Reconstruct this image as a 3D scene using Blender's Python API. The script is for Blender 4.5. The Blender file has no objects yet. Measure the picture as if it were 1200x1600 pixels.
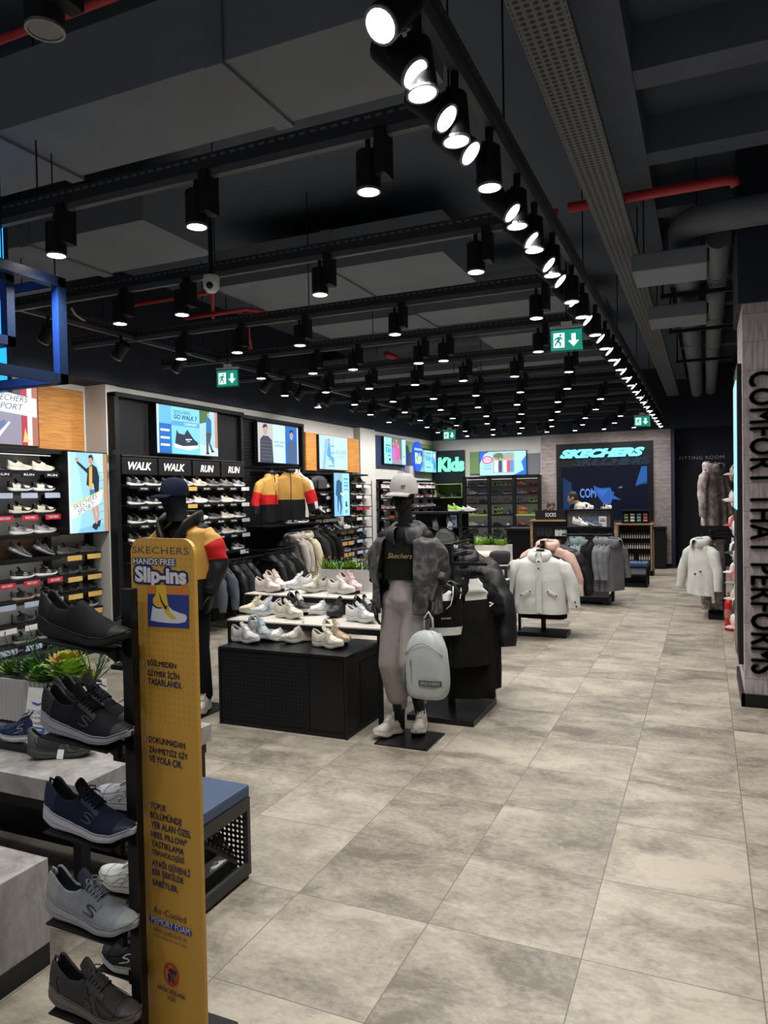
import bpy, bmesh, math, random
from math import sin, cos, pi, radians, sqrt, exp
from mathutils import Vector, Matrix, Euler, noise

random.seed(7)
SC = bpy.context.scene
COL = SC.collection

# ------------------------------------------------------------------ camera
F_PX, YAW, PITCH, ROLL, CAM_H = 1140.7, -0.4154, -0.0232, -0.0187, 1.7211
_w = Vector((sin(YAW)*cos(PITCH), cos(YAW)*cos(PITCH), sin(PITCH)))
_r0 = Vector((cos(YAW), -sin(YAW), 0))
_u0 = _r0.cross(_w)
_r = _r0*cos(ROLL) + _u0*sin(ROLL)
_u = -_r0*sin(ROLL) + _u0*cos(ROLL)
CAMPOS = Vector((0, 0, CAM_H))
cd = bpy.data.cameras.new('camera')
cd.sensor_fit = 'HORIZONTAL'
cd.sensor_width = 36.0
cd.lens = 36.0*F_PX/1200.0
cd.clip_start = 0.05
cam = bpy.data.objects.new('camera', cd)
COL.objects.link(cam)
m3 = Matrix((_r, _u, -_w)).transposed()
cam.matrix_world = Matrix.Translation(CAMPOS) @ m3.to_4x4()
SC.camera = cam

# ------------------------------------------------------------------ exposure, world
SC.view_settings.view_transform = 'Standard'
SC.view_settings.look = 'None'
SC.view_settings.gamma = 1.0
SC.view_settings.use_curve_mapping = False
SC.view_settings.exposure = 0.12
wd = bpy.data.worlds.new('mall_ambient')
SC.world = wd
wd.use_nodes = True
wd.node_tree.nodes['Background'].inputs[0].default_value = (0.9, 0.95, 1.0, 1)
wd.node_tree.nodes['Background'].inputs[1].default_value = 0.22
SPOT_W = 28.0        # one ceiling spotlight
SPOT_COL = (1.0, 0.97, 0.93)

# ------------------------------------------------------------------ measuring rays (photo pixel to world)
def ray(px, py):
    return _w + _r*((px-600)/F_PX) - _u*((py-800)/F_PX)
def onz(px, py, z=0.0):
    d = ray(px, py); return CAMPOS + d*((z-CAM_H)/d.z)
def onx(px, py, x):
    d = ray(px, py); return CAMPOS + d*(x/d.x)
def ony(px, py, y):
    d = ray(px, py); return CAMPOS + d*(y/d.y)

# ------------------------------------------------------------------ materials
MATS = {}
def mat(name, col, rough=0.6, metal=0.0, var=0.08, scale=40.0, bump=0.0, spec=0.5, emit=0.0, weave=False, sheen=0.0):
    if name in MATS: return MATS[name]
    m = bpy.data.materials.new(name); m.use_nodes = True
    nt = m.node_tree; b = nt.nodes['Principled BSDF']
    c = (*col, 1.0)
    b.inputs['Roughness'].default_value = rough
    b.inputs['Metallic'].default_value = metal
    b.inputs['Specular IOR Level'].default_value = spec
    if sheen: b.inputs['Sheen Weight'].default_value = sheen
    if emit > 0:
        b.inputs['Base Color'].default_value = c
        b.inputs['Emission Color'].default_value = c
        b.inputs['Emission Strength'].default_value = emit
        MATS[name] = m
        return m
    tc = nt.nodes.new('ShaderNodeTexCoord')
    no = nt.nodes.new('ShaderNodeTexNoise')
    no.inputs['Scale'].default_value = scale
    no.inputs['Detail'].default_value = 3.0
    nt.links.new(tc.outputs['Object'], no.inputs['Vector'])
    mx = nt.nodes.new('ShaderNodeMix'); mx.data_type = 'RGBA'
    mx.inputs['A'].default_value = tuple(max(0, v*(1-var)) for v in col)+(1,)
    mx.inputs['B'].default_value = tuple(min(1, v*(1+var)+0.003*var) for v in col)+(1,)
    nt.links.new(no.outputs['Fac'], mx.inputs['Factor'])
    nt.links.new(mx.outputs['Result'], b.inputs['Base Color'])
    if bump > 0:
        bp = nt.nodes.new('ShaderNodeBump')
        bp.inputs['Strength'].default_value = bump
        bp.inputs['Distance'].default_value = 0.004
        if weave:
            wv = nt.nodes.new('ShaderNodeTexWave')
            wv.inputs['Scale'].default_value = scale*2
            wv.inputs['Distortion'].default_value = 2.0
            nt.links.new(tc.outputs['Object'], wv.inputs['Vector'])
            nt.links.new(wv.outputs['Fac'], bp.inputs['Height'])
        else:
            nt.links.new(no.outputs['Fac'], bp.inputs['Height'])
        nt.links.new(bp.outputs['Normal'], b.inputs['Normal'])
    MATS[name] = m
    return m

SCREEN_K = 1.55
def glow(col, k=1.0):
    """what a lit screen shows in one flat colour"""
    n = 'screen_%02x%02x%02x_%d' % (int(col[0]*255), int(col[1]*255), int(col[2]*255), int(k*100))
    if n in MATS: return MATS[n]
    m = bpy.data.materials.new(n); m.use_nodes = True
    b = m.node_tree.nodes['Principled BSDF']
    b.inputs['Base Color'].default_value = (0.004, 0.004, 0.004, 1); b.inputs['Specular IOR Level'].default_value = 0.25
    b.inputs['Roughness'].default_value = 0.25
    b.inputs['Emission Color'].default_value = (*col, 1)
    b.inputs['Emission Strength'].default_value = k*SCREEN_K
    MATS[n] = m
    return m

def nodes_mat(name):
    m = bpy.data.materials.new(name); m.use_nodes = True
    MATS[name] = m
    return m, m.node_tree, m.node_tree.nodes['Principled BSDF']

def math_node(nt, op, a, b=None):
    n = nt.nodes.new('ShaderNodeMath'); n.operation = op
    for i, v in enumerate((a, b)):
        if v is None: continue
        if isinstance(v, (int, float)): n.inputs[i].default_value = v
        else: nt.links.new(v, n.inputs[i])
    return n.outputs[0]

BLACK = mat('black_metal', (0.006, 0.0065, 0.008), 0.5, 0.0, 0.15, 60, spec=0.3)
BLACKG = mat('black_satin', (0.005, 0.005, 0.006), 0.3, 0.0, 0.1, 30, spec=0.35)
WHITEP = mat('white_paint', (0.62, 0.61, 0.58), 0.7, 0, 0.04, 6)
WHITE = mat('white_plain', (0.75, 0.75, 0.74), 0.5, 0, 0.03, 20)
CHROME = mat('brushed_chrome', (0.6, 0.6, 0.6), 0.25, 1.0, 0.05, 80)

# ------------------------------------------------------------------ mesh accumulator
class G:
    def __init__(self): self.v = []; self.f = []; self.m = []
    def add(self, vs, fs, m=0):
        o = len(self.v)
        self.v += [Vector(p) for p in vs]
        for k, q in enumerate(fs):
            self.f.append(tuple(i+o for i in q))
            self.m.append(m if not isinstance(m, (list, tuple)) else m[k])
        return self
    def box(self, c, s, m=0, rz=0.0, rx=0.0, ry=0.0):
        x, y, z = s[0]/2, s[1]/2, s[2]/2
        R = Euler((rx, ry, rz)).to_matrix() if (rx or ry or rz) else None
        vs = []
        for p in ((-x,-y,-z),(x,-y,-z),(x,y,-z),(-x,y,-z),(-x,-y,z),(x,-y,z),(x,y,z),(-x,y,z)):
            p = Vector(p)
            if R: p = R @ p
            vs.append(p+Vector(c))
        return self.add(vs, [(3,2,1,0),(4,5,6,7),(0,1,5,4),(1,2,6,5),(2,3,7,6),(3,0,4,7)], m)
    def bb(self, a, b, m=0):
        a = Vector(a); b = Vector(b)
        return self.box((a+b)/2, [abs(t) for t in (b-a)], m)
    def rings(self, rs, m=0, cap0=True, cap1=True, closed=True, mi=None):
        n = len(rs[0]); o = len(self.v)
        vs = [p for r in rs for p in r]; fs = []; ms = []
        for i in range(len(rs)-1):
            for j in range(n if closed else n-1):
                k = (j+1) % n
                fs.append((i*n+j, i*n+k, (i+1)*n+k, (i+1)*n+j))
                ms.append(mi(i, j) if mi else m)
        if cap0: fs.append(tuple(range(n-1, -1, -1))); ms.append(mi(0, 0) if mi else m)
        if cap1: fs.append(tuple((len(rs)-1)*n+j for j in range(n))); ms.append(mi(len(rs)-2, 0) if mi else m)
        return self.add(vs, fs, ms)
    def cyl(self, p0, p1, r0, r1=None, n=16, m=0, caps=True):
        p0 = Vector(p0); p1 = Vector(p1); r1 = r0 if r1 is None else r1
        d = (p1-p0).normalized()
        a = d.orthogonal().normalized(); b = d.cross(a)
        rs = [[p + (a*cos(2*pi*k/n)+b*sin(2*pi*k/n))*r for k in range(n)] for p, r in ((p0, r0), (p1, r1))]
        return self.rings(rs, m, caps, caps)
    def tube(self, path, r, n=8, m=0, caps=True):
        path = [Vector(p) for p in path]; rs = []; up = None
        for i, p in enumerate(path):
            t = (path[min(i+1, len(path)-1)]-path[max(i-1, 0)]).normalized()
            if up is None: up = t.orthogonal().normalized()
            up = (up - t*up.dot(t))
            up = up.normalized() if up.length > 1e-6 else t.orthogonal().normalized()
            b = t.cross(up); rr = r[i] if isinstance(r, (list, tuple)) else r
            rs.append([p+(up*cos(2*pi*k/n)+b*sin(2*pi*k/n))*rr for k in range(n)])
        return self.rings(rs, m, caps, caps)
    def poly(self, pts, m=0):
        return self.add(pts, [tuple(range(len(pts)))], m)
    def prism(self, pts, d, m=0):
        pts = [Vector(p) for p in pts]; d = Vector(d)
        return self.rings([pts, [p+d for p in pts]], m)
    def ball(self, c, r, m=0, nu=16, nv=10):
        c = Vector(c); r = Vector(r) if not isinstance(r, (int, float)) else Vector((r, r, r))
        rs = []
        for i in range(1, nv):
            t = pi*i/nv
            rs.append([c+Vector((r.x*sin(t)*cos(2*pi*k/nu), r.y*sin(t)*sin(2*pi*k/nu), -r.z*cos(t))) for k in range(nu)])
        return self.rings(rs, m)
    def lathe(self, prof, c=(0,0,0), n=20, m=0, caps=True):
        c = Vector(c)
        return self.rings([[c+Vector((r*cos(2*pi*k/n), r*sin(2*pi*k/n), z)) for k in range(n)] for r, z in prof], m, caps, caps)
    def xf(self, M):
        self.v = [M @ p for p in self.v]; return self
    def join(self, g, M=None, m=None):
        return self.add([(M @ p) if M else p for p in g.v], g.f, g.m if m is None else m)
    def mesh(self, name, mats, smooth=False, weld=False):
        me = bpy.data.meshes.new(name)
        me.from_pydata([tuple(p) for p in self.v], [], self.f)
        for mm in (mats if isinstance(mats, (list, tuple)) else [mats]): me.materials.append(mm)
        me.polygons.foreach_set('material_index', self.m)
        bm = bmesh.new(); bm.from_mesh(me)
        if weld: bmesh.ops.remove_doubles(bm, verts=bm.verts, dist=1e-5)
        bmesh.ops.recalc_face_normals(bm, faces=bm.faces)
        bm.to_mesh(me); bm.free()
        if smooth is True:
            me.polygons.foreach_set('use_smooth', [True]*len(me.polygons))
        elif smooth:
            me.polygons.foreach_set('use_smooth', [True]*len(me.polygons))
            me.set_sharp_from_angle(angle=radians(smooth))
        me.update()
        return me

def new(name, me, parent=None, loc=None):
    o = bpy.data.objects.new(name, me); COL.objects.link(o)
    if parent is not None: o.parent = parent
    if loc is not None: o.location = loc
    return o
def tag(o, label, cat, group=None, kind=None):
    o['label'] = label; o['category'] = cat
    if group: o['group'] = group
    if kind: o['kind'] = kind
    return o
def thing(name, label, cat, loc=(0,0,0), rz=0.0, group=None):
    o = bpy.data.objects.new(name, None); COL.objects.link(o)
    o.location = loc; o.rotation_euler = (0, 0, rz); o.empty_display_size = 0.05
    return tag(o, label, cat, group)
def part(name, g, mats, parent, smooth=False, bevel=0.0, sub=0, label=None, segs=2):
    o = new(name, g.mesh(name, mats, smooth), parent)
    if bevel: 
        b = o.modifiers.new('bevel', 'BEVEL'); b.width = bevel; b.segments = segs; b.limit_method = 'ANGLE'; b.angle_limit = radians(40)
    if sub:
        s = o.modifiers.new('smooth', 'SUBSURF'); s.levels = sub; s.render_levels = sub
    if label: o['label'] = label
    return o
def single(name, label, cat, g, mats, group=None, smooth=False, bevel=0.0, loc=None, kind=None, sub=0):
    o = part(name, g, mats, None, smooth, bevel, sub)
    if loc is not None: o.location = loc
    return tag(o, label, cat, group, kind)
def struct(name, g, mats, smooth=False):
    o = new(name, g.mesh(name, mats, smooth)); o['kind'] = 'structure'; return o
def dup(root, loc, rz=None, label=None, group=None, rot=None):
    r = root.copy(); COL.objects.link(r); r.location = loc
    if rz is not None: r.rotation_euler = (0, 0, rz)
    if rot is not None: r.rotation_euler = rot
    if label: r['label'] = label
    if group: r['group'] = group
    for ch in root.children:
        c = ch.copy(); COL.objects.link(c); c.parent = r
        for q in ch.children:
            d = q.copy(); COL.objects.link(d); d.parent = c
    return r

# ------------------------------------------------------------------ lettering and pictures
def text_g(s, bold=0.0, shear=0.0, spacing=1.0, extrude=0.0):
    c = bpy.data.curves.new('lettering', 'FONT')
    fat = bold if 'M' in s else 0.0
    c.body = s; c.size = 1.0; c.offset = 0.0 if fat else bold; c.shear = shear
    c.space_character = spacing; c.extrude = extrude; c.align_x = 'LEFT'; c.resolution_u = 3
    o = bpy.data.objects.new('lettering', c); COL.objects.link(o)
    dg = bpy.context.evaluated_depsgraph_get(); dg.update()
    me = bpy.data.meshes.new_from_object(o.evaluated_get(dg))
    g = G()
    for dx, dy in ([(0, 0), (fat, 0), (-fat, 0), (0, fat), (0, -fat)] if fat else [(0, 0)]):   # thicker strokes
        g.add([v.co+Vector((dx, dy, 0)) for v in me.vertices], [tuple(p.vertices) for p in me.polygons])
    bpy.data.objects.remove(o); bpy.data.curves.remove(c); bpy.data.meshes.remove(me)
    return g
_TC = {}
def text_fit(s, w, h, **k):
    """glyphs scaled into a w x h box with the lower left corner at 0,0"""
    key = (s, tuple(sorted(k.items())))
    if key not in _TC: _TC[key] = text_g(s, **k)
    g0 = _TC[key]; g = G(); g.f = list(g0.f); g.m = list(g0.m)
    x0 = min(p.x for p in g0.v); x1 = max(p.x for p in g0.v)
    y0 = min(p.y for p in g0.v); y1 = max(p.y for p in g0.v)
    if h is None: h = (y1-y0)*w/(x1-x0)
    if w is None: w = (x1-x0)*h/(y1-y0)
    g.v = [Vector(((p.x-x0)/(x1-x0)*w, (p.y-y0)/(y1-y0)*h, p.z)) for p in g0.v]
    return g
def frame_mat(o, ux, uy, un=None):
    ux = Vector(ux).normalized(); uy = Vector(uy).normalized(); un = ux.cross(uy).normalized()
    M = Matrix((ux, uy, un)).transposed().to_4x4(); M.translation = Vector(o)
    return M
def text_on(s, o, ux, uy, w, h, material, parent, name='lettering', **k):
    g = text_fit(s, w, h, **k).xf(frame_mat(o, ux, uy))
    return part(name, g, material, parent)
class Pic:
    """flat printed or lit picture: shapes laid in order, coordinates 0..1 on a w x h sheet"""
    def __init__(self, w, h): self.w = w; self.h = h; self.g = G(); self.mats = []; self.k = 0
    def mi(self, m):
        if m not in self.mats: self.mats.append(m)
        return self.mats.index(m)
    def p(self, pts, m):
        self.k += 1; z = 0.00015*self.k
        self.g.poly([(x*self.w, y*self.h, z) for x, y in pts], self.mi(m)); return self
    def r(self, x0, y0, x1, y1, m): return self.p([(x0,y0),(x1,y0),(x1,y1),(x0,y1)], m)
    def e(self, x, y, rx, ry, m, n=14):
        return self.p([(x+rx*cos(2*pi*i/n), y+ry*sin(2*pi*i/n)) for i in range(n)], m)
    def t(self, s, x, y, w, h, m, **k):
        self.k += 1
        g = text_fit(s, w*self.w, h*self.h, **k)
        self.g.join(g, Matrix.Translation((x*self.w, y*self.h, 0.00015*self.k)), self.mi(m)); return self
    def put(self, name, o, ux, uy, parent):
        self.g.xf(frame_mat(o, ux, uy))
        return part(name, self.g, self.mats, parent)
X, Y, Z = Vector((1,0,0)), Vector((0,1,0)), Vector((0,0,1))
ORD = ['first','second','third','fourth','fifth','sixth','seventh','eighth','ninth','tenth','eleventh','twelfth','thirteenth','fourteenth','fifteenth','sixteenth','seventeenth','eighteenth','nineteenth','twentieth']
def nth(i):
    if i < 20: return ORD[i]
    if i < 29: return 'twenty-'+ORD[i-20]
    if i == 29: return 'thirtieth'
    if i < 39: return 'thirty-'+ORD[i-30]
    return 'fortieth' if i == 39 else 'forty-'+ORD[i-40]

# ================================================================== THE SETTING
# floor: 60 cm stone-look tiles
fm, nt, bs = nodes_mat('stone_tiles')
ge = nt.nodes.new('ShaderNodeNewGeometry')
sp = nt.nodes.new('ShaderNodeSeparateXYZ'); nt.links.new(ge.outputs['Position'], sp.inputs[0])
tx = math_node(nt, 'DIVIDE', math_node(nt, 'ADD', sp.outputs[0], 2.2333+60), 0.6)
ty = math_node(nt, 'DIVIDE', math_node(nt, 'ADD', sp.outputs[1], -3.304+60), 0.6)
def edge(t):
    f = math_node(nt, 'FRACT', t)
    return math_node(nt, 'MINIMUM', f, math_node(nt, 'SUBTRACT', 1.0, f))
ed = math_node(nt, 'MINIMUM', edge(tx), edge(ty))
gr = math_node(nt, 'LESS_THAN', ed, 0.0035)
cell = nt.nodes.new('ShaderNodeCombineXYZ')
nt.links.new(math_node(nt, 'FLOOR', tx), cell.inputs[0]); nt.links.new(math_node(nt, 'FLOOR', ty), cell.inputs[1])
wn = nt.nodes.new('ShaderNodeTexWhiteNoise'); nt.links.new(cell.outputs[0], wn.inputs[0])
vm = nt.nodes.new('ShaderNodeVectorMath'); vm.operation = 'MULTIPLY_ADD'
nt.links.new(wn.outputs['Color'], vm.inputs[0]); vm.inputs[1].default_value = (30, 30, 30); nt.links.new(ge.outputs['Position'], vm.inputs[2])
mp = nt.nodes.new('ShaderNodeMapping'); mp.inputs['Scale'].default_value = (0.85, 1.35, 1); nt.links.new(vm.outputs[0], mp.inputs[0])
n1 = nt.nodes.new('ShaderNodeTexNoise'); n1.inputs['Scale'].default_value = 2.6; n1.inputs['Detail'].default_value = 9; n1.inputs['Roughness'].default_value = 0.66
n1.inputs['Distortion'].default_value = 0.5
nt.links.new(mp.outputs[0], n1.inputs['Vector'])
n2 = nt.nodes.new('ShaderNodeTexNoise'); n2.inputs['Scale'].default_value = 34; n2.inputs['Detail'].default_value = 6; n2.inputs['Roughness'].default_value = 0.7
nt.links.new(mp.outputs[0], n2.inputs['Vector'])
rp = nt.nodes.new('ShaderNodeValToRGB')
e = rp.color_ramp.elements
e[0].position = 0.375; e[0].color = (0.122, 0.104, 0.082, 1)
e[1].position = 0.605; e[1].color = (0.37, 0.33, 0.268, 1)
em = rp.color_ramp.elements.new(0.49); em.color = (0.25, 0.221, 0.178, 1)
mix0 = math_node(nt, 'ADD', math_node(nt, 'MULTIPLY', n1.outputs['Fac'], 0.70), math_node(nt, 'MULTIPLY', n2.outputs['Fac'], 0.30))
tone = math_node(nt, 'ADD', mix0, math_node(nt, 'MULTIPLY', math_node(nt, 'SUBTRACT', wn.outputs['Value'], 0.5), 0.09))
nt.links.new(tone, rp.inputs[0])
mx = nt.nodes.new('ShaderNodeMix'); mx.data_type = 'RGBA'
nt.links.new(gr, mx.inputs['Factor']); nt.links.new(rp.outputs[0], mx.inputs['A']); mx.inputs['B'].default_value = (0.10, 0.09, 0.08, 1)
nt.links.new(mx.outputs['Result'], bs.inputs['Base Color'])
rr = nt.nodes.new('ShaderNodeMapRange'); rr.inputs['To Min'].default_value = 0.34; rr.inputs['To Max'].default_value = 0.55
nt.links.new(n1.outputs['Fac'], rr.inputs['Value']); nt.links.new(rr.outputs[0], bs.inputs['Roughness'])
bp = nt.nodes.new('ShaderNodeBump'); bp.inputs['Strength'].default_value = 0.12; bp.inputs['Distance'].default_value = 0.002
nt.links.new(math_node(nt, 'SUBTRACT', n2.outputs['Fac'], gr), bp.inputs['Height']); nt.links.new(bp.outputs[0], bs.inputs['Normal'])
struct('floor', G().bb((-7.2, -1.6, -0.12), (2.7, 19.2, 0.0)), fm)

CEIL = mat('ceiling_dark', (0.075, 0.092, 0.125), 0.85, 0, 0.2, 1.5)
DARKW = mat('dark_upper_wall', (0.013, 0.018, 0.034), 0.75, 0, 0.1, 3)
CONC = mat('painted_beam', (0.11, 0.128, 0.165), 0.85, 0, 0.2, 4)
DUCT = mat('duct_grey', (0.185, 0.205, 0.240), 0.7, 0.0, 0.15, 3)
RED = mat('sprinkler_red', (0.42, 0.02, 0.022), 0.45, 0, 0.1, 10)
PIPE = mat('duct_insulation', (0.15, 0.165, 0.195), 0.65, 0.0, 0.2, 8)

g = G().bb((-7.2, -1.6, 4.4), (2.7, 19.2, 4.55))
struct('ceiling', g, CEIL)
def beam_g():
    g = G()
    for x in (-0.62, 0.9): g.bb((x-0.16, -1.5, 4.05), (x+0.16, 17.4, 4.4))
    return g
for i, x in enumerate((-0.5, 1.0)):
    struct('trim_%d' % (i+1), G().bb((x-0.13, -1.5, 4.12), (x+0.13, 17.6, 4.4)), CONC)
k = 3
for y in (3.4, 4.62, 5.75, 6.9, 8.1, 9.3, 10.6, 12.0, 13.6):
    for a, b in ((-0.37, 0.87), (1.13, 2.4)):
        struct('trim_%d' % k, G().bb((a, y-0.11, 4.14), (b, y+0.11, 4.4)), CONC); k += 1

# walls.  x=-6.65 is the shoe wall, y=17.4 the end wall
TOPZ = 3.06
struct('wall_left', G().bb((-6.85, -1.5, 0), (-6.65, 17.6, TOPZ)), WHITEP)
struct('wall_left_upper', G().bb((-6.85, -1.5, TOPZ), (-6.65, 17.6, 4.4)).bb((-6.65, -1.5, TOPZ+0.005), (-6.25, 17.4, 4.4)), DARKW)
struct('wall_left_pilaster_near', G().bb((-6.65, 6.45, 0), (-6.33, 6.62, TOPZ)), WHITEP)
struct('wall_left_panel', G().bb((-6.65, 6.62, 0), (-6.36, 13.0, TOPZ)), WHITEP)
struct('wall_left_kids', G().bb((-6.65, 13.72, 0), (-6.32, 17.4, TOPZ)), WHITEP)
struct('wall_left_pilaster_far', G().bb((-6.65, 13.0, 0), (-6.22, 13.72, TOPZ)), WHITEP)
struct('wall_back_kids', G().bb((-6.65, 17.4, 0), (-3.54, 17.6, TOPZ)), WHITEP)
struct('wall_back_upper', G().bb((-6.65, 17.2, TOPZ), (2.7, 17.6, 4.4)), DARKW)
# brick-like concrete cladding
def brick_mat(name, c1, c2, horiz=True):
    m, nt, b = nodes_mat(name)
    tc = nt.nodes.new('ShaderNodeTexCoord')
    mp = nt.nodes.new('ShaderNodeMapping'); nt.links.new(tc.outputs['Object'], mp.inputs[0])
    mp.inputs['Rotation'].default_value = (radians(90), 0, 0)
    mp.inputs['Scale'].default_value = (1, 1, 1)
    bk = nt.nodes.new('ShaderNodeTexBrick'); nt.links.new(mp.outputs[0], bk.inputs['Vector'])
    bk.inputs['Scale'].default_value = 1.0; bk.inputs['Mortar Size'].default_value = 0.004; bk.inputs['Brick Width'].default_value = 0.62; bk.inputs['Row Height'].default_value = 0.085
    bk.inputs['Color1'].default_value = (*c1, 1); bk.inputs['Color2'].default_value = (*c2, 1); bk.inputs['Mortar'].default_value = tuple(v*0.62 for v in c1)+(1,)
    n = nt.nodes.new('ShaderNodeTexNoise'); n.inputs['Scale'].default_value = 14; n.inputs['Detail'].default_value = 6
    mp2 = nt.nodes.new('ShaderNodeMapping'); mp2.inputs['Scale'].default_value = (0.5, 0.5, 3.0); nt.links.new(tc.outputs['Object'], mp2.inputs[0]); nt.links.new(mp2.outputs[0], n.inputs['Vector'])
    mx = nt.nodes.new('ShaderNodeMix'); mx.data_type = 'RGBA'; mx.blend_type = 'MULTIPLY'; mx.inputs['Factor'].default_value = 0.75
    rp = nt.nodes.new('ShaderNodeValToRGB'); rp.color_ramp.elements[0].position = 0.3; rp.color_ramp.elements[0].color = (0.45, 0.45, 0.46, 1); rp.color_ramp.elements[1].position = 0.62; rp.color_ramp.elements[1].color = (1.0, 1.0, 1.0, 1)
    nt.links.new(n.outputs['Fac'], rp.inputs[0])
    nt.links.new(bk.outputs['Color'], mx.inputs['A']); nt.links.new(rp.outputs[0], mx.inputs['B'])
    nt.links.new(mx.outputs['Result'], b.inputs['Base Color']); b.inputs['Roughness'].default_value = 0.85
    bp = nt.nodes.new('ShaderNodeBump'); bp.inputs['Strength'].default_value = 0.5; bp.inputs['Distance'].default_value = 0.004
    nt.links.new(mx.outputs['Result'], bp.inputs['Height']); nt.links.new(bp.outputs[0], b.inputs['Normal'])
    return m
BRICK = brick_mat('rose_board_cladding', (0.40, 0.345, 0.34), (0.33, 0.285, 0.285))
struct('wall_back', G().bb((-3.54, 17.25, 0), (-0.70, 17.6, TOPZ)), BRICK)
struct('baseboard_back', G().bb((-1.05, 17.22, 0), (-0.68, 17.25, 0.09)), BLACK)
FIT = mat('fitting_wall_navy', (0.014, 0.019, 0.045), 0.6, 0, 0.1, 3)
g = G().bb((-0.70, 17.9, 0), (2.7, 18.1, 4.4)).bb((-0.70, 17.25, 0), (-0.62, 17.9, 4.4))
struct('wall_back_fitting', g, FIT)
# right side: display pillar, wall behind it
def pillar_mat():
    m, nt, b = nodes_mat('rose_concrete_blocks')
    tc = nt.nodes.new('ShaderNodeTexCoord')
    mp = nt.nodes.new('ShaderNodeMapping'); mp.inputs['Rotation'].default_value = (radians(90), 0, 0); nt.links.new(tc.outputs['Object'], mp.inputs[0])
    bk = nt.nodes.new('ShaderNodeTexBrick'); nt.links.new(mp.outputs[0], bk.inputs['Vector'])
    bk.inputs['Scale'].default_value = 1.0; bk.inputs['Mortar Size'].default_value = 0.003; bk.inputs['Brick Width'].default_value = 0.34; bk.inputs['Row Height'].default_value = 0.22
    bk.inputs['Color1'].default_value = (0.47, 0.415, 0.42, 1); bk.inputs['Color2'].default_value = (0.40, 0.345, 0.35, 1); bk.inputs['Mortar'].default_value = (0.27, 0.235, 0.24, 1)
    mp2 = nt.nodes.new('ShaderNodeMapping'); mp2.inputs['Scale'].default_value = (6, 6, 0.7); nt.links.new(tc.outputs['Object'], mp2.inputs[0])
    n = nt.nodes.new('ShaderNodeTexNoise'); n.inputs['Scale'].default_value = 9; n.inputs['Detail'].default_value = 7; nt.links.new(mp2.outputs[0], n.inputs['Vector'])
    rp = nt.nodes.new('ShaderNodeValToRGB'); rp.color_ramp.elements[0].position = 0.3; rp.color_ramp.elements[0].color = (0.5, 0.48, 0.5, 1); rp.color_ramp.elements[1].position = 0.6; rp.color_ramp.elements[1].color = (1, 1, 1, 1)
    nt.links.new(n.outputs['Fac'], rp.inputs[0])
    mx = nt.nodes.new('ShaderNodeMix'); mx.data_type = 'RGBA'; mx.blend_type = 'MULTIPLY'; mx.inputs['Factor'].default_value = 0.8
    nt.links.new(bk.outputs['Color'], mx.inputs['A']); nt.links.new(rp.outputs[0], mx.inputs['B'])
    nt.links.new(mx.outputs['Result'], b.inputs['Base Color']); b.inputs['Roughness'].default_value = 0.85
    bp = nt.nodes.new('ShaderNodeBump'); bp.inputs['Strength'].default_value = 0.4; bp.inputs['Distance'].default_value = 0.004
    nt.links.new(mx.outputs['Result'], bp.inputs['Height']); nt.links.new(bp.outputs[0], b.inputs['Normal'])
    return m
PILM = pillar_mat()
wr = struct('wall_right', G().bb((0.27, 6.39, 0), (2.5, 7.35, 3.16)), PILM)
LETTERM = mat('letter_black', (0.012, 0.012, 0.014), 0.55, 0, 0.2, 12)
# words read downwards: text x runs down, text y runs to the right
g = text_fit('COMFORT THAT PERFORMS', 2.36, 0.19, bold=0.03, spacing=1.1, extrude=0.02).xf(frame_mat((0.312, 6.388, 2.625), -Z, X))
part('lettering', g, LETTERM, wr, label='black lettering reading down the pillar')
struct('wall_right_upper', G().bb((0.24, 6.36, 3.16), (2.5, 7.4, 4.4)).bb((0.55, 7.35, 3.0), (0.75, 17.9, 4.4)), DARKW)
struct('wall_right_far', G().bb((0.55, 7.35, 0), (0.75, 17.9, 3.0)), mat('dark_side_wall', (0.05, 0.048, 0.05), 0.8, 0, 0.1, 3))
struct('baseboard_right', G().bb((0.25, 6.365, 0), (2.5, 6.39, 0.1)).bb((0.245, 6.365, 0), (0.27, 7.35, 0.1)), BLACK)
struct('wall_right_near', G().bb((2.5, -1.5, 0), (2.7, 7.4, 4.4)), DARKW)

# ------------------------------------------------------------------ lamps
LENS = mat('lamp_lens_lit', (1.0, 0.97, 0.92), emit=22.0)
RIM = mat('lamp_reflector', (0.35, 0.35, 0.35), 0.3, 0.8, 0.1, 50)
def lamp_proto(name, label, group, box=True):
    t = thing(name, label, 'spotlight', (0,0,0), 0, group)
    g = G().lathe([(0.052, 0.0), (0.055, 0.004), (0.055, 0.165), (0.05, 0.172)], n=18)
    part('housing', g, BLACK, t, smooth=35)
    part('lens', G().lathe([(0.046, -0.001), (0.047, 0.003)], n=18), LENS, t)
    part('rim', G().rings([[Vector((r*cos(2*pi*k/18), r*sin(2*pi*k/18), z)) for k in range(18)] for r, z in ((0.047, 0.002), (0.047, -0.004), (0.055, -0.004), (0.055, 0.006))], 0, False, False), RIM, t)
    if box: part('driver_box', G().box((0.075, 0, 0.15), (0.05, 0.1, 0.2)), BLACK, t)
    if box: part('stem', G().cyl((0, 0, 0.17), (0, 0, 0.27), 0.012, n=8), BLACK, t)
    return t
def spot(parent, watts, size=125, blend=0.85):
    ld = bpy.data.lights.new('lamp_light', 'SPOT'); ld.energy = watts; ld.color = SPOT_COL
    ld.spot_size = radians(size); ld.spot_blend = blend; ld.shadow_soft_size = 0.05
    o = bpy.data.objects.new('lamp_light', ld); COL.objects.link(o); o.parent = parent
    o.location = (0, 0, -0.012)
    return ld
_MM = []
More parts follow.
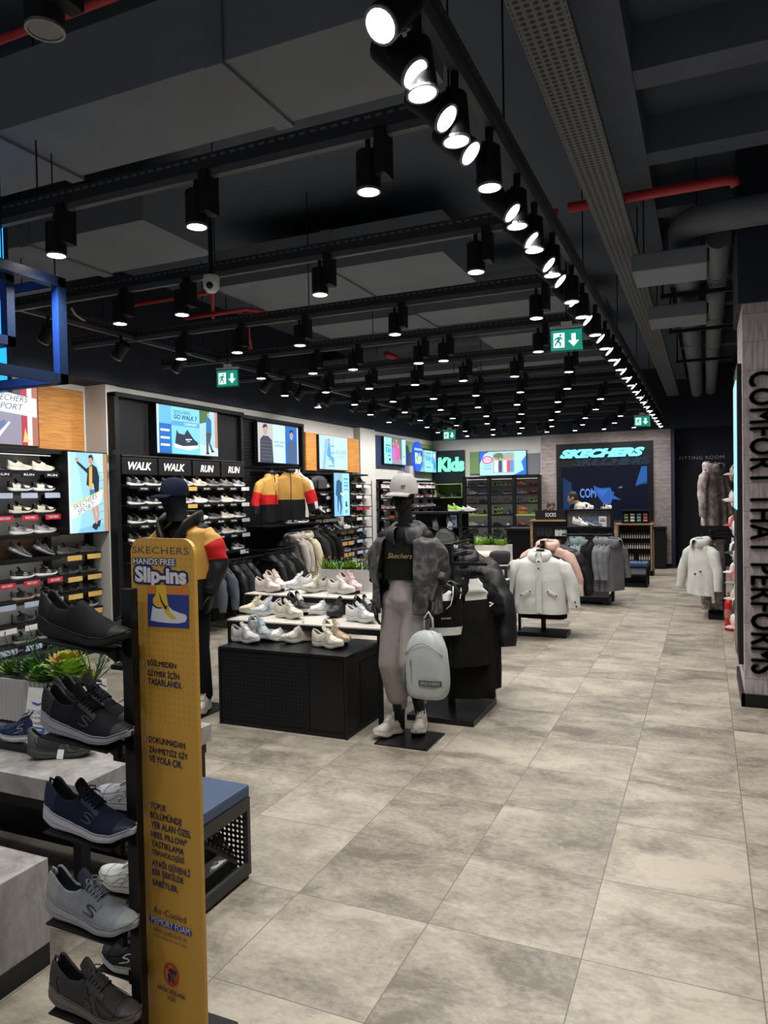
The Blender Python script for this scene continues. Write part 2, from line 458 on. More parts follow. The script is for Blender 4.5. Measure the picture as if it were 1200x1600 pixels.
def mount(o, rot, z):
    """upright yoke from a tilted lamp up to its track"""
    if not _MM: _MM.append(G().bb((-0.012, -0.06, 0.0), (0.012, -0.056, 0.10)).bb((-0.012, 0.056, 0.0), (0.012, 0.06, 0.10)).bb((-0.012, -0.06, 0.10), (0.012, 0.06, 0.105)).cyl((0, 0, 0.105), (0, 0, 0.185), 0.014, n=8).mesh('yoke', BLACK))
    R = Euler(rot).to_matrix(); Ri = R.inverted()
    c = R @ Vector((0, 0, 0.09))
    y = new('yoke', _MM[0], o); y.rotation_euler = Ri.to_euler(); y.location = Ri @ Vector((c.x, c.y, 3.305-0.185-z))
def add_light(o, watts, size=125):
    """the lamp's own light; lamps of one kind share it"""
    key = (watts, size)
    if key not in _LD:
        ld = bpy.data.lights.new('lamp_light', 'SPOT'); ld.energy = watts; ld.color = SPOT_COL
        ld.spot_size = radians(size); ld.spot_blend = 0.85; ld.shadow_soft_size = 0.05
        _LD[key] = ld
    l = bpy.data.objects.new('lamp_light', _LD[key]); COL.objects.link(l); l.parent = o; l.location = (0, 0, -0.012)
_LD = {}
TRUNK, nt, bs = nodes_mat('slotted_track_trunking')
tc = nt.nodes.new('ShaderNodeTexCoord'); sx = nt.nodes.new('ShaderNodeSeparateXYZ'); nt.links.new(tc.outputs['Object'], sx.inputs[0])
fr = math_node(nt, 'FRACT', math_node(nt, 'DIVIDE', sx.outputs[0], 0.055))
sl = math_node(nt, 'MULTIPLY', math_node(nt, 'LESS_THAN', fr, 0.55), math_node(nt, 'LESS_THAN', math_node(nt, 'ABSOLUTE', math_node(nt, 'SUBTRACT', sx.outputs[2], 0.05)), 0.006))
mx = nt.nodes.new('ShaderNodeMix'); mx.data_type = 'RGBA'; nt.links.new(sl, mx.inputs['Factor'])
mx.inputs['A'].default_value = (0.016, 0.018, 0.023, 1); mx.inputs['B'].default_value = (0.11, 0.115, 0.125, 1)
nt.links.new(mx.outputs['Result'], bs.inputs['Base Color']); bs.inputs['Roughness'].default_value = 0.5
SLOT = mat('track_rail', (0.10, 0.105, 0.115), 0.5, 0.3, 0.1, 30)
def trunk(label, p0, p1, zc=3.33):
    """suspended trunking with a slotted upper channel and a lamp track below"""
    p0 = Vector((*p0, 0)); p1 = Vector((*p1, 0)); L = (p1-p0).length; d = (p1-p0).normalized()
    t = thing('lighting_track', label, 'lighting track', (p0.x, p0.y, zc), math.atan2(d.y, d.x), 'black lighting tracks under the ceiling')
    part('trunking', G().bb((0, -0.03, 0), (L, 0.03, 0.07)), TRUNK, t)
    part('rail', G().bb((0, -0.018, -0.035), (L, 0.018, 0.0)), SLOT, t)
    for i in range(max(2, int(L/2.4))):
        part('hanger', G().cyl((0.4+i*2.4, 0, 0.07), (0.4+i*2.4, 0, 4.4-zc), 0.005, n=5), BLACK, t)
    return t
cross_y = [2.98+1.357*i for i in range(11)]
near_y = [1.56, 0.2]
for i, y in enumerate(cross_y):
    x0 = -3.78 if i == 0 else -6.0
    trunk('black trunking running across the shop, %s from the entrance' % nth(i), (x0, y), (-1.0, y))
trunk('long black trunking along the aisle carrying the dense row of spotlights', (-0.85, 0.6), (-0.85, 17.1), 3.34)
trunk('black trunking along the shoe wall carrying the wall washers', (-5.2, 4.0), (-5.2, 17.0), 3.34)
crossL = lamp_proto('spotlight', 'lit black spotlight', 'spotlights on the cross tracks')
first = True
lampx = {0: [-1.36, -2.3, -3.25], 1: [-1.27, -2.35, -3.5, -4.09], 2: [-1.19, -2.38, -3.3, -3.97, -4.62], 3: [-1.46, -2.42, -2.69, -3.44, -3.93, -4.6]}
for i, y in enumerate(cross_y):
    xs = lampx.get(i) or [-1.4-0.62*j-(0.25 if i % 2 else 0) for j in range(7)]
    for j, x in enumerate(xs):
        lab = 'lit black spotlight, %s from the aisle on the %s cross track' % (nth(j), nth(i))
        far_ = i > 5
        if first: o = crossL; o.location = (x, y, 3.07); o['label'] = lab; first = False
        else: o = dup(crossL, (x, y, 3.07), 0, lab)
        add_light(o, SPOT_W*(0.5 if far_ else (0.85 if i > 2 else 1.0)))
off_lens = G().lathe([(0.046, -0.001), (0.047, 0.003)], n=18).mesh('lens', mat('lamp_lens_dark', (0.22, 0.23, 0.24), 0.15, 0.3, 0.5, 120))
for i, y in enumerate(near_y):
    trunk('black trunking over the shop front, %s inside the entrance' % ['first', 'second'][1-i], (-6.0, y), (-1.0, y))
    for j, x in enumerate((-0.95, -1.72, -2.6, -3.6)):
        o = dup(crossL, (x, y, 3.07), 0, 'dark unlit spotlight over the shop front, %s from the aisle, %s row' % (nth(j), ['inner', 'outer'][i]))
        for ch in o.children:
            if ch.name.startswith('lens'): ch.data = off_lens
aisleY = [0.75, 1.05, 1.35, 1.65, 1.97, 2.24, 2.306, 2.551, 2.667, 2.848, 3.13, 3.535, 3.638, 3.961, 4.039, 4.434, 4.55, 4.809, 5.252, 5.358, 5.743, 6.005]
y = 6.45
while y < 17.0: aisleY.append(y); y += 0.33
aisleL = lamp_proto('spotlight', 'lit', 'spotlights on the aisle track', box=False)
tilts = [6, 40, 6, 40, 25, 42, 8, 46, 4, 46, 2]
for i, y in enumerate(aisleY):
    tl = tilts[i] if i < len(tilts) else (46 if i % 2 else 2)
    lab = 'lit black spotlight on the aisle track, %s from the entrance' % nth(i)
    rot = (0, -radians(tl), 0) if i != 4 else (radians(-38), radians(18), 0)
    loc = (-0.85, y, 3.05+(0.03 if tl > 10 else 0))
    if i == 0: o = aisleL; o.location = loc; o.rotation_euler = rot; o['label'] = lab
    else: o = dup(aisleL, loc, None, lab, rot=rot)
    mount(o, rot, loc[2])
    if i < 10: add_light(o, SPOT_W*(0.75 if i < 4 else 1.1))
    elif i % 2 == 0: add_light(o, SPOT_W*(0.85 if y < 8 else 0.42))
# wall washers
washL = lamp_proto('wall_washer', 'lit', 'wall washers along the shoe wall', box=False)
for i in range(15):
    y = 4.6+0.85*i
    lab = 'lit black wall washer aimed at the shoe wall, %s from the entrance' % nth(i)
    rot = (0, radians(46), 0)
    loc = (-5.2, y, 3.1)
    if i == 0: o = washL; o.location = loc; o.rotation_euler = rot; o['label'] = lab
    else: o = dup(washL, loc, None, lab, rot=rot)
    mount(o, rot, loc[2])
    add_light(o, SPOT_W*(1.45 if i < 9 else 0.85), 105)
# lamps over the far right side and the end wall
washR = lamp_proto('wall_washer', 'lit', 'wall washers before the end wall', box=False)
for i, x in enumerate((-5.6, -4.9, -4.2, -3.4, -2.6, -1.8, -1.1)):
    lab = 'lit black wall washer aimed at the end wall, %s from the aisle' % nth(6-i)
    rot = (radians(38), 0, 0)
    loc = (x, 16.45, 3.1)
    if i == 0: o = washR; o.location = loc; o.rotation_euler = rot; o['label'] = lab
    else: o = dup(washR, loc, None, lab, rot=rot)
    mount(o, rot, loc[2])
    add_light(o, SPOT_W*(0.55 if x < -3.5 else 0.28), 110)

# ------------------------------------------------------------------ ducts, pipes, tray
DF = mat('duct_flange', (0.19, 0.205, 0.235), 0.6, 0.2, 0.1, 20)
def duct(label, a, b, seams):
    t = thing('air_duct', label, 'air duct', ((a[0]+b[0])/2, (a[1]+b[1])/2, a[2]))
    c = Vector(t.location)
    part('casing', G().bb(Vector(a)-c, Vector(b)-c), DUCT, t)
    for s in seams:
        part('flange', G().bb(Vector((s-0.05, a[1]-0.02, a[2]-0.02))-c, Vector((s+0.05, b[1]+0.02, b[2]))-c), DF, t)
duct('wide grey air duct nearest the entrance', (-6.4, 2.82, 3.72), (-1.15, 3.42, 4.1), (-3.55, -2.05))
duct('grey air duct over the second cross track', (-6.2, 4.2, 3.75), (-3.72, 5.05, 4.1), (-4.9,))
duct('short grey air duct near the white dome camera', (-4.35, 5.85, 3.75), (-2.0, 7.1, 4.1), (-3.1,))
duct('grey air duct over the fourth cross track', (-4.4, 7.7, 3.75), (-1.3, 8.4, 4.1), (-3.0,))
duct('low grey air duct above the aisle exit sign', (-2.7, 9.3, 3.75), (-1.1, 10.1, 4.1), (-1.9,))
duct('wide dark air duct crossing at the middle of the shop', (-6.2, 11.4, 3.75), (-1.2, 12.2, 4.1), (-3.4,))
tr = thing('cable_tray', 'perforated grey cable tray along the aisle beside the spotlight row', 'cable tray', (-0.62, 2, 3.72))
trm, nt, bs = nodes_mat('perforated_tray')
tc = nt.nodes.new('ShaderNodeTexCoord'); vo = nt.nodes.new('ShaderNodeTexVoronoi'); vo.inputs['Scale'].default_value = 26; vo.inputs['Randomness'].default_value = 0.0
nt.links.new(tc.outputs['Object'], vo.inputs['Vector'])
mx = nt.nodes.new('ShaderNodeMix'); mx.data_type = 'RGBA'; mx.inputs['A'].default_value = (0.01, 0.01, 0.012, 1); mx.inputs['B'].default_value = (0.14, 0.145, 0.155, 1)
nt.links.new(math_node(nt, 'GREATER_THAN', vo.outputs['Distance'], 0.33), mx.inputs['Factor']); nt.links.new(mx.outputs['Result'], bs.inputs['Base Color'])
bs.inputs['Roughness'].default_value = 0.5
part('tray_bed', G().bb((-0.11, -0.6, 0), (0.11, 14.8, 0.006)), trm, tr)
part('rim', G().bb((-0.115, -0.6, 0), (-0.109, 14.8, 0.06)).bb((0.109, -0.6, 0), (0.115, 14.8, 0.06)), DF, tr)
part('hanger', G().bb((-0.1, 2.2, 0.0), (-0.09, 2.21, 0.68)).bb((0.1, 4.6, 0.0), (0.11, 4.61, 0.68)).bb((-0.1, 8.2, 0.0), (-0.09, 8.21, 0.68)), BLACK, tr)
def pipe(label, path, r):
    p = [Vector(q) for q in path]
    return single('sprinkler_pipe', label, 'pipe', G().tube(p, r, 10), RED, smooth=True)
pipe('red sprinkler pipe over the entrance corner', [(-4.2, 2.37, 3.8), (-1.5, 2.37, 3.8)], 0.018)
pipe('long red sprinkler pipe crossing behind the second track', [(-3.6, 5.33, 3.72), (-0.95, 5.33, 3.72)], 0.022)
pipe('thick red sprinkler pipe ending in an elbow at the grey ducts', [(-0.9, 5.45, 3.78), (0.0, 5.5, 3.8), (0.14, 5.51, 3.805), (0.19, 5.515, 3.795), (0.20, 5.52, 3.76)], 0.035)
pipe('red sprinkler pipe with branches near the exit sign over the shoe wall', [onz(150, 500, 3.6), onz(195, 520, 3.6), onz(225, 521, 3.6), onz(320, 513, 3.6)], 0.018)
pipe('red sprinkler pipe running back beside the dome camera', [onz(332, 455, 3.7), onz(333, 500, 3.7), onz(350, 512, 3.7)], 0.02)
pipe('red sprinkler pipe crossing behind the dome camera', [onz(210, 476, 3.7), onz(300, 462, 3.7), onz(335, 455, 3.7)], 0.02)
pipe('red sprinkler pipe rising to a round head', [onz(290, 497, 3.65), onz(385, 483, 3.65), onz(412, 487, 3.65)], 0.022)
pipe('red sprinkler drop leg near the shoe wall exit sign', [onz(384, 490, 3.65), onz(388, 530, 3.65), onz(395, 556, 3.65)], 0.03)
pipe('slanted red sprinkler pipe above the fourth cross track', [onz(604, 553, 3.65), onz(640, 568, 3.65)], 0.04)
def round_duct(label, path, r, clamps):
    t = thing('round_duct', label, 'round duct', path[0])
    c = Vector(path[0])
    part('pipe', G().tube([Vector(p)-c for p in path], r, 18), PIPE, t, smooth=40)
    for q in clamps:
        part('clamp', G().cyl(Vector(q)-Vector((0, 0.03, 0))-c, Vector(q)+Vector((0, 0.03, 0))-c, r+0.01, n=18), DF, t, smooth=40)
arc = [(-0.155+0.25-0.25*cos(a), 6.43-0.25*sin(a), 3.8) for a in (0, 0.4, 0.8, 1.2, pi/2)]
round_duct('grey insulated round duct bending towards the right wall', [(-0.155, 17.0, 3.8), (-0.155, 12, 3.8), (-0.155, 8, 3.8)]+arc+[(0.6, 6.18, 3.8), (2.3, 6.18, 3.8)], 0.115, [(-0.155, y, 3.8) for y in (7.3, 9.0, 11.0)])
round_duct('straight grey insulated round duct beside the right wall', [(0.115, 17.0, 3.82), (0.115, 6.75, 3.82)], 0.10, [(0.115, y, 3.82) for y in (7.8, 9.6, 11.6)])
for i, y in enumerate((7.9, 9.7, 12.0)):
    single('duct_bracket', 'black strut carrying the round ducts, %s from the pillar' % nth(i), 'bracket', G().bb((-0.4, y-0.02, 3.64), (0.5, y+0.02, 3.68)).bb((-0.39, y-0.01, 3.68), (-0.37, y+0.01, 4.4)).bb((0.47, y-0.01, 3.68), (0.49, y+0.01, 4.4)), BLACK)
for i, (x, y) in enumerate(((-0.55, 5.6), (-0.55, 7.4))):
    t = thing('ceiling_unit', ['grey flat ceiling unit hung beside the aisle spotlights', 'grey flat ceiling unit hung farther along the aisle'][i], 'ceiling unit', (x+0.3, y+0.8, 3.45))
    part('casing', G().box((0, 0, 0.07), (0.55, 0.5, 0.14)), DUCT, t, bevel=0.01)
    part('grille', G().box((0.28, 0, 0.07), (0.02, 0.44, 0.1)), BLACK, t)
    part('hanger', G().box((-0.2, 0, 0.53), (0.01, 0.01, 0.8)).box((0.2, 0, 0.53), (0.01, 0.01, 0.8)), BLACK, t)

# ------------------------------------------------------------------ exit signs, camera
EXG = glow((0.008, 0.16, 0.115), 1.0); EXW = glow((0.62, 0.86, 0.80), 0.9)
exit_lab = ['green lit exit sign hung above the aisle', 'green lit exit sign near the shoe wall', 'green lit exit sign before the kids corner', 'green lit exit sign at the end of the spotlight row']
for i, (px, py, yy, w) in enumerate(((885, 531, 6.4, 0.27), (355, 591, 6.6, 0.26), (702, 680, 14.9, 0.28), (1003, 658, 14.4, 0.28))):
    p = ony(px, py, yy)
    t = thing('exit_sign', exit_lab[i], 'exit sign', p, radians(6) if i < 2 else 0, 'exit signs')
    h = w*0.72
    part('case', G().box((0, 0.012, 0), (w, 0.022, h)), mat('exit_case', (0.02, 0.25, 0.2), 0.4), t)
    part('bracket', G().box((0, 0.012, h/2+0.03), (0.09, 0.02, 0.06)).box((0, 0.012, h/2+0.012), (w*1.02, 0.03, 0.02)), WHITE, t)
    if 3.33-p.z-h/2 > 0.06: part('hanger', G().cyl((0, 0.012, h/2+0.05), (0, 0.012, 3.9-p.z), 0.006, n=6), BLACK, t)
    P = Pic(w*0.96, h*0.9)
    P.r(0, 0, 1, 1, EXG).r(0.08, 0.14, 0.44, 0.86, EXW)
    P.p([(0.66,0.8),(0.8,0.8),(0.8,0.46),(0.91,0.46),(0.73,0.16),(0.55,0.46),(0.66,0.46)], EXW)
    P.e(0.31, 0.75, 0.035, 0.055, EXG)
    P.p([(0.2,0.66),(0.3,0.68),(0.33,0.64),(0.39,0.55),(0.36,0.52),(0.31,0.58),(0.27,0.44),(0.33,0.38),(0.32,0.2),(0.28,0.2),(0.28,0.35),(0.21,0.4),(0.15,0.24),(0.11,0.26),(0.18,0.46),(0.22,0.58),(0.16,0.54),(0.13,0.48),(0.1,0.5),(0.14,0.6)], EXG)
    P.put('pictogram', (-w*0.48, 0, -h*0.45), X, Z, t)
p = onz(330, 437, 3.2)
t = thing('dome_camera', 'white dome security camera hung under the second cross track', 'security camera', (p.x, p.y, 3.17))
part('housing', G().lathe([(0.03, -0.055), (0.05, -0.03), (0.055, 0.0), (0.055, 0.045), (0.05, 0.055)], n=20), WHITE, t, smooth=40)
part('lens', G().ball((0.02, -0.045, -0.022), 0.024), BLACKG, t, smooth=True)
part('mount', G().cyl((0, 0, 0.05), (0, 0, 0.6), 0.016, n=10), BLACK, t)
single('cable', 'loose pale cable sagging under the ceiling near the blue frame', 'cable', G().tube([onz(112, 482, 3.4), onz(118, 492, 3.38), onz(130, 500, 3.36), onz(143, 503, 3.4)], 0.01, 6), mat('pale_cable', (0.4, 0.37, 0.3), 0.6), smooth=True)

# ------------------------------------------------------------------ hanging blue frame sign
NAVY = mat('navy_frame', (0.012, 0.03, 0.085), 0.45, 0, 0.1, 20)
BLUEI = mat('royal_blue_inner', (0.02, 0.09, 0.50), 0.5, 0, 0.05, 20)
BLUEL = glow((0.02, 0.36, 0.93), 1.0)
def frame_box(label, corner, sx, sy, sz, b):
    """open cuboid of square bar, navy outside, royal blue inside faces; corner = far right bottom"""
    t = thing('hanging_frame', label, 'hanging frame', corner, 0, None)
    x0, x1, y0, y1, z0, z1 = -sx, 0, -sy, 0, 0, sz
    g = G(); gi = G()
    def bar(a, c):
        g.bb(a, c)
    for z in (z0, z1-b):
        for y in (y0, y1-b): bar((x0, y, z), (x1, y+b, z+b))
        for x in (x0, x1-b): bar((x, y0, z), (x+b, y1, z+b))
    for x in (x0, x1-b):
        for y in (y0, y1-b): bar((x, y, z0), (x+b, y+b, z1))
    part('bars', g, NAVY, t)
    e = 0.002
    gi.bb((x0+b, y1-b-e, z0+b), (x1-b, y1-b, z0)).bb((x1-b-e, y0+b, z0+b), (x1-b, y1-b, z0))
    gi = G()
    for z in (z0, z1-b): 
        gi.bb((x0, y1-b-e, z+0.004), (x1-b, y1-b-0.0005, z+b-0.004))
        gi.bb((x1-b-e, y0, z+0.004), (x1-b-0.0005, y1-b, z+b-0.004)) 
    gi.bb((x1-b+0.004, y1-b-e, z0+b), (x1-0.004, y1-b-0.0005, z1-b))
    gi.bb((x1-b-e, y1-b+0.004, z0+b), (x1-b-0.0005, y1-0.004, z1-b))
    part('inner_face', gi, BLUEI, t, label='royal blue inner faces of the bars')
    part('hanger', G().cyl((-0.04, -0.04, sz), (-0.04, -0.04, 4.4-corner[2]), 0.004, n=6).cyl((-sx+0.04, -0.04, sz), (-sx+0.04, -0.04, 4.4-corner[2]), 0.004, n=6), BLACK, t)
    return t
frame_box('larger navy and royal blue open frame hung by the entrance', (-3.39, 3.17, 2.4), 0.75, 1.35, 0.61, 0.055)
frame_box('smaller navy open frame hung inside the larger blue frame', tuple(onz(25, 541, 2.58)), 0.42, 0.62, 0.40, 0.05)
a = ony(5, 350, 3.30); b = ony(5, 612, 3.30)
t = thing('light_sign', 'bright sky blue light panel at the hanging frames', 'sign', (a.x, 3.30, b.z))
part('lit_face', G().bb((-0.5, -0.012, 0), (0, -0.004, a.z-b.z)), BLUEL, t)
part('case', G().bb((-0.5, -0.004, 0), (0, 0.03, a.z-b.z)), NAVY, t)
part('hanger', G().cyl((-0.04, 0.01, a.z-b.z), (-0.04, 0.01, 4.4-b.z), 0.004, n=6), BLACK, t)

# ================================================================== SHOES
def lerp_tab(tab, u):
    for (a, x), (b, y) in zip(tab, tab[1:]):
        if u <= b:
            t = (u-a)/(b-a) if b > a else 0
            t = t*t*(3-2*t)*0.5+t*0.5
            return x+(y-x)*t
    return tab[-1][1]
PROF = {
 # sole half width, sole thickness, toe spring, crown height of the upper, collar height
 'run':   dict(w=[(0,.014),(.04,.026),(.12,.034),(.3,.0345),(.45,.037),(.7,.0475),(.85,.043),(.95,.028),(1,.010)],
               t=[(0,.034),(.15,.036),(.45,.030),(.75,.025),(1,.022)], b=[(0,.010),(.1,0),(.68,0),(1,.020)],
               h=[(0,.085),(.08,.09),(.4,.102),(.5,.092),(.65,.072),(.8,.058),(.92,.048),(1,.038)],
               c=[(0,.100),(.07,.097),(.2,.076),(.32,.077),(.42,.097)]),
 'slip':  dict(w=[(0,.025),(.035,.034),(.12,.038),(.3,.0355),(.45,.038),(.7,.0495),(.85,.0445),(.95,.029),(1,.011)],
               t=[(0,.046),(.10,.052),(.3,.040),(.45,.033),(.75,.028),(1,.022)], b=[(0,.022),(.16,0.002),(.3,0),(.6,0),(.8,.008),(1,.036)],
               h=[(0,.1),(.08,.1),(.4,.122),(.5,.106),(.65,.082),(.8,.064),(.92,.052),(1,.040)],
               c=[(0,.122),(.05,.124),(.12,.106),(.22,.088),(.32,.092),(.42,.118)]),
 'chunk': dict(w=[(0,.022),(.04,.034),(.12,.041),(.3,.040),(.45,.042),(.7,.051),(.85,.047),(.95,.033),(1,.013)],
               t=[(0,.046),(.12,.052),(.24,.040),(.38,.046),(.52,.034),(.66,.041),(.82,.033),(1,.030)], b=[(0,.014),(.1,0),(.24,0),(.42,.009),(.56,0),(.7,0),(1,.026)],
               h=[(0,.1),(.08,.104),(.4,.124),(.5,.114),(.65,.090),(.8,.074),(.92,.062),(1,.048)],
               c=[(0,.118),(.06,.114),(.2,.092),(.32,.096),(.42,.120)]),
 'boot':  dict(w=[(0,.018),(.04,.028),(.12,.035),(.3,.0345),(.45,.037),(.7,.047),(.85,.043),(.95,.029),(1,.012)],
               t=[(0,.034),(.15,.034),(.45,.028),(.75,.026),(1,.024)], b=[(0,.006),(.1,0),(.7,0),(1,.014)],
               h=[(0,.15),(.08,.155),(.4,.150),(.47,.118),(.6,.086),(.8,.066),(.92,.055),(1,.043)],
               c=[(0,.155),(.07,.155),(.2,.145),(.32,.142),(.42,.148)]),
}
COL_END = 0.40
class Shoe:
    def __init__(self, kind, L=0.29, nu=22, ns=9):
        self.k = kind; self.P = PROF[kind]; self.L = L
        us = [0.0, 0.012]+[0.03+(COL_END-0.035-0.03)*i/(nu*0.4) for i in range(int(nu*0.4)+1)]
        us += [COL_END-0.008, COL_END+0.004]+[COL_END+0.02+(0.985-COL_END-0.02)*i/(nu*0.6) for i in range(int(nu*0.6)+1)]+[1.0]
        self.us = us; self.ns = ns
    def W(self, u): return lerp_tab(self.P['w'], u)
    def zt(self, u): return lerp_tab(self.P['b'], u)+lerp_tab(self.P['t'], u)
    def zb(self, u): return lerp_tab(self.P['b'], u)
    def cy(self, u): return 0.006*sin(u*pi*1.1)
    def H(self, u): return max(self.zt(u)+0.006, lerp_tab(self.P['h'], u)+self.zb(u)*0.55)
    def surf(self, u, s, off=0.0):
        """outer surface: s in -1..1 runs from one side over the crown to the other"""
        th = (1-(s+1)/2)*pi
        w = self.W(u)*0.955; z0 = self.zt(u)-0.004; H = self.H(u)
        e = 0.62+0.25*max(0, u-0.45)
        y = (w+off)*math.copysign(abs(cos(th))**e, cos(th))
        pinch = 1-0.26*abs(sin(th))**2*(1 if u < 0.7 else max(0, (1-u)/0.3))
        z = z0+(H-z0+off)*abs(sin(th))**0.85
        return Vector((u*self.L, self.cy(u)+y*pinch, z))
    def upper(self, cap=(0.86, 0.13)):
        rs = []; ns = self.ns; n = 4*ns+1
        for u in self.us:
            ring = []
            if u < COL_END:
                zc = lerp_tab(self.P['c'], u)+self.zb(u)*0.5; z0 = self.zt(u)-0.004; w = self.W(u)*0.955
                tk = min(0.008, w*0.35)
                wt = w*(0.72 if u > 0.06 else 0.80)
                for i in range(ns):       # outer wall
                    t = i/(ns-1); yy = w+(wt-w)*t**1.5+0.003*sin(t*pi)
                    ring.append((-yy, z0+(zc-z0)*t))
                inn = [( -(wt-tk*0.5), zc+0.0025), (-(wt-tk), zc-0.002)]
                zi = z0+0.008
                for i in range(1, ns-1):
                    t = i/(ns-2); inn.append((-(wt-tk)*(1-t)**0.4*(1 if t < 1 else 0)-0.0, zc-0.002+(zi-zc)*min(1, t*1.25)))
                half = ring+inn
                half = half[:2*ns]
                ring = half+[(0, zi)]+[(-y, z) for y, z in reversed(half)]
                pts = [Vector((u*self.L, self.cy(u)-y, z)) for y, z in ring]
            else:
                pts = [self.surf(u, 1-2*i/(n-1)) for i in range(n)]
                pts = [Vector((p.x, p.y, p.z)) for p in pts]
            rs.append(pts)
        g = G(); us = self.us
        def mi(i, j):
            u = (us[i]+us[min(i+1, len(us)-1)])/2
            if u < COL_END+0.002 and ns+1 <= j < n-ns-2: return 2
            if u > cap[0] or u < cap[1]: return 1
            return 0
        g.rings(rs, 0, True, True, closed=False, mi=mi)
        return g
    def sole(self, wave=0.0, tread=True):
        g = G(); rs = []
        for u in self.us:
            w = self.W(u); b = self.zb(u); t = self.zt(u)
            if wave: t += wave*sin(u*17)*(1 if 0.08 < u < 0.9 else 0.2)
            bb = b+(0.0045*(0.5+0.5*sin(u*95)) if tread and 0.05 < u < 0.97 else 0)
            m = (b+t)/2; c = self.cy(u)
            ring = [(-w*0.88, bb), (-w*1.0, b+0.005), (-w*1.05, b+(t-b)*.42), (-w*1.0, b+(t-b)*.52), (-w*1.03, t-0.003), (-w*0.86, t+0.001), (w*0.86, t+0.001), (w*1.03, t-0.003), (w*1.0, b+(t-b)*.52), (w*1.05, b+(t-b)*.42), (w*1.0, b+0.005), (w*0.88, bb)]
            rs.append([Vector((u*self.L, c+y, z)) for y, z in ring])
        # round the ends
        x0 = Vector((-0.006, 0, 0)); x1 = Vector((0.006, 0, 0))
        r0 = [Vector((p.x-0.004, p.y*0.55, self.zt(0)*0.5+(p.z-self.zt(0)*0.5)*0.8)) for p in rs[0]]
        zc = (self.zb(1)+self.zt(1))/2
        r1 = [Vector((p.x+0.004, p.y*0.45+self.cy(1)*0.5, zc+(p.z-zc)*0.75)) for p in rs[-1]]
        rs = [r0]+rs+[r1]
        def mi(i, j): return 1 if j in (0, 10, 11) else 0
        g.rings(rs, 0, True, True, mi=mi)
        return g
    def tongue(self):
        rs = []
        for u, z, hw in ((0.60, 0, .017), (0.52, 0, .02), (0.45, 0, .0215), (0.40, 0.006, .022), (0.355, 0.020, .022), (0.325, 0.031, .019)):
            base = self.H(max(u, 0.42))+0.0015+z
            sh = 0.02*0
            rs.append([Vector((u*self.L+sh, self.cy(u)+y*hw, base-0.010*y*y+dz)) for y, dz in ((-1,0),(-.5,.001),(0,.002),(.5,.001),(1,0),(1,-.004),(0,-.003),(-1,-.004))])
        return G().rings(rs)
    def laces(self, n=5, cross=True):
        g = G()
        us = [0.435+0.037*i for i in range(n)]
        for u in us:
            path = [self.surf(u, s, 0.004) for s in (-0.36, -0.24, -0.12, 0, 0.12, 0.24, 0.36)]
            g.tube(path, 0.0026, 5)
        if cross:
            for a, b in zip(us, us[1:]):
                for d in (-1, 1):
                    path = [self.surf(a+(b-a)*t, d*(0.34-0.68*t), 0.0052) for t in (0, .25, .5, .75, 1)]
                    g.tube(path, 0.0024, 5)
            u = us[0]
            p = self.surf(u, 0, 0.007)
            for d in (-1, 1):
                g.tube([p, p+Vector((-0.006, d*0.012, 0.008)), p+Vector((0.004, d*0.024, 0.004)), p+Vector((0.010, d*0.017, 0.0)), p+Vector((0.002, d*0.004, 0.001))], 0.0022, 5)
                g.tube([p, p+Vector((0.012, d*0.010, 0.002)), p+Vector((0.026, d*0.020, -0.006))], 0.002, 5)
        return g
    def eyestay(self, side):
        g = G()
        for d in (side,):
            rs = []
            for i in range(7):
                u = 0.42+0.215*i/6
                rs.append([self.surf(u, d*s, 0.0022) for s in (0.28, 0.34, 0.42, 0.50)])
            g.rings(rs, closed=False, cap0=False, cap1=False)
        return g
    def logo(self, sc=1.0, fine=True, sides=(-1, 1)):
        g = G()
        pts = [(0.64,.585),(0.54,.575),(0.42,.60),(0.355,.655),(0.42,.70),(0.53,.725),(0.575,.775),(0.50,.825),(0.37,.84),(0.25,.835)]
        for d in sides:
            path = []; m = len(pts)-1; ns = 28 if fine else 9
            for q in range(ns+1):
                t = q/ns*m; i = min(int(t), m-1); t -= i
                P0, P1, P2, P3 = [Vector(pts[min(max(k, 0), m)]) for k in (i-1, i, i+1, i+2)]
                p = 0.5*((2*P1)+(P2-P0)*t+(2*P0-5*P1+4*P2-P3)*t*t+(3*P1-P0-3*P2+P3)*t**3)
                u = p.x if d < 0 else 0.89-p.x
                uu = 0.535+(u-0.445)*0.46*sc; ss = 0.72+(p.y-0.71)*1.1*sc
                path.append(self.surf(uu, d*ss, 0.001) if uu > COL_END else self.low(uu, d, ss))
            g.tube(path, [0.0008+0.0022*sin(pi*min(1, max(0, (q+0.6)/(ns+1.2))))**0.6 for q in range(ns+1)], 5)
        return g
    def low(self, u, d, s):
        """a point on the outer wall beside the collar"""
        t = min(1, max(0, (1-s)/0.62)); zc = lerp_tab(self.P['c'], u); z0 = self.zt(u)-0.004; w = self.W(u)*0.955
        wt = w*0.72
        return Vector((u*self.L, self.cy(u)+d*(w+(wt-w)*t**1.5+0.003*sin(t*pi)+0.0012), z0+(zc-z0)*t))
    def overlay(self):
        """mudguard and side panels laid on the upper"""
        g = G()
        for d in (-1, 1):
            rs = []
            for i in range(9):
                u = 0.45+0.5*i/8; top = 0.80-0.10*sin(i/8*pi*3)
                rs.append([self.surf(u, d*s, 0.0016) for s in (0.985, 0.93, top)])
            g.rings(rs, closed=False, cap0=False, cap1=False)
            rs = []
            for i in range(5):
                u = 0.47+0.10*i/4
                rs.append([self.surf(u, d*s, 0.0017) for s in (0.78, 0.65, 0.5)])
            g.rings(rs, closed=False, cap0=False, cap1=False)
        return g
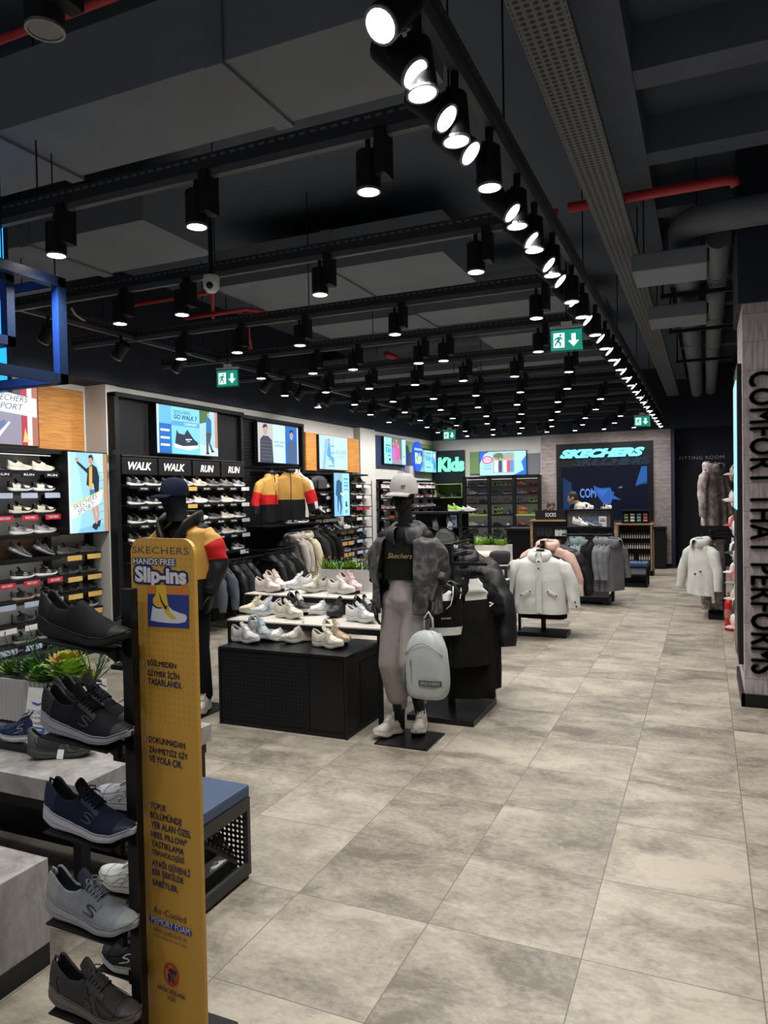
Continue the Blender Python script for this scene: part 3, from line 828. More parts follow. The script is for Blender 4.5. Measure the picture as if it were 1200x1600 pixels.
    def welt(self):
        g = G(); n = 30
        for lev, off, r in ((1.0, 1.0, 0.0022), (0.50, 1.035, 0.0016)):
            pts = []
            for i in range(2*n):
                k = i if i < n else 2*n-1-i
                u = 0.015+0.97*k/(n-1); d = -1 if i < n else 1
                z = self.zb(u)+(self.zt(u)-self.zb(u))*lev
                pts.append(Vector((u*self.L, self.cy(u)+d*self.W(u)*off, z)))
            pts.append(pts[0]); g.tube(pts, r, 5)
        return g
    def seams(self):  # seam tubes that double as the shaded gaps beside the overlays
        g = G()
        for d in (-1, 1):
            for f in (lambda u: 0.795-0.10*sin((u-0.45)/0.5*pi*3), lambda u: 0.56+0.5*abs(u-0.62)):
                g.tube([self.surf(0.45+0.46*i/14, d*f(0.45+0.46*i/14), 0.0022) for i in range(15)], 0.0011, 4)
            g.tube([self.surf(0.44+0.03*i, d*(0.52+0.11*i), 0.0022) for i in range(5)], 0.0012, 4)
            g.tube([self.low(0.13+0.02*sin(i), d, 0.99-0.09*i)+Vector((0, d*0.001, 0)) for i in range(7)], 0.0012, 4)
        g.tube([self.surf(0.80, s_, 0.0015) for s_ in [-0.9+0.15*i for i in range(13)]], 0.0012, 4)
        return g
    def tab(self):
        x = 0.004; z = lerp_tab(self.P['c'], 0.0)
        return G().tube([(x, 0, z-0.02), (x-0.008, 0, z-0.004), (x-0.006, 0, z+0.012), (x+0.006, 0, z+0.008), (x+0.010, 0, z-0.006)], 0.0035, 6)

def cmat(col, kind='knit'):
    n = '%s_%02x%02x%02x' % (kind, *[int(min(1, max(0, v))*255) for v in col])
    if kind == 'knit': return mat(n, col, 0.9, 0, 0.12, 220, 0.25, spec=0.22)
    if kind == 'mesh': return mat(n, col, 0.8, 0, 0.3, 320, 0.5, spec=0.25)
    if kind == 'leather': return mat(n, col, 0.55, 0, 0.05, 90, 0.12, spec=0.35)
    if kind == 'foam': return mat(n, col, 0.6, 0, 0.04, 120, 0.1)
    if kind == 'cloth': return mat(n, col, 0.92, 0, 0.12, 26, 0.15, spec=0.15)
    if kind == 'nylon': return mat(n, col, 0.5, 0, 0.12, 18, 0.25, spec=0.35)
    return mat(n, col, 0.6)
# a colourway: upper, caps, sole, outsole, lining, laces, logo
def shoe_thing(name, label, kind, c, loc, rz, group=None, pitch=0.0, roll=0.0, upk='knit', parts=True, L=0.29, laces=True, wave=0.0, cap=(0.86, 0.13), over=True, logo=True, tongue=True):
    s = Shoe(kind, L)
    t = thing(name, label, 'shoe', loc, 0, group)
    t.rotation_euler = Euler((roll, pitch, rz), 'XYZ')
    part('sole', s.sole(wave), [cmat(c['sole'], 'foam'), cmat(c.get('out', c['sole']), 'leather')], t, smooth=50, sub=1)
    part('welt', s.welt(), cmat(tuple(v*0.55 for v in c['sole']), 'leather'), t, smooth=True)  # darkened sole colour paints shade into the sole grooves
    if over: part('seam', s.seams(), cmat(tuple(v*0.62 for v in c['up']), 'cloth'), t, smooth=True)  # seam lines, darkened to paint in shade between the overlays
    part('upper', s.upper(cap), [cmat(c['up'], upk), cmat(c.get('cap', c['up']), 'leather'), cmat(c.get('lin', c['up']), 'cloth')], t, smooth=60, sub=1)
    if tongue: part('tongue', s.tongue(), cmat(c.get('ton', c.get('lin', c['up'])), 'cloth'), t, smooth=60)
    if laces:
        part('laces', s.laces(), cmat(c.get('lace', c['up']), 'cloth'), t, smooth=True)
        for d in (-1, 1): part('eyestay', s.eyestay(d), cmat(c.get('stay', c.get('cap', c['up'])), 'leather'), t, smooth=True)
    if over: part('overlay', s.overlay(), cmat(c.get('ov', c.get('cap', c['up'])), 'leather'), t, smooth=True)
    if logo:
        for d in (-1, 1): part('logo', s.logo(0.9, True, (d,)), cmat(c.get('logo', c['sole']), 'leather'), t, smooth=True)
    part('pull_tab', s.tab(), cmat(c.get('tab', c.get('cap', c['up'])), 'cloth'), t, smooth=True)
    return t
# far shoes: one mesh with its colours
_SB = {}
def far_mesh(kind, c, wave=0.0, small=1.0):
    key = (kind, small)
    if key not in _SB:
        s = Shoe(kind, 0.285*small, 9, 5)
        if small != 1.0:
            pass
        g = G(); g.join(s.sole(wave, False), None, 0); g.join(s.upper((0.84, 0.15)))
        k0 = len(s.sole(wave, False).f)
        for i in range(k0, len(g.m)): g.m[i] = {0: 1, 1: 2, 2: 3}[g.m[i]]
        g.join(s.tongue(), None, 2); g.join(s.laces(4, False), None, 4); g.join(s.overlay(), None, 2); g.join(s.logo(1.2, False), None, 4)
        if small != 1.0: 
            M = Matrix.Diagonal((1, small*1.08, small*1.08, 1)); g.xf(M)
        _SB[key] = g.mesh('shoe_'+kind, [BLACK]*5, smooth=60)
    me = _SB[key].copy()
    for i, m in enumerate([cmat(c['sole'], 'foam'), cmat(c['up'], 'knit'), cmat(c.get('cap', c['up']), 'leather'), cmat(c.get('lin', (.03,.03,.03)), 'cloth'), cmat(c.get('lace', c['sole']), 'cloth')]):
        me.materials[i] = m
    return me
def cw(up, sole, cap=None, lin=None, lace=None):
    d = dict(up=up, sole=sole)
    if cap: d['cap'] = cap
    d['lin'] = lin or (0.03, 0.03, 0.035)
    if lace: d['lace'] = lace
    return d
W_, B_, GY, DG, NV = (.70,.70,.69), (.018,.018,.02), (.28,.28,.29), (.085,.087,.09), (.02,.03,.075)
BG, TN, PK, RD_, BL_ = (.62,.56,.46), (.40,.29,.19), (.75,.42,.47), (.55,.05,.05), (.05,.12,.40)
OLV, BRN, LIM, ORG, PUR, CRM = (.10,.10,.07), (.13,.075,.045), (.35,.62,.08), (.80,.20,.03), (.36,.22,.45), (.68,.63,.52)
CW = {
 'white': cw(W_, W_, W_, lace=W_), 'black and white': cw(B_, W_, DG, lace=W_), 'all black': cw(B_, B_, DG), 'grey': cw(GY, W_, DG, lace=DG),
 'dark grey': cw(DG, GY, B_, lace=GY), 'navy and white': cw(NV, W_, NV, lace=W_), 'beige': cw(BG, CRM, TN, lace=CRM), 'tan': cw(TN, CRM, BRN, lace=CRM),
 'cream': cw(CRM, W_, CRM, lace=CRM), 'brown': cw(BRN, GY, B_, lace=TN), 'olive': cw(OLV, GY, B_, lace=GY), 'tan-soled black': cw(B_, TN, DG, lace=GY),
 'grey and white': cw((.45,.45,.45), W_, GY, lace=B_), 'pink': cw(PK, W_, (.8,.6,.62), lin=PK, lace=W_), 'lilac': cw(PUR, W_, PK, lin=PUR, lace=W_), 'white and pink': cw(W_, PK, PK, lin=PK, lace=PK),
 'blue': cw(BL_, W_, NV, lace=W_), 'red': cw(RD_, B_, RD_, lace=W_), 'orange': cw(ORG, ORG, (.7,.3,.1), lace=W_), 'black and lime': cw(B_, LIM, LIM, lace=LIM), 'lime': cw(LIM, W_, LIM, lace=B_),
 'white and black': cw(W_, W_, B_, lace=B_), 'cream and black': cw(CRM, CRM, B_, lace=B_), 'taupe': cw((.20,.18,.16), (.25,.23,.2), DG, lace=GY), 'orange and black': cw((.6,.22,.08), W_, B_, lace=B_)}
_FM = {}
def far_shoe(cname, kind, where, loc, rz, group, style='shoe', pitch=0.0, small=1.0):
    key = (cname, kind, small)
    if key not in _FM: _FM[key] = far_mesh(kind, CW[cname], 0.002 if kind == 'chunk' else 0, small)
    o = new('sports_shoe' if kind != 'boot' else 'ankle_boot', _FM[key], None, loc)
    o.rotation_euler = (0, pitch, rz)
    return tag(o, '%s %s, %s' % (cname, style, where), 'shoe', group)

# ================================================================== CLOTHES, FIGURES, PLANTS
def wr(p, a, f=9.0, seed=0.0):
    """cloth wrinkle: small displacement vector from noise"""
    q = Vector((p.x*f+seed, p.y*f+seed*1.7, p.z*f*0.75-seed))
    return Vector((noise.noise(q), noise.noise(q+Vector((9.1, 3, 1))), noise.noise(q+Vector((2, 7.7, 4)))*0.5))*a
def body_rings(W, L, D, flare=1.0, puff=0, seed=0.0, n=40, top=True, nz=26, fold=0.010, a0=0.0, a1=2*pi, waist=1.0):
    """torso of a garment hanging from z=0 (shoulder line) to -L; front is -y"""
    rs = []
    if top:
        prof = [(0.045, 0.070/W, 0.055), (0.015, 0.085/W, 0.06), (0.0, 0.12/W, 0.062), (-0.022, 0.28, 0.068), (-0.05, 0.40, 0.08)]
        zs = [(z, W*a, b) for z, a, b in prof]
    else: zs = []
    for i in range(nz+1):
        t = i/nz; z = -0.075-(L-0.075)*t
        rx = W*(0.49+0.02*min(1, t*4)+(flare-1)*0.5*t-(1-waist)*0.4*sin(pi*min(1, t*1.1)))
        ry = D*(0.42+0.12*min(1, t*3)+(flare-1)*0.25*t)
        zs.append((z, rx, ry))
    cl = abs(a1-a0-2*pi) < 1e-6
    for z, rx, ry in zs:
        t = min(1, max(0, -z/L)); ring = []
        for k in range(n):
            a = a0+(a1-a0)*(k/n if cl else k/(n-1))
            c, s = cos(a), sin(a)
            x = rx*math.copysign(abs(c)**0.8, c); y = ry*math.copysign(abs(s)**0.9, s)
            p = Vector((x, y, z))
            nrm = Vector((c*0.6, s, 0)).normalized()
            o = fold*t*(sin(5*a+seed+2.2*z)+0.6*sin(9*a-seed*2+z*5))
            if puff: o += 0.022*abs(sin(pi*(-z)*puff))*(0.4+t)
            ring.append(p+nrm*o+wr(p, 0.012*t+0.002, 9, seed))
        rs.append(ring)
    return rs, cl
def sleeve_rings(path, radii, seed=0.0, puff=0, n=16, m=16):
    path = [Vector(p) for p in path]; rs = []
    L = len(path)-1
    for i in range(m+1):
        t = i/m*L; k = min(int(t), L-1); f = t-k
        p = path[k].lerp(path[k+1], f); r = radii[k]+(radii[k+1]-radii[k])*f
        d = (path[k+1]-path[k]).normalized()
        if k+2 <= L and f > 0.5: d = d.lerp((path[k+2]-path[k+1]).normalized(), f-0.5).normalized()
        u = d.cross(Vector((0, 1, 0))).normalized(); v = d.cross(u)
        ring = []
        for q in range(n):
            a = 2*pi*q/n
            o = r*(1+0.05*sin(3*a+i*0.9+seed)+0.04*sin(i*1.7+2*a))
            if puff: o += 0.018*abs(sin(pi*i/m*puff))
            pt = p+(u*cos(a)+v*sin(a)*0.85)*o
            ring.append(pt+wr(pt, 0.010, 12, seed))
        rs.append(ring)
    return rs
def hood_g(s=1.0, seed=0.0):
    """hood lying open around the neck, low in front and deep behind"""
    rows = []
    for k in range(37):
        a = radians(-90+14+(360-28)*k/36); f = 0.40+0.60*((1-cos(a+pi/2))/2)
        row = []
        for r, z in ((0.070, -0.015), (0.078, 0.045*f), (0.104, 0.082*f), (0.138, 0.060*f), (0.152, 0.0), (0.146, -0.045-0.05*f), (0.118, -0.055-0.06*f)):
            back = 1+0.10*max(0, sin(a))
            p = Vector((r*cos(a)*s, r*0.82*sin(a)*s*back, z*s)); row.append(p+wr(p, 0.026, 13, seed+3))
        rows.append(row)
    return G().rings(rows, 0, False, False, closed=False)
HOOKM = mat('hanger_black', (0.015, 0.015, 0.016), 0.35)
def hanger_g(W, up=0.11):
    g = G()
    g.tube([(-W*0.46, 0, -0.06), (-W*0.25, 0, -0.015), (0, 0, 0.03), (W*0.25, 0, -0.015), (W*0.46, 0, -0.06)], [0.008, 0.011, 0.012, 0.011, 0.008], 6)
    g.tube([(0, 0, 0.03), (0, 0, up-0.03), (0.018, 0, up-0.012), (0.010, 0, up+0.006), (-0.008, 0, up+0.004), (-0.012, 0, up-0.01)], 0.003, 5)
    return g
def garment(name, label, cat, loc, rz, group, m, W=0.46, L=0.70, D=0.20, sleeves=True, hood=None, puff=0, zipm=None, seed=0.0, flare=1.0, sl=None, cuff=None, panel=None, hang=True, collar=None, fold=0.010, spread=0.13, lower=None, mid=None, sm=None, smooth_sub=1, sl_len=0.60):
    """a garment on a hanger: body, sleeves, hood or collar, zip; origin at the shoulder line"""
    t = thing(name, label, cat, loc, rz, group)
    rs, cl = body_rings(W, L, D, flare, puff, seed, fold=fold)
    g = G()
    nr = len(rs)
    def mi(i, j): return 2 if (mid and mid[0]*nr < i <= mid[1]*nr) else (1 if (lower and i > nr*lower) else 0)
    g.rings(rs, 0, False, False, mi=mi)
    b = part('body', g, [m, panel or m, sm or m], t, smooth=True, sub=smooth_sub)
    if sleeves:
        for s in (-1, 1):
            path = [(s*W*0.34, 0, -0.085), (s*(W*0.46+spread*0.2), -0.005, -0.165), (s*(W*0.5+spread*0.75), -0.02, -0.36), (s*(W*0.5+spread), -0.05, -sl_len)]
            rr = sleeve_rings(path, sl or [0.058, 0.080, 0.064, 0.050], seed+s, 6 if puff else 0)
            nS = len(rr)
            def ms(i, j): return 1 if (sm and nS*0.45 < i) and i < nS*0.72 else (2 if (sm and i >= nS*0.72) else 0)
            part('sleeve', G().rings(rr, 0, True, False, mi=ms if sm else None), [m, sm or m, panel or m], t, smooth=True, sub=smooth_sub)
            if cuff:
                e = Vector(path[-1]); d = (Vector(path[-1])-Vector(path[-2])).normalized()
                part('cuff', G().cyl(e-d*0.03, e+d*0.012, 0.054, 0.050, 14), cuff, t, smooth=40)
    if hood:
        gg = hood_g(1.0, seed)
        part('hood', gg, hood, t, smooth=True, sub=1)
    if collar:
        rr = [[Vector((0.078*cos(2*pi*k/20)*f, 0.062*sin(2*pi*k/20)*f, z)) for k in range(20)] for z, f in ((0.01, 1.12), (0.035, 1.05), (0.065, 1.0), (0.066, 0.92), (0.03, 0.9))]
        part('collar', G().rings(rr, 0, False, False), collar, t, smooth=True)
    if zipm:
        g = G()
        for i in range(len(rs)-1):
            if i < 1: continue
            k = 30
            a = rs[i][k]; c = rs[i+1][k]
            g.tube([a+Vector((0, -0.003, 0)), c+Vector((0, -0.003, 0))], 0.006, 5)
        part('zip', g, zipm, t)
    if hang: part('hanger', hanger_g(W), HOOKM, t, smooth=True)
    return t
def folded(label, cat, c, m, group=None, s=(0.30, 0.24, 0.05), rz=0.0, seed=0.0, name='folded_shirt'):
    rs = []
    n = 28
    for f, z in ((0.80, 0), (0.98, 0.15), (1.0, 0.5), (0.98, 0.85), (0.85, 0.98), (0.5, 1.0), (0.1, 1.0)):
        ring = []
        for k in range(n):
            a = 2*pi*k/n; cx, sy = cos(a), sin(a)
            p = Vector((s[0]/2*f*math.copysign(abs(cx)**0.35, cx), s[1]/2*f*math.copysign(abs(sy)**0.35, sy), s[2]*z))
            ring.append(p+wr(p, 0.012, 14, seed)*(1 if z > 0 else 0))
        rs.append(ring)
    o = single(name, label, cat, G().rings(rs), m, group, smooth=True, sub=1)
    o.location = c; o.rotation_euler = (0, 0, rz)
    return o
# ---- figures
def capsule(g, a, b, ra, rb, n=14, k=4):
    a = Vector(a); b = Vector(b); d = (b-a)
    if d.length < 1e-6: return g.ball(a, ra)
    d.normalize(); u = d.orthogonal().normalized(); v = d.cross(u); rs = []
    for i in range(1, k+1):
        t = pi/2*(1-i/k); rs.append([a-d*ra*sin(t)+(u*cos(2*pi*q/n)+v*sin(2*pi*q/n))*ra*max(0.05, cos(t)) for q in range(n)])
    for i in range(k):
        t = pi/2*i/k; rs.append([b+d*rb*sin(t)+(u*cos(2*pi*q/n)+v*sin(2*pi*q/n))*rb*max(0.05, cos(t)) for q in range(n)])
    return g.rings(rs)
def fleshed(name, g, m, parent, vox=0.006, it=6, dec=0.0):
    """one continuous surface grown over the limbs"""
    o = part(name, g, m, parent, smooth=True)
    r = o.modifiers.new('remesh', 'REMESH'); r.mode = 'VOXEL'; r.voxel_size = vox; r.use_smooth_shade = True
    s = o.modifiers.new('relax', 'SMOOTH'); s.factor = 0.5; s.iterations = it
    return o
def head_g(g, c, s=1.0, yaw=0.0, pitch=0.0):
    """skull, jaw, nose, brow, lips, ears and neck root; faces -y before turning; c = centre of the head"""
    h = G()
    h.ball((0, 0.008, 0.025), (0.074*s, 0.094*s, 0.090*s), nu=20, nv=14)
    capsule(h, (0, -0.022*s, -0.03*s), (0, -0.045*s, -0.085*s), 0.060*s, 0.034*s)
    h.ball((0, -0.062*s, -0.095*s), 0.022*s)
    for d in (-1, 1):
        h.ball((d*0.042*s, -0.052*s, -0.03*s), (0.026*s, 0.028*s, 0.028*s))
        h.ball((d*0.030*s, -0.078*s, 0.028*s), (0.024*s, 0.012*s, 0.008*s))
        h.ball((d*0.076*s, 0.010*s, -0.005*s), (0.009*s, 0.020*s, 0.032*s))
        h.ball((d*0.012*s, -0.090*s, -0.030*s), 0.010*s)
    capsule(h, (0, -0.082*s, 0.020*s), (0, -0.102*s, -0.024*s), 0.009*s, 0.014*s)
    h.ball((0, -0.086*s, -0.055*s), (0.024*s, 0.010*s, 0.007*s)); h.ball((0, -0.083*s, -0.068*s), (0.020*s, 0.010*s, 0.008*s))
    M = Matrix.Translation(Vector(c)) @ Euler((pitch, 0, yaw)).to_matrix().to_4x4()
    g.join(h, M); return M
def hand_g(g, wrist, d, palm_n, side, s=1.0, curl=0.35):
    """palm, four unequal bent fingers and a thumb from the side of the palm"""
    d = Vector(d).normalized(); n = Vector(palm_n); n = (n-d*n.dot(d)).normalized(); lat = d.cross(n)*side
    w = Vector(wrist)
    for k in range(4):
        q = (k-1.5)*0.019*s
        capsule(g, w+d*0.01*s+lat*q*0.55, w+d*0.085*s+lat*q, 0.0135*s, 0.0115*s, 10, 3)
    for k, L in enumerate((0.070, 0.080, 0.075, 0.058)):
        q = (k-1.5)*0.0205*s; p = w+d*0.088*s+lat*q; dd = d.copy()
        for j, f in enumerate((0.45, 0.32, 0.23)):
            a = curl*(0.5+0.6*j); dd = (d*cos(a)+n*sin(a)).normalized()
            e = p+dd*L*f*s; capsule(g, p, e, (0.0095-0.001*j)*s, (0.0088-0.001*j)*s, 8, 3); p = e
    p = w+d*0.025*s-lat*0.028*s; dd = (d*0.75-lat*0.6+n*0.25).normalized()
    for j, f in enumerate((0.036, 0.030, 0.024)):
        e = p+dd*f*s; capsule(g, p, e, (0.013-0.0018*j)*s, (0.0115-0.0018*j)*s, 8, 3); p = e; dd = (dd+d*0.35+n*0.1).normalized()
    return g
# ---- plants
LEAF = [mat('leaf_green', (0.07, 0.20, 0.03), 0.5, 0, 0.35, 30), mat('leaf_lime', (0.27, 0.42, 0.05), 0.5, 0, 0.3, 30), mat('leaf_dark', (0.03, 0.09, 0.03), 0.55, 0, 0.3, 30), mat('flower_red', (0.55, 0.06, 0.05), 0.5, 0, 0.3, 30), mat('flower_orange', (0.62, 0.25, 0.05), 0.5, 0, 0.3, 30)]
def blade(g, p, d, L, w, m, bend=0.3, n=4):
    p = Vector(p); d = Vector(d).normalized(); side = d.cross(Z)
    side = side.normalized() if side.length > 0.05 else X.copy()
    rs = []
    for i in range(n+1):
        t = i/n; ww = w*sin(pi*(0.12+0.88*t))**0.8*(1 if t < 1 else 0.05)
        q = p+d*L*t+Vector((d.x, d.y, 0))*bend*L*t*t-Z*bend*L*0.4*t*t
        rs.append([q-side*ww+Z*ww*0.25, q, q+side*ww+Z*ww*0.25])
    g.rings(rs, m, False, False, closed=False)
def rosette(g, c, r, m, m2=None, layers=4, n=9, up=0.5):
    for l in range(layers):
        e = 0.25+up*l/layers*1.6
        for k in range(n-l):
            a = 2*pi*k/(n-l)+l*0.5+random.uniform(-.1, .1)
            d = Vector((cos(a)*cos(e), sin(a)*cos(e), sin(e)))
            blade(g, Vector(c)+Z*0.01*l, d, r*(1-0.13*l), r*0.20, m if (m2 is None or random.random() < 0.7) else m2, -0.15)
def twigs(g, c, h, n, m, spread=0.6):
    for k in range(n):
        a = random.uniform(0, 2*pi); e = random.uniform(0.5, 1.4)
        d = Vector((cos(a)*cos(e)*spread*2, sin(a)*cos(e)*spread*2, sin(e))).normalized()
        L = h*random.uniform(.7, 1.1); p = Vector(c)
        path = [p, p+d*L*0.5+Z*0.02, p+d*L+Vector((random.uniform(-.03, .03), random.uniform(-.03, .03), 0.0))]
        g.tube(path, [0.003, 0.0025, 0.001], 5, m)
        for j in range(9):
            t = 0.25+0.75*j/8; q = path[0].lerp(path[2], t)
            aa = random.uniform(0, 2*pi)
            blade(g, q, (cos(aa)*0.7+d.x, sin(aa)*0.7+d.y, d.z+0.3), h*0.13, 0.004, m, 0.1, 2)

# ================================================================== SHOE WALLS
def peg_mat(name, base, hole, pitch=0.025, frac=0.30):
    m, nt, b = nodes_mat(name)
    tc = nt.nodes.new('ShaderNodeTexCoord'); s = nt.nodes.new('ShaderNodeSeparateXYZ'); nt.links.new(tc.outputs['Object'], s.inputs[0])
    fr = []
    for v in (math_node(nt, 'ADD', s.outputs[0], s.outputs[1]), s.outputs[2]):
        f = math_node(nt, 'SUBTRACT', math_node(nt, 'FRACT', math_node(nt, 'DIVIDE', v, pitch)), 0.5)
        fr.append(math_node(nt, 'MULTIPLY', f, f))
    d = math_node(nt, 'SQRT', math_node(nt, 'ADD', fr[0], fr[1]))
    mx = nt.nodes.new('ShaderNodeMix'); mx.data_type = 'RGBA'; nt.links.new(math_node(nt, 'LESS_THAN', d, frac), mx.inputs['Factor'])
    mx.inputs['A'].default_value = (*base, 1); mx.inputs['B'].default_value = (*hole, 1)
    nt.links.new(mx.outputs['Result'], b.inputs['Base Color']); b.inputs['Roughness'].default_value = 0.5; b.inputs['Specular IOR Level'].default_value = 0.2
    return m
PEG = peg_mat('black_pegboard', (0.010, 0.0105, 0.013), (0.001, 0.001, 0.001), 0.03, 0.24)
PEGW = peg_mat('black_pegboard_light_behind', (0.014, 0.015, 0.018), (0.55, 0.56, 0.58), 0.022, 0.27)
def slat_mat():
    m, nt, b = nodes_mat('black_slatwall')
    tc = nt.nodes.new('ShaderNodeTexCoord'); s = nt.nodes.new('ShaderNodeSeparateXYZ'); nt.links.new(tc.outputs['Object'], s.inputs[0])
    f = math_node(nt, 'FRACT', math_node(nt, 'DIVIDE', s.outputs[2], 0.05))
    mx = nt.nodes.new('ShaderNodeMix'); mx.data_type = 'RGBA'; nt.links.new(math_node(nt, 'LESS_THAN', f, 0.25), mx.inputs['Factor'])
    mx.inputs['A'].default_value = (0.010, 0.0105, 0.013, 1); mx.inputs['B'].default_value = (0.0015, 0.0015, 0.0015, 1)
    nt.links.new(mx.outputs['Result'], b.inputs['Base Color']); b.inputs['Roughness'].default_value = 0.5; b.inputs['Specular IOR Level'].default_value = 0.2
    bp = nt.nodes.new('ShaderNodeBump'); bp.inputs['Strength'].default_value = 0.8; bp.inputs['Distance'].default_value = 0.01
    nt.links.new(f, bp.inputs['Height']); nt.links.new(bp.outputs[0], b.inputs['Normal'])
    return m
SLAT = slat_mat()
def wood_mat(name, c1, c2, sc=22.0, axis=2):
    m, nt, b = nodes_mat(name)
    tc = nt.nodes.new('ShaderNodeTexCoord'); mp = nt.nodes.new('ShaderNodeMapping')
    mp.inputs['Scale'].default_value = [(8, 1, 1), (1, 8, 1), (0.6, 0.6, 9)][axis]
    nt.links.new(tc.outputs['Object'], mp.inputs[0])
    n = nt.nodes.new('ShaderNodeTexNoise'); n.inputs['Scale'].default_value = sc/4; n.inputs['Detail'].default_value = 4; n.inputs['Distortion'].default_value = 0.6
    nt.links.new(mp.outputs[0], n.inputs['Vector'])
    r = nt.nodes.new('ShaderNodeValToRGB'); r.color_ramp.elements[0].position = 0.35; r.color_ramp.elements[0].color = (*c1, 1); r.color_ramp.elements[1].position = 0.65; r.color_ramp.elements[1].color = (*c2, 1)
    nt.links.new(n.outputs['Fac'], r.inputs[0]); nt.links.new(r.outputs[0], b.inputs['Base Color']); b.inputs['Roughness'].default_value = 0.55
    return m
ORANGE = wood_mat('orange_wave_panel', (0.42, 0.165, 0.03), (0.62, 0.28, 0.06), 26)
OAK = wood_mat('oak_edge', (0.28, 0.15, 0.07), (0.42, 0.25, 0.12), 14)
LITG = mat('lit_shelf_back', (0.50, 0.50, 0.49), 0.7, 0, 0.04, 5)
WAVE = mat('kids_wave_back', (0.66, 0.66, 0.67), 0.6, 0, 0.05, 12)
T_RED = mat('tag_red', (0.55, 0.03, 0.06), 0.4, 0, 0.03, 20); T_GOLD = mat('tag_gold', (0.66, 0.44, 0.13), 0.4, 0, 0.03, 20)
T_BLUE = mat('tag_pale_blue', (0.45, 0.52, 0.68), 0.4, 0, 0.03, 20); T_WHITE = mat('tag_white', (0.75, 0.75, 0.75), 0.4, 0, 0.03, 20); T_BLACK = mat('tag_black', (0.012, 0.012, 0.013), 0.35, 0, 0.1, 20)
T_BROWN = mat('tag_kraft', (0.50, 0.33, 0.16), 0.5, 0, 0.05, 20)
INKW = mat('ink_white', (0.8, 0.8, 0.8), 0.5, 0, 0.02, 20); INKB = mat('ink_black', (0.01, 0.01, 0.012), 0.5, 0, 0.1, 20)
LIME = mat('lime_edge', (0.30, 0.48, 0.12), 0.45, 0, 0.05, 20)
TAGS = dict(r=(T_RED, INKW, 'red'), g=(T_GOLD, None, 'golden'), b=(T_BLUE, None, 'pale blue'), w=(T_WHITE, None, 'white'), k=(T_BLACK, INKW, 'black'), o=(T_BROWN, None, 'kraft brown'))
LEDM = mat('shelf_light_strip', (1.0, 0.97, 0.92), emit=4.0)
LEDS = mat('soft_light_strip', (1.0, 0.97, 0.92), emit=1.3)
def price_tag(parent, x, y, z, kind, w=0.20, h=0.055, txt=None):
    m, ink, nm = TAGS[kind]
    g = G().box((x, y, z), (0.004, w, h), 0)
    ms = [m]
    if ink and txt:
        t = text_fit(txt, w*0.62, h*0.42, bold=0.02).xf(frame_mat((x+0.0025, y-w*0.30, z-h*0.18), Y, Z)); g.join(t, None, 1); ms.append(ink)
    part('price_tag', g, ms, parent, label='%s price tag' % nm)

# ---- sport wall unit by the entrance
t = thing('shelf_unit', 'lit shoe wall unit with black posts at the entrance end of the long wall', 'shelf unit', (-6.65, 5.6, 0))
U = Matrix.Translation((-6.65, 5.6, 0)).inverted()
def upart(t, name, g, m, **k):
    M = Matrix.Translation(t.location).inverted(); g.xf(M); return part(name, g, m, t, **k)
upart(t, 'back_panel', G().bb((-6.65, 4.4, 0.1), (-6.63, 6.44, 2.25)), LITG)
upart(t, 'top_rail', G().bb((-6.65, 4.4, 2.23), (-6.40, 5.86, 2.27)), BLACK)
for y in (5.80, 6.39): upart(t, 'post', G().bb((-6.63, y-0.025, 0), (-6.55, y+0.025, 2.25 if y < 6 else 1.35)), BLACK)
upart(t, 'plinth', G().bb((-6.65, 4.4, 0), (-6.32, 6.44, 0.14)), BLACK)
rowsA = [2.045, 1.83, 1.60, 1.38, 1.13, 0.92, 0.70, 0.46, 0.25]
tagsA = ['k', 'b', 'r', None, None, 'r', 'b', 'w', 'b']
colsA = ['cream', 'white and black', 'cream and black', 'grey and white', 'all black', 'black and white', 'tan-soled black', 'all black', 'dark grey']
for z in rowsA: upart(t, 'shelf', G().bb((-6.63, 4.4, z-0.022), (-6.425, 5.83, z)).bb((-6.432, 4.4, z-0.040), (-6.425, 5.83, z-0.020)), BLACK)
for z in rowsA+[2.235]: upart(t, 'light_strip', G().bb((-6.47, 4.5, z-0.028), (-6.45, 5.76, z-0.023)), LEDM if z < 1.7 else LEDS)
for r, z in enumerate(rowsA):
    for c, y in enumerate((4.98, 5.28, 5.575)):
        if tagsA[r]:
            m = Vector((0,0,0)); k = tagsA[r]
            price_tag(t, -6.42+6.65, y+0.17-5.6, z-0.045, k, txt='SKECHERS' if k == 'r' else ('RUN' if k == 'k' else None))
        if r == 4: continue
        if c == 0: continue
        far_shoe(colsA[r], 'run', '%s of two on entrance unit shelf %s from the top' % (['', 'first', 'second'][c], ['one','two','three','four','five','six','seven','eight','nine'][r]), (-6.52, y, z), pi/2, 'shoes on the entrance wall unit', 'running shoe')
upart(t, 'wood_box', G().bb((-6.63, 4.9, 1.13), (-6.61, 5.78, 1.36)), wood_mat('dark_walnut', (0.07, 0.035, 0.02), (0.14, 0.07, 0.04), 18))
for c, y in enumerate((5.26, 5.56)):
    far_shoe('dark grey', 'run', '%s tilted shoe by the walnut back' % nth(c), (-6.52, y, 1.225), pi/2, 'tilted shoes on the entrance unit', 'trainer', pitch=radians(24))
rowsR = [1.13, 0.895, 0.70, 0.50]
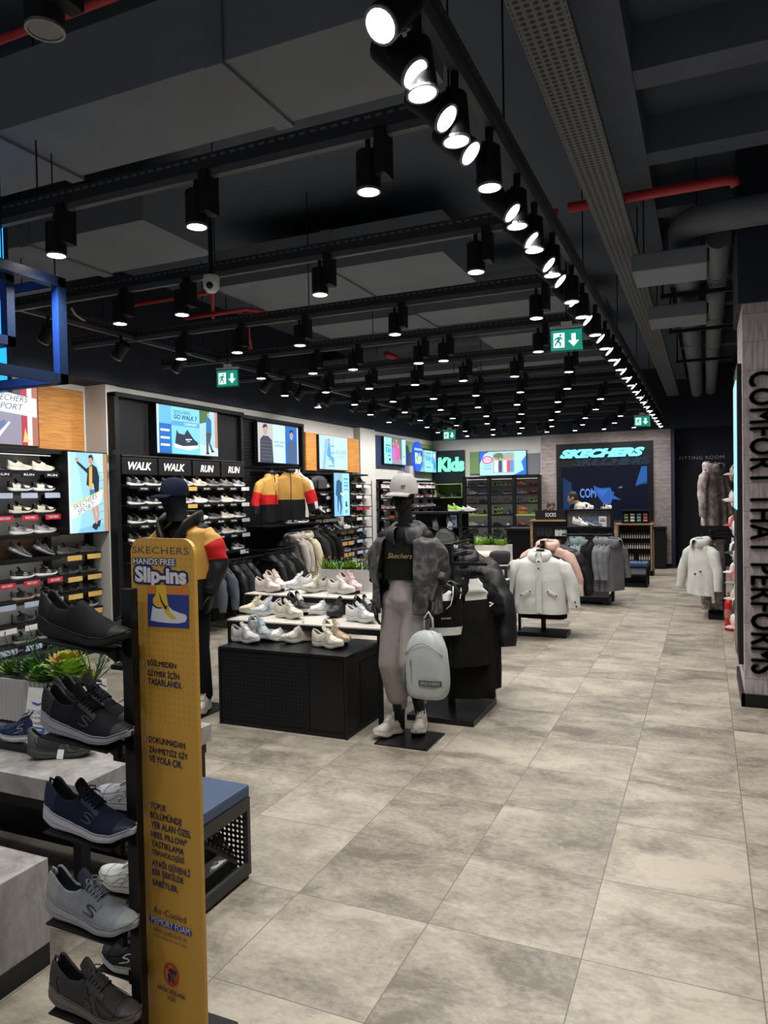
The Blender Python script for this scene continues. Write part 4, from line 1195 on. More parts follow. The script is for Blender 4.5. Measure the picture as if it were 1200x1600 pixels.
for r, z in enumerate(rowsR):
    upart(t, 'shelf', G().bb((-6.63, 5.84, z-0.022), (-6.425, 6.42, z)), BLACK)
    for c, y in enumerate((5.87, 6.15)):
        price_tag(t, -6.42+6.65, y+0.15-5.6, z-0.045, 'g')
        far_shoe(['taupe', 'all black', 'all black', 'black and white'][r], 'run', '%s over a golden tag, row %s below the tall poster' % (nth(c), nth(r)), (-6.52, y, z), pi/2, 'shoes below the tall poster', 'walking shoe')

def lightbox(name, label, cat, o, ux, w, h, pic, depth=0.05, frame=BLACK, group=None):
    """a shallow case with a picture face; o = lower left corner of the face"""
    o = Vector(o); ux = Vector(ux); n = ux.cross(Z)
    t = thing(name, label, cat, o, 0, group)
    e = 0.012
    g = G().prism([-ux*e-Z*e, ux*(w+e)-Z*e, ux*(w+e)+Z*(h+e), -ux*e+Z*(h+e)], -n*depth)
    g.xf(Matrix.Translation(-n*0.002))
    part('case', g, frame, t)
    pic.put('picture', Vector((0, 0, 0)), ux, Z, t)
    return t
# orange wave panel and posters over the entrance unit
single('wave_board', 'orange wave-grained panel over the entrance shoe unit', 'panel', G().bb((-6.65, 4.4, 2.30), (-6.62, 6.40, 2.99)), ORANGE)
GL = glow
P = Pic(1.5, 0.63)
P.r(0, 0, 1, 1, GL((0.42, 0.30, 0.28), .8)).p([(0, 0), (0.86, 0), (0.86, 0.62), (0, 0.62)], GL((0.30, 0.28, 0.36), .8)).r(0.86, 0, 0.91, 1, GL((0.45, 0.06, 0.09), .8)).r(0.91, 0, 0.95, 1, GL((0.70, 0.66, 0.66), .9)).r(0.95, 0, 1, 1, GL((0.42, 0.18, 0.13), .8))
P.r(0, 0.8, 0.86, 1, GL((0.10, 0.09, 0.12), .8))
P.p([(0.25, 0.95), (0.99, 0.80), (0.99, 0.50), (0.25, 0.64)], GL((0.78, 0.83, 0.92), 1)).p([(0.25, 0.63), (0.99, 0.50), (0.99, 0.48), (0.25, 0.61)], GL((0.5, 0.55, 0.65), 1))
P.t('SKECHERS', 0.62, 0.72, 0.30, 0.10, GL((0.02, 0.03, 0.08), 1), shear=0.3).t('SPORT', 0.66, 0.58, 0.22, 0.10, GL((0.02, 0.03, 0.08), 1), shear=0.3)
P.p([(0.50, 0.25), (0.60, 0.27), (0.72, 0.40), (0.74, 0.34), (0.64, 0.12), (0.50, 0.10)], GL((0.13, 0.17, 0.34), .9)).p([(0.64, 0.10), (0.76, 0.38), (0.77, 0.36), (0.67, 0.08)], GL((0.75, 0.78, 0.85), 1)).p([(0.4, 0.3), (0.52, 0.3), (0.56, 0.2), (0.45, 0.15)], GL((0.55, 0.3, 0.25), .9)).p([(0.87, 0.05), (0.89, 0.3), (0.91, 0.12), (0.94, 0.06)], GL((0.8, 0.45, 0.15), 1))
lightbox('advert_poster', 'lit sport poster of a foot in a grey shoe on the orange panel', 'poster', (-6.60, 4.24, 2.32), Y, 1.5, 0.63, P, 0.03)
P = Pic(0.56, 0.89)
P.r(0, 0, 1, 1, GL((0.26, 0.52, 0.66), .95)).p([(0, 0), (0.25, 0), (0.35, 0.45), (0.2, 1), (0, 1)], GL((0.36, 0.62, 0.74), .95)).p([(0.25, 0.05), (0.95, 0.12), (0.95, 0), (0.2, 0)], GL((0.18, 0.42, 0.57), .95))
P.p([(0.6, 1), (0.95, 0.6), (1, 0.62), (1, 1)], GL((0.42, 0.66, 0.78), .95))
for q in range(7): P.p([(0.72, 0.14+0.1*q), (0.94, 0.16+0.1*q), (0.94, 0.17+0.1*q), (0.72, 0.15+0.1*q)], GL((0.15, 0.38, 0.55), .9))
P.r(0.89, 0, 1, 1, GL((0.40, 0.24, 0.13), .9)).r(0, 0, 0.05, 1, GL((0.6, 0.66, 0.7), .9))
SK = GL((0.50, 0.28, 0.21), .9); DK = GL((0.02, 0.025, 0.035), 1)
P.p([(0.52, 0.42), (0.60, 0.20), (0.66, 0.08), (0.71, 0.10), (0.66, 0.25), (0.62, 0.42)], SK).p([(0.60, 0.42), (0.70, 0.22), (0.63, 0.10), (0.69, 0.08), (0.77, 0.22), (0.72, 0.42)], SK)
P.p([(0.52, 0.54), (0.74, 0.54), (0.74, 0.36), (0.53, 0.38)], GL((0.05, 0.16, 0.38), 1)).p([(0.56, 0.06), (0.66, 0.02), (0.72, 0.05), (0.66, 0.12), (0.58, 0.1)], DK).p([(0.66, 0.07), (0.76, 0.06), (0.8, 0.15), (0.72, 0.14)], DK)
P.p([(0.22, 0.90), (0.26, 0.88), (0.45, 0.80), (0.60, 0.86), (0.72, 0.82), (0.78, 0.70), (0.76, 0.52), (0.66, 0.50), (0.62, 0.62), (0.50, 0.58), (0.44, 0.60), (0.47, 0.74), (0.30, 0.82), (0.2, 0.87)], DK)
P.p([(0.52, 0.82), (0.60, 0.84), (0.59, 0.54), (0.50, 0.54)], GL((0.58, 0.33, 0.08), 1)).e(0.57, 0.91, 0.065, 0.06, SK).p([(0.50, 0.93), (0.52, 0.97), (0.60, 0.98), (0.64, 0.93), (0.62, 0.90), (0.60, 0.94), (0.53, 0.94)], DK).e(0.21, 0.91, 0.04, 0.03, SK)
P.p([(0.02, 0.34), (0.86, 0.54), (0.84, 0.44), (0.78, 0.36), (0.02, 0.17)], GL((0.72, 0.80, 0.83), 1)).p([(0.02, 0.34), (0.86, 0.54), (0.86, 0.52), (0.02, 0.32)], GL((0.7, 0.62, 0.15), 1))
def slant(P, s, x, y, w, h, ang, m, **k):
    g = text_fit(s, w*P.w, h*P.h, **k); P.k += 1
    P.g.join(g, Matrix.Translation((x*P.w, y*P.h, 0.0004*P.k)) @ Matrix.Rotation(ang, 4, 'Z'), P.mi(m)); return P
slant(P, 'SKECHERS', 0.10, 0.285, 0.66, 0.062, 0.36, DK, shear=0.3); slant(P, 'SPORT', 0.20, 0.225, 0.48, 0.062, 0.36, DK, shear=0.3)
lightbox('advert_poster', 'tall lit sport poster of a waving man in a dark jacket', 'poster', (-6.33, 5.88, 1.365), Y, 0.56, 0.89, P, 0.28)

# ---- black walk and run unit
t = thing('shelf_unit', 'black pegboard shoe unit under the WALK and RUN signs', 'shelf unit', (-6.3, 7.8, 0))
upart(t, 'back_panel', G().bb((-6.35, 6.52, 0), (-6.31, 9.03, 2.90)), PEG)
upart(t, 'post', G().bb((-6.35, 6.47, 0), (-6.22, 6.54, 2.95)), BLACK)
upart(t, 'post', G().bb((-6.35, 9.00, 0), (-6.24, 9.06, 2.93)), BLACK)
upart(t, 'top_rail', G().bb((-6.35, 6.47, 2.92), (-6.20, 9.03, 2.97)), BLACK)
upart(t, 'light_strip', G().bb((-6.31, 6.55, 2.235), (-6.20, 9.0, 2.25)), CHROME)
upart(t, 'clamp', G().box((-6.24, 6.45, 2.27), (0.04, 0.05, 0.06)).box((-6.24, 6.45, 2.1), (0.04, 0.05, 0.05)), BLACK)
rowsB = [1.885, 1.66, 1.435, 1.22]
for z in rowsB+[0.98]: upart(t, 'shelf', G().bb((-6.31, 6.56, z-0.018), (-6.11, 9.0, z)).bb((-6.117, 6.56, z-0.034), (-6.11, 9.0, z-0.016)), BLACK)
for z in rowsB[2:]: upart(t, 'light_strip', G().bb((-6.16, 6.6, z-0.024), (-6.145, 8.95, z-0.019)), LEDS)
colsB = [['black and white']*4, ['black and white']*4, ['dark grey', 'dark grey', 'grey', 'grey'], ['grey and white']*4, ['beige', 'white', 'white', 'white'], ['dark grey']*4, ['taupe', 'cream', 'cream', 'cream'], ['grey', 'grey', 'grey', 'grey']]
tagB = ['k', 'k', 'g', 'g', 'k', 'k', 'k', 'w']
for r, z in enumerate(rowsB):
    for c in range(8):
        y = 6.62+0.298*c
        price_tag(t, -6.105+6.3, y+0.17-7.8, z-0.036, tagB[c], w=0.19, h=0.052, txt='RUN' if c > 3 else 'SKECHERS')
        far_shoe(colsB[c][r], 'run', '%s along row %s under the %s signs' % (nth(c), ['one','two','three','four'][r], 'WALK' if c < 4 else 'RUN'), (-6.20, y, z), pi/2, 'shoes under the WALK and RUN signs', 'running shoe' if c > 3 else 'walking shoe')
far_shoe('dark grey', 'run', 'tilted on the lowest RUN shelf beside the rail of jackets', (-6.20, 8.30, 1.07), pi/2, None, 'running shoe', pitch=radians(30))
far_shoe('grey', 'run', 'single on the lowest RUN shelf above the jackets', (-6.20, 8.65, 0.98), pi/2, None, 'running shoe')
price_tag(t, -6.105+6.3, 8.82-7.8, 0.945, 'w')
for i, (y0, y1, s) in enumerate(((6.55, 7.14, 'WALK'), (7.17, 7.79, 'WALK'), (7.83, 8.41, 'RUN'), (8.45, 9.01, 'RUN'))):
    lab = ['black WALK sign nearest the entrance pilaster', 'black WALK sign next to the first RUN sign', 'black RUN sign next to the WALK signs', 'black RUN sign beside the hanging colour block jackets'][i]
    s_ = thing('category_sign', lab, 'sign', (-6.2, y0, 2.02), 0, 'category signs over the shoe wall')
    part('board', G().bb((-0.06, 0, 0), (0, y1-y0, 0.2)), T_BLACK, s_, bevel=0.006)
    part('frame', G().bb((-0.065, -0.008, -0.008), (-0.03, y1-y0+0.008, 0.208)), BLACK, s_)
    text_on(s, (0.002, 0.09+(0.06 if s == 'RUN' else 0), 0.055), Y, Z, 0.40 if s == 'WALK' else 0.29, 0.095, INKW, s_, bold=0.035, shear=0.25)
# screen: blue shoe advert
P = Pic(1.22, 0.60)
BLK_ = GL((0.006, 0.012, 0.03), 1)
P.r(0, 0, 1, 1, GL((0.18, 0.52, 0.78), 1)).r(0, 0, 0.22, 1, GL((0.02, 0.13, 0.42), 1)).r(0, 0.62, 0.22, 1, GL((0.12, 0.38, 0.72), 1)).r(0.0, 0, 0.03, 1, GL((0.5, 0.75, 0.9), 1)).r(0.22, 0.60, 0.68, 0.70, GL((0.09, 0.30, 0.56), 1))
P.t('SKECHERS', 0.255, 0.86, 0.27, 0.07, BLK_).t('GO WALK 7', 0.26, 0.74, 0.38, 0.10, BLK_, bold=0.02, shear=0.1)
P.t('COMFORT', 0.42, 0.625, 0.22, 0.05, GL((0.8, 0.9, 0.95), 1))
for y in (0.46, 0.30, 0.15): P.r(0.05, y, 0.19, y+0.045, GL((0.62, 0.74, 0.86), 1))
P.p([(0.27, 0.22), (0.30, 0.52), (0.33, 0.44), (0.42, 0.42), (0.47, 0.54), (0.58, 0.34), (0.65, 0.27), (0.64, 0.2), (0.4, 0.16)], GL((0.03, 0.04, 0.06), 1)).p([(0.25, 0.22), (0.40, 0.17), (0.65, 0.21), (0.65, 0.15), (0.5, 0.09), (0.27, 0.13)], GL((0.75, 0.85, 0.90), 1)).p([(0.44,0.33),(0.54,0.34),(0.55,0.32),(0.47,0.31),(0.52,0.28),(0.44,0.26),(0.5,0.29),(0.44,0.31)], GL((0.6, 0.7, 0.75), 1))
P.r(0.68, 0, 1, 1, GL((0.30, 0.52, 0.66), 1)).p([(0.68, 0.7), (0.8, 0.75), (0.86, 1), (0.68, 1)], GL((0.06, 0.14, 0.05), 1)).r(0.95, 0, 1, 1, GL((0.42, 0.22, 0.16), 1)).p([(0.68, 0), (1, 0), (1, 0.18), (0.68, 0.25)], GL((0.45, 0.62, 0.74), 1))
P.p([(0.79, 0.52), (0.80, 0.84), (0.84, 0.88), (0.89, 0.80), (0.89, 0.50)], GL((0.03, 0.14, 0.36), 1)).p([(0.79, 0.52), (0.89, 0.52), (0.86, 0.30), (0.92, 0.10), (0.88, 0.10), (0.83, 0.30), (0.83, 0.06), (0.79, 0.06)], GL((0.06, 0.07, 0.08), 1)).e(0.835, 0.92, 0.02, 0.05, GL((0.4, 0.24, 0.18), 1)).p([(0.78, 0.03), (0.84, 0.03), (0.84, 0.07), (0.79, 0.08)], DK).p([(0.88, 0.07), (0.94, 0.1), (0.92, 0.13), (0.88, 0.12)], DK)
lightbox('screen', 'wide lit blue screen with a dark walking shoe over the WALK signs', 'screen', (-6.19, 7.14, 2.30), Y, 1.22, 0.60, P, 0.10)
# second bay: slat wall
t = thing('slat_bay', 'black slatted wall bay holding the front-hung jackets', 'wall bay', (-6.3, 9.9, 0))
upart(t, 'back_panel', G().bb((-6.35, 9.03, 0), (-6.31, 10.82, 2.90)), SLAT)
upart(t, 'post', G().bb((-6.35, 10.78, 0), (-6.24, 10.84, 2.93)), BLACK)
upart(t, 'top_rail', G().bb((-6.35, 9.03, 2.90), (-6.24, 10.84, 2.95)), BLACK)
upart(t, 'shelf', G().bb((-6.31, 9.3, 2.10), (-6.0, 10.8, 2.12)), BLACK)
upart(t, 'shelf', G().bb((-6.31, 9.1, 1.27), (-5.95, 10.8, 1.29)), BLACK)
upart(t, 'arm', G().bb((-6.31, 9.10, 2.15), (-5.45, 9.13, 2.18)).bb((-6.31, 9.85, 2.15), (-5.75, 9.88, 2.18)), BLACK)
P = Pic(1.19, 0.60)
P.r(0, 0, 1, 1, GL((0.40, 0.62, 0.76), 1)).r(0, 0, 0.36, 1, GL((0.42, 0.40, 0.40), 1)).r(0.66, 0, 1, 1, GL((0.02, 0.12, 0.42), 1)).r(0.36, 0, 0.66, 1, GL((0.45, 0.70, 0.82), 1)).r(0.97, 0, 1, 1, GL((0.5, 0.7, 0.85), 1))
P.p([(0.04, 0), (0.05, 0.58), (0.12, 0.68), (0.24, 0.68), (0.33, 0.58), (0.36, 0)], GL((0.045, 0.05, 0.07), 1)).e(0.17, 0.82, 0.05, 0.12, GL((0.42, 0.27, 0.21), 1)).p([(0.11, 0.86), (0.13, 0.97), (0.21, 0.98), (0.24, 0.86), (0.2, 0.92)], DK)
for q in range(6): P.r(0.06, 0.08+0.09*q, 0.34, 0.09+0.09*q, GL((0.12, 0.14, 0.18), 1))
P.p([(0.70, 0), (0.71, 0.52), (0.78, 0.62), (0.88, 0.62), (0.95, 0.5), (0.96, 0)], GL((0.06, 0.10, 0.20), 1)).e(0.82, 0.76, 0.045, 0.12, GL((0.35, 0.27, 0.26), 1)).p([(0.77, 0.8), (0.79, 0.91), (0.86, 0.91), (0.88, 0.8), (0.83, 0.86)], DK)
P.t('SKECHERS', 0.38, 0.52, 0.26, 0.06, BLK_).t('APPAREL', 0.39, 0.42, 0.24, 0.06, BLK_)
lightbox('screen', 'lit apparel screen with two men in padded jackets', 'screen', (-6.19, 9.36, 2.26), Y, 1.19, 0.61, P, 0.06)
# ---- orange unit
single('wave_board', 'orange wave-grained panel over the bag shelf', 'panel', G().bb((-6.36, 10.86, 2.17), (-6.22, 12.94, 2.82)), ORANGE)
P = Pic(1.09, 0.60)
P.r(0, 0, 1, 1, GL((0.42, 0.66, 0.80), 1)).r(0, 0, 0.53, 1, GL((0.38, 0.55, 0.66), 1)).p([(0.1, 0), (0.2, 0.9), (0.3, 0.9), (0.18, 0)], GL((0.22, 0.42, 0.6), 1)).p([(0.26, 0.5), (0.3, 0.8), (0.36, 0.78), (0.40, 0.4), (0.5, 0.35), (0.48, 0.1), (0.4, 0.3), (0.26, 0.4)], GL((0.08, 0.28, 0.55), 1)).e(0.33, 0.86, 0.035, 0.07, SK)
for q in range(4): P.r(0.3, 0.08+0.2*q, 0.52, 0.12+0.2*q, GL((0.16, 0.36, 0.52), 1))
P.t('SKECHERS', 0.57, 0.48, 0.38, 0.12, GL((0.10, 0.22, 0.34), 1)).t('CASUAL', 0.60, 0.36, 0.3, 0.07, GL((0.12, 0.26, 0.38), 1))
lightbox('screen', 'lit pale blue screen on the orange panel over the bag shelf', 'screen', (-6.17, 11.24, 2.20), Y, 1.09, 0.59, P, 0.05)
t = thing('shelf_unit', 'black framed casual shoe unit under the orange panel', 'shelf unit', (-6.3, 11.9, 0))
upart(t, 'back_panel', G().bb((-6.36, 10.86, 0.1), (-6.33, 12.98, 2.12)), LITG)
for y in (10.88, 11.86, 12.46): upart(t, 'post', G().bb((-6.33, y-0.02, 0), (-6.26, y+0.02, 2.12)), BLACK)
upart(t, 'top_rail', G().bb((-6.36, 10.86, 2.10), (-6.05, 12.98, 2.13)), BLACK)
rowsC = [1.94, 1.73, 1.51, 1.315, 1.10, 0.885, 0.67, 0.44]
colC = ['tan', 'brown', 'brown', 'orange and black', 'black and white', 'brown', 'dark grey', 'white']
colD = ['tan-soled black', 'dark grey', 'white and black', 'olive', 'brown', 'all black', 'brown', 'black and white']
tC = ['w', 'w', 'r', 'w', 'b', 'b', 'b', 'b']
for r, z in enumerate(rowsC):
    upart(t, 'shelf', G().bb((-6.33, 12.47, z-0.018), (-6.11, 13.25, z)), BLACK)
    for c, y in enumerate((12.52, 12.86)):
        price_tag(t, -6.105+6.3, y+0.15-11.9, z-0.04, tC[r], w=0.24)
        far_shoe((colC, colD)[c][r], 'run', '%s of the pair column by the far pilaster, row %s' % (nth(c), ['one','two','three','four','five','six','seven','eight'][r]), (-6.21, y, z), pi/2, 'casual shoes by the far pilaster', 'casual shoe')
rowsL = [1.94, 1.73, 1.51, 1.33]
for r, z in enumerate(rowsL):
    y0 = 11.3 if r < 2 else 10.9
    upart(t, 'shelf', G().bb((-6.33, y0, z-0.018), (-6.11, 11.86, z)), BLACK)
    ys = (11.32, 11.60) if r < 2 else ((11.32, 11.60) if r == 2 else (10.92, 11.18, 11.42, 11.64))
    for c, y in enumerate(ys):
        price_tag(t, -6.105+6.3, y+0.13-11.9, z-0.04, ['w', 'b', 'w', 'w'][r], w=0.22)
        far_shoe([['tan', 'brown'], ['tan', 'black and white'], ['brown', 'taupe'], ['beige', 'beige', 'grey', 'tan']][r][c], 'run', '%s along casual row %s beside the bag shelf' % (nth(c), ['one','two','three','four'][r]), (-6.21, y, z), pi/2, 'casual shoes beside the bag shelf', 'casual shoe')
upart(t, 'bag_shelf', G().bb((-6.33, 10.72, 1.78), (-5.95, 11.30, 1.80)), BLACK)
upart(t, 'tilted_shelf', G().bb((-6.33, 10.75, 1.375), (-5.98, 11.4, 1.395)), BLACK)
far_shoe('white and black', 'run', 'tilted on the shelf under the black bag', (-6.12, 11.02, 1.52), pi/2, None, 'trainer', pitch=radians(26))
upart(t, 'wood_box', G().bb((-6.33, 10.9, 1.10), (-6.31, 11.84, 1.30)), MATS['dark_walnut'])
upart(t, 'shelf', G().bb((-6.33, 10.88, 1.08), (-6.02, 12.46, 1.10)), BLACK)
for c, y in enumerate((11.0, 11.35, 11.7)):
    far_shoe('black and white' if c else 'tan', 'run', '%s tilted shoe in the walnut backed row' % nth(c), (-6.16, y, 1.18), pi/2, 'tilted casual shoes before the walnut back', 'sneaker', pitch=radians(22))
for r, z in enumerate((1.10, 0.885, 0.67, 0.44)):
    upart(t, 'shelf', G().bb((-6.33, 11.6, z-0.018), (-6.11, 12.46, z)), BLACK)
    for c, y in enumerate((11.62, 11.88, 12.16)):
        if r == 0 and c == 0: continue
        price_tag(t, -6.105+6.3, y+0.13-11.9, z-0.05, 'o' if c else 'w', w=0.24, h=0.07)
        far_shoe([['black and white', 'all black', 'white'], ['tan', 'navy and white', 'grey and white'], ['white', 'all black', 'grey and white'], ['white', 'dark grey', 'black and white']][r][c], 'run', '%s on casual row %s under the tall fashion strip' % (nth(c), ['five','six','seven','eight'][r]), (-6.21, y, z), pi/2, 'casual shoes under the fashion strip', 'sneaker')
P = Pic(0.60, 0.77)
P.r(0, 0, 1, 1, GL((0.22, 0.50, 0.68), 1)).r(0, 0, 0.55, 1, GL((0.18, 0.42, 0.62), 1)).r(0.55, 0, 1, 1, GL((0.28, 0.58, 0.76), 1)).r(0.6, 0.54, 0.95, 0.56, GL((0.6, 0.8, 0.9), 1))
P.p([(0.1, 0.5), (0.15, 0.8), (0.3, 0.86), (0.5, 0.78), (0.5, 0.5), (0.45, 0.4), (0.5, 0.2), (0.4, 0.04), (0.34, 0.05), (0.4, 0.2), (0.3, 0.4), (0.25, 0.1), (0.2, 0.1), (0.2, 0.45)], GL((0.03, 0.09, 0.18), 1)).e(0.34, 0.9, 0.06, 0.06, SK).p([(0.4, 0.55), (0.62, 0.5), (0.6, 0.46), (0.4, 0.5)], GL((0.6, 0.65, 0.7), 1))
for q, (y, h) in enumerate(((0.84, .05), (0.76, .03), (0.68, .05), (0.60, .03))): P.r(0.64, y, 0.92, y+h, GL((0.10, 0.30, 0.46), 1))
P.p([(0.72, 0.25), (0.73, 0.33), (0.83, 0.33), (0.82, 0.27), (0.9, 0.22), (0.72, 0.21)], GL((0.03, 0.06, 0.1), 1)).r(0.7, 0.06, 0.86, 0.14, GL((0.12, 0.3, 0.45), 1))
lightbox('advert_poster', 'tall lit blue fashion strip between the casual shoes', 'poster', (-6.00, 11.44, 1.36), Y, 0.60, 0.74, P, 0.05)
# black holdall on its shelf
bg = thing('holdall_bag', 'black quilted holdall bag on the shelf beside the casual shoes', 'bag', (-6.13, 10.74, 1.80))
rs = []
for i in range(11):
    t_ = i/10; y = 0.54*t_; s = (sin(pi*(0.08+0.84*t_)))**0.35
    rs.append([Vector((0.13*s*math.copysign(abs(cos(a))**0.7, cos(a)), y, 0.145+0.145*s*math.copysign(abs(sin(a))**0.7, sin(a))))+wr(Vector((a, y*3, s)), 0.014, 5) for a in [2*pi*k/20 for k in range(20)]])
part('body', G().rings(rs), cmat((.03,.032,.034), 'nylon'), bg, smooth=True, sub=1)
part('handle', G().tube([(0.06, 0.15, 0.28), (0.08, 0.17, 0.36), (0.08, 0.36, 0.36), (0.06, 0.38, 0.28)], 0.010, 6), BLACK, bg, smooth=True)
part('pocket', G().box((0.135, 0.27, 0.13), (0.02, 0.30, 0.16)), cmat((.05,.053,.055), 'nylon'), bg, bevel=0.008)
b2 = thing('backpack', 'small black backpack between the holdall and the front-hung jackets', 'bag', (-6.14, 10.42, 2.12-0.32))
b2.location.z = 1.80
rs = [[Vector((0.09*f*cos(a), 0.12*f*sin(a), z)) for a in [2*pi*k/16 for k in range(16)]] for z, f in ((0, .8), (.03, 1), (.2, 1), (.27, .8), (.30, .3))]
part('body', G().rings(rs), cmat((.025,.027,.03), 'nylon'), b2, smooth=True)
part('pocket', G().box((0.09, 0, 0.1), (0.03, 0.14, 0.12)), cmat((.04,.042,.045), 'nylon'), b2, bevel=0.01)
part('handle', G().tube([(0, -0.03, 0.29), (0, -0.02, 0.34), (0, 0.02, 0.34), (0, 0.03, 0.29)], 0.006, 6), BLACK, b2)
single('shelf_ledge', 'short black ledge carrying the small backpack', 'ledge', G().bb((-6.31, 10.25, 1.78), (-6.0, 10.70, 1.80)), BLACK)

# ---- kids corner, long side
t = thing('shelf_unit', 'black framed kids shoe unit on the long wall', 'shelf unit', (-6.2, 15.2, 0))
for i in range(7): upart(t, 'post', G().bb((-6.32, 13.5+0.583*i-0.02, 0), (-6.22, 13.5+0.583*i+0.02, 2.02)), BLACK)
upart(t, 'top_rail', G().bb((-6.32, 13.73, 2.02), (-6.1, 17.0, 2.05)), BLACK)
rowsK = [1.86, 1.65, 1.43, 1.22, 0.98, 0.72]
for z in rowsK: upart(t, 'shelf', G().bb((-6.32, 13.73, z-0.03), (-5.98, 17.02, z)).bb((-5.987, 13.73, z-0.046), (-5.98, 17.02, z-0.028)), BLACK)
for z in rowsK[:4]+[2.02]: upart(t, 'light_strip', G().bb((-6.10, 13.8, z-0.036), (-6.08, 16.9, z-0.031)), LEDS)
for r, z in enumerate(rowsK[:4]):
    for i in range(6): upart(t, 'wave_panel', G().bb((-6.318, max(13.74, 13.53+0.583*i), z+0.005), (-6.308, 14.06+0.583*i, z+0.17)), WAVE)
kc = ['pink', 'white and pink', 'lilac', 'pink', 'grey and white', 'lilac', 'white and pink', 'red', 'white', 'pink', 'lilac', 'pink']
for r, z in enumerate(rowsK[:5]):
    for c in range(11):
        y = 13.78+0.29*c
        if r == 4 and c > 5: continue
        col = kc[(c*5+r*3) % 12] if not (r >= 3 and c < 2) else ['blue', 'orange'][c]
        far_shoe(col, 'run', '%s along kids row %s on the long wall' % (nth(c), ['one','two','three','four','five'][r]), (-6.13, y, z), pi/2-0.25, 'kids shoes on the long wall', 'child shoe', small=0.78)
single('colour_board', 'navy panel behind the kids family screen', 'panel', G().bb((-6.32, 13.76, 2.33), (-6.24, 15.35, 2.97)), NAVY)
P = Pic(1.2, 0.56)
P.r(0, 0, 1, 1, GL((0.25, 0.60, 0.78), 1)).r(0.34, 0, 0.82, 1, GL((0.12, 0.15, 0.11), 1)).r(0.34, 0, 0.82, 0.2, GL((0.25, 0.24, 0.24), 1)).r(0.82, 0, 1, 1, GL((0.36, 0.68, 0.84), 1))
PKK = GL((0.75, 0.08, 0.30), 1); VI = GL((0.33, 0.17, 0.55), 1)
P.p([(0.48, 0.12), (0.46, 0.55), (0.5, 0.82), (0.6, 0.85), (0.68, 0.6), (0.72, 0.12), (0.66, 0.12), (0.6, 0.4), (0.54, 0.12)], PKK).e(0.56, 0.91, 0.04, 0.07, SK)
P.p([(0.37, 0.12), (0.36, 0.55), (0.42, 0.72), (0.48, 0.55), (0.46, 0.12), (0.42, 0.12), (0.41, 0.35), (0.40, 0.12)], VI).e(0.42, 0.78, 0.035, 0.07, SK).e(0.65, 0.7, 0.035, 0.07, SK)
P.t('Kids', 0.08, 0.42, 0.22, 0.22, GL((0.02, 0.25, 0.45), 1), bold=0.04).r(0.06, 0.68, 0.3, 0.71, BLK_).r(0.16, 0.3, 0.28, 0.33, BLK_).r(0.2, 0.12, 0.28, 0.2, BLK_).r(0.88, 0.3, 0.94, 0.34, BLK_)
lightbox('screen', 'lit kids screen with children in pink and violet outfits', 'screen', (-6.18, 14.08, 2.39), Y, 1.2, 0.56, P, 0.05)
single('colour_board', 'green panel behind the round kids sign', 'panel', G().bb((-6.32, 15.4, 2.62), (-6.28, 17.35, 2.95)), mat('kids_green', (0.18, 0.30, 0.12), 0.6, 0, 0.05, 8))
ks = thing('kids_sign', 'oval royal blue Kids sign standing out from the wall', 'sign', (-5.98, 15.55, 2.58))
part('disc', G().prism([Vector((0, 0.28*cos(a), 0.34*sin(a))) for a in [2*pi*k/32 for k in range(32)]], (-0.05, 0, 0)), glow((0.015, 0.07, 0.55), .9), ks)
part('band', G().bb((0.001, -0.25, 0.14), (0.003, 0.25, 0.19)), glow((0.3, 0.5, 0.85), .8), ks)
text_on('Kids', (0.004, -0.21, -0.17), Y, Z, 0.42, 0.26, glow((0.45, 0.85, 0.35), 1), ks, bold=0.06, shear=-0.1)
part('bracket', G().bb((-0.34, -0.04, -0.2), (-0.05, 0.04, 0.1)), WHITE, ks)
P = Pic(1.15, 0.52)
P.r(0, 0, 1, 1, GL((0.24, 0.56, 0.72), 1)).r(0, 0, 0.3, 1, GL((0.20, 0.30, 0.34), 1)).r(0.76, 0, 1, 1, GL((0.16, 0.34, 0.52), 1)).e(0.12, 0.7, 0.06, 0.14, GL((0.4, 0.42, 0.4), 1)).e(0.2, 0.3, 0.08, 0.16, GL((0.10, 0.22, 0.45), 1)).e(0.9, 0.3, 0.07, 0.2, GL((0.03, 0.14, 0.5), 1)).e(0.88, 0.8, 0.05, 0.12, GL((0.7, 0.65, 0.6), 1)).t('Kids', 0.36, 0.52, 0.3, 0.26, GL((0.02, 0.22, 0.5), 1), bold=0.04).t('Kids', 0.7, 0.4, 0.2, 0.3, GL((0.02, 0.16, 0.5), 1), bold=0.04).r(0.4, 0.2, 0.64, 0.24, BLK_).r(0.36, 0.86, 0.66, 0.89, BLK_)
lightbox('screen', 'lit kids lightbox between the oval sign and the dark Kids niche', 'screen', (-6.16, 16.1, 2.26), Y, 1.15, 0.55, P, 0.06)

# ---- kids corner, end wall
t = thing('kids_niche', 'dark navy kids niche in the far corner with glowing Kids letters', 'wall bay', (-5.8, 17.38, 0))
upart(t, 'panel', G().bb((-6.30, 17.34, 0), (-5.45, 17.38, 2.80)), mat('niche_navy', (0.006, 0.009, 0.018), 0.5, 0, 0.1, 8))
kl = text_on('Kids', (-0.33, -0.075, 2.27), X, Z, 0.68, 0.36, glow((0.16, 0.85, 0.42), 1.15), t, name='kids_letters', bold=0.05, shear=0.05, extrude=0.02)
sb = thing('display_box', 'lime green framed display box under the glowing Kids letters', 'display box', (-5.80, 17.2, 1.62))
part('frame', G().bb((-0.36, -0.12, 0), (0.36, 0.14, 0.02)).bb((-0.36, -0.12, 0.33), (0.36, 0.14, 0.35)).bb((-0.36, -0.12, 0.02), (-0.34, 0.14, 0.33)).bb((0.34, -0.12, 0.02), (0.36, 0.14, 0.33)), LIME, sb)
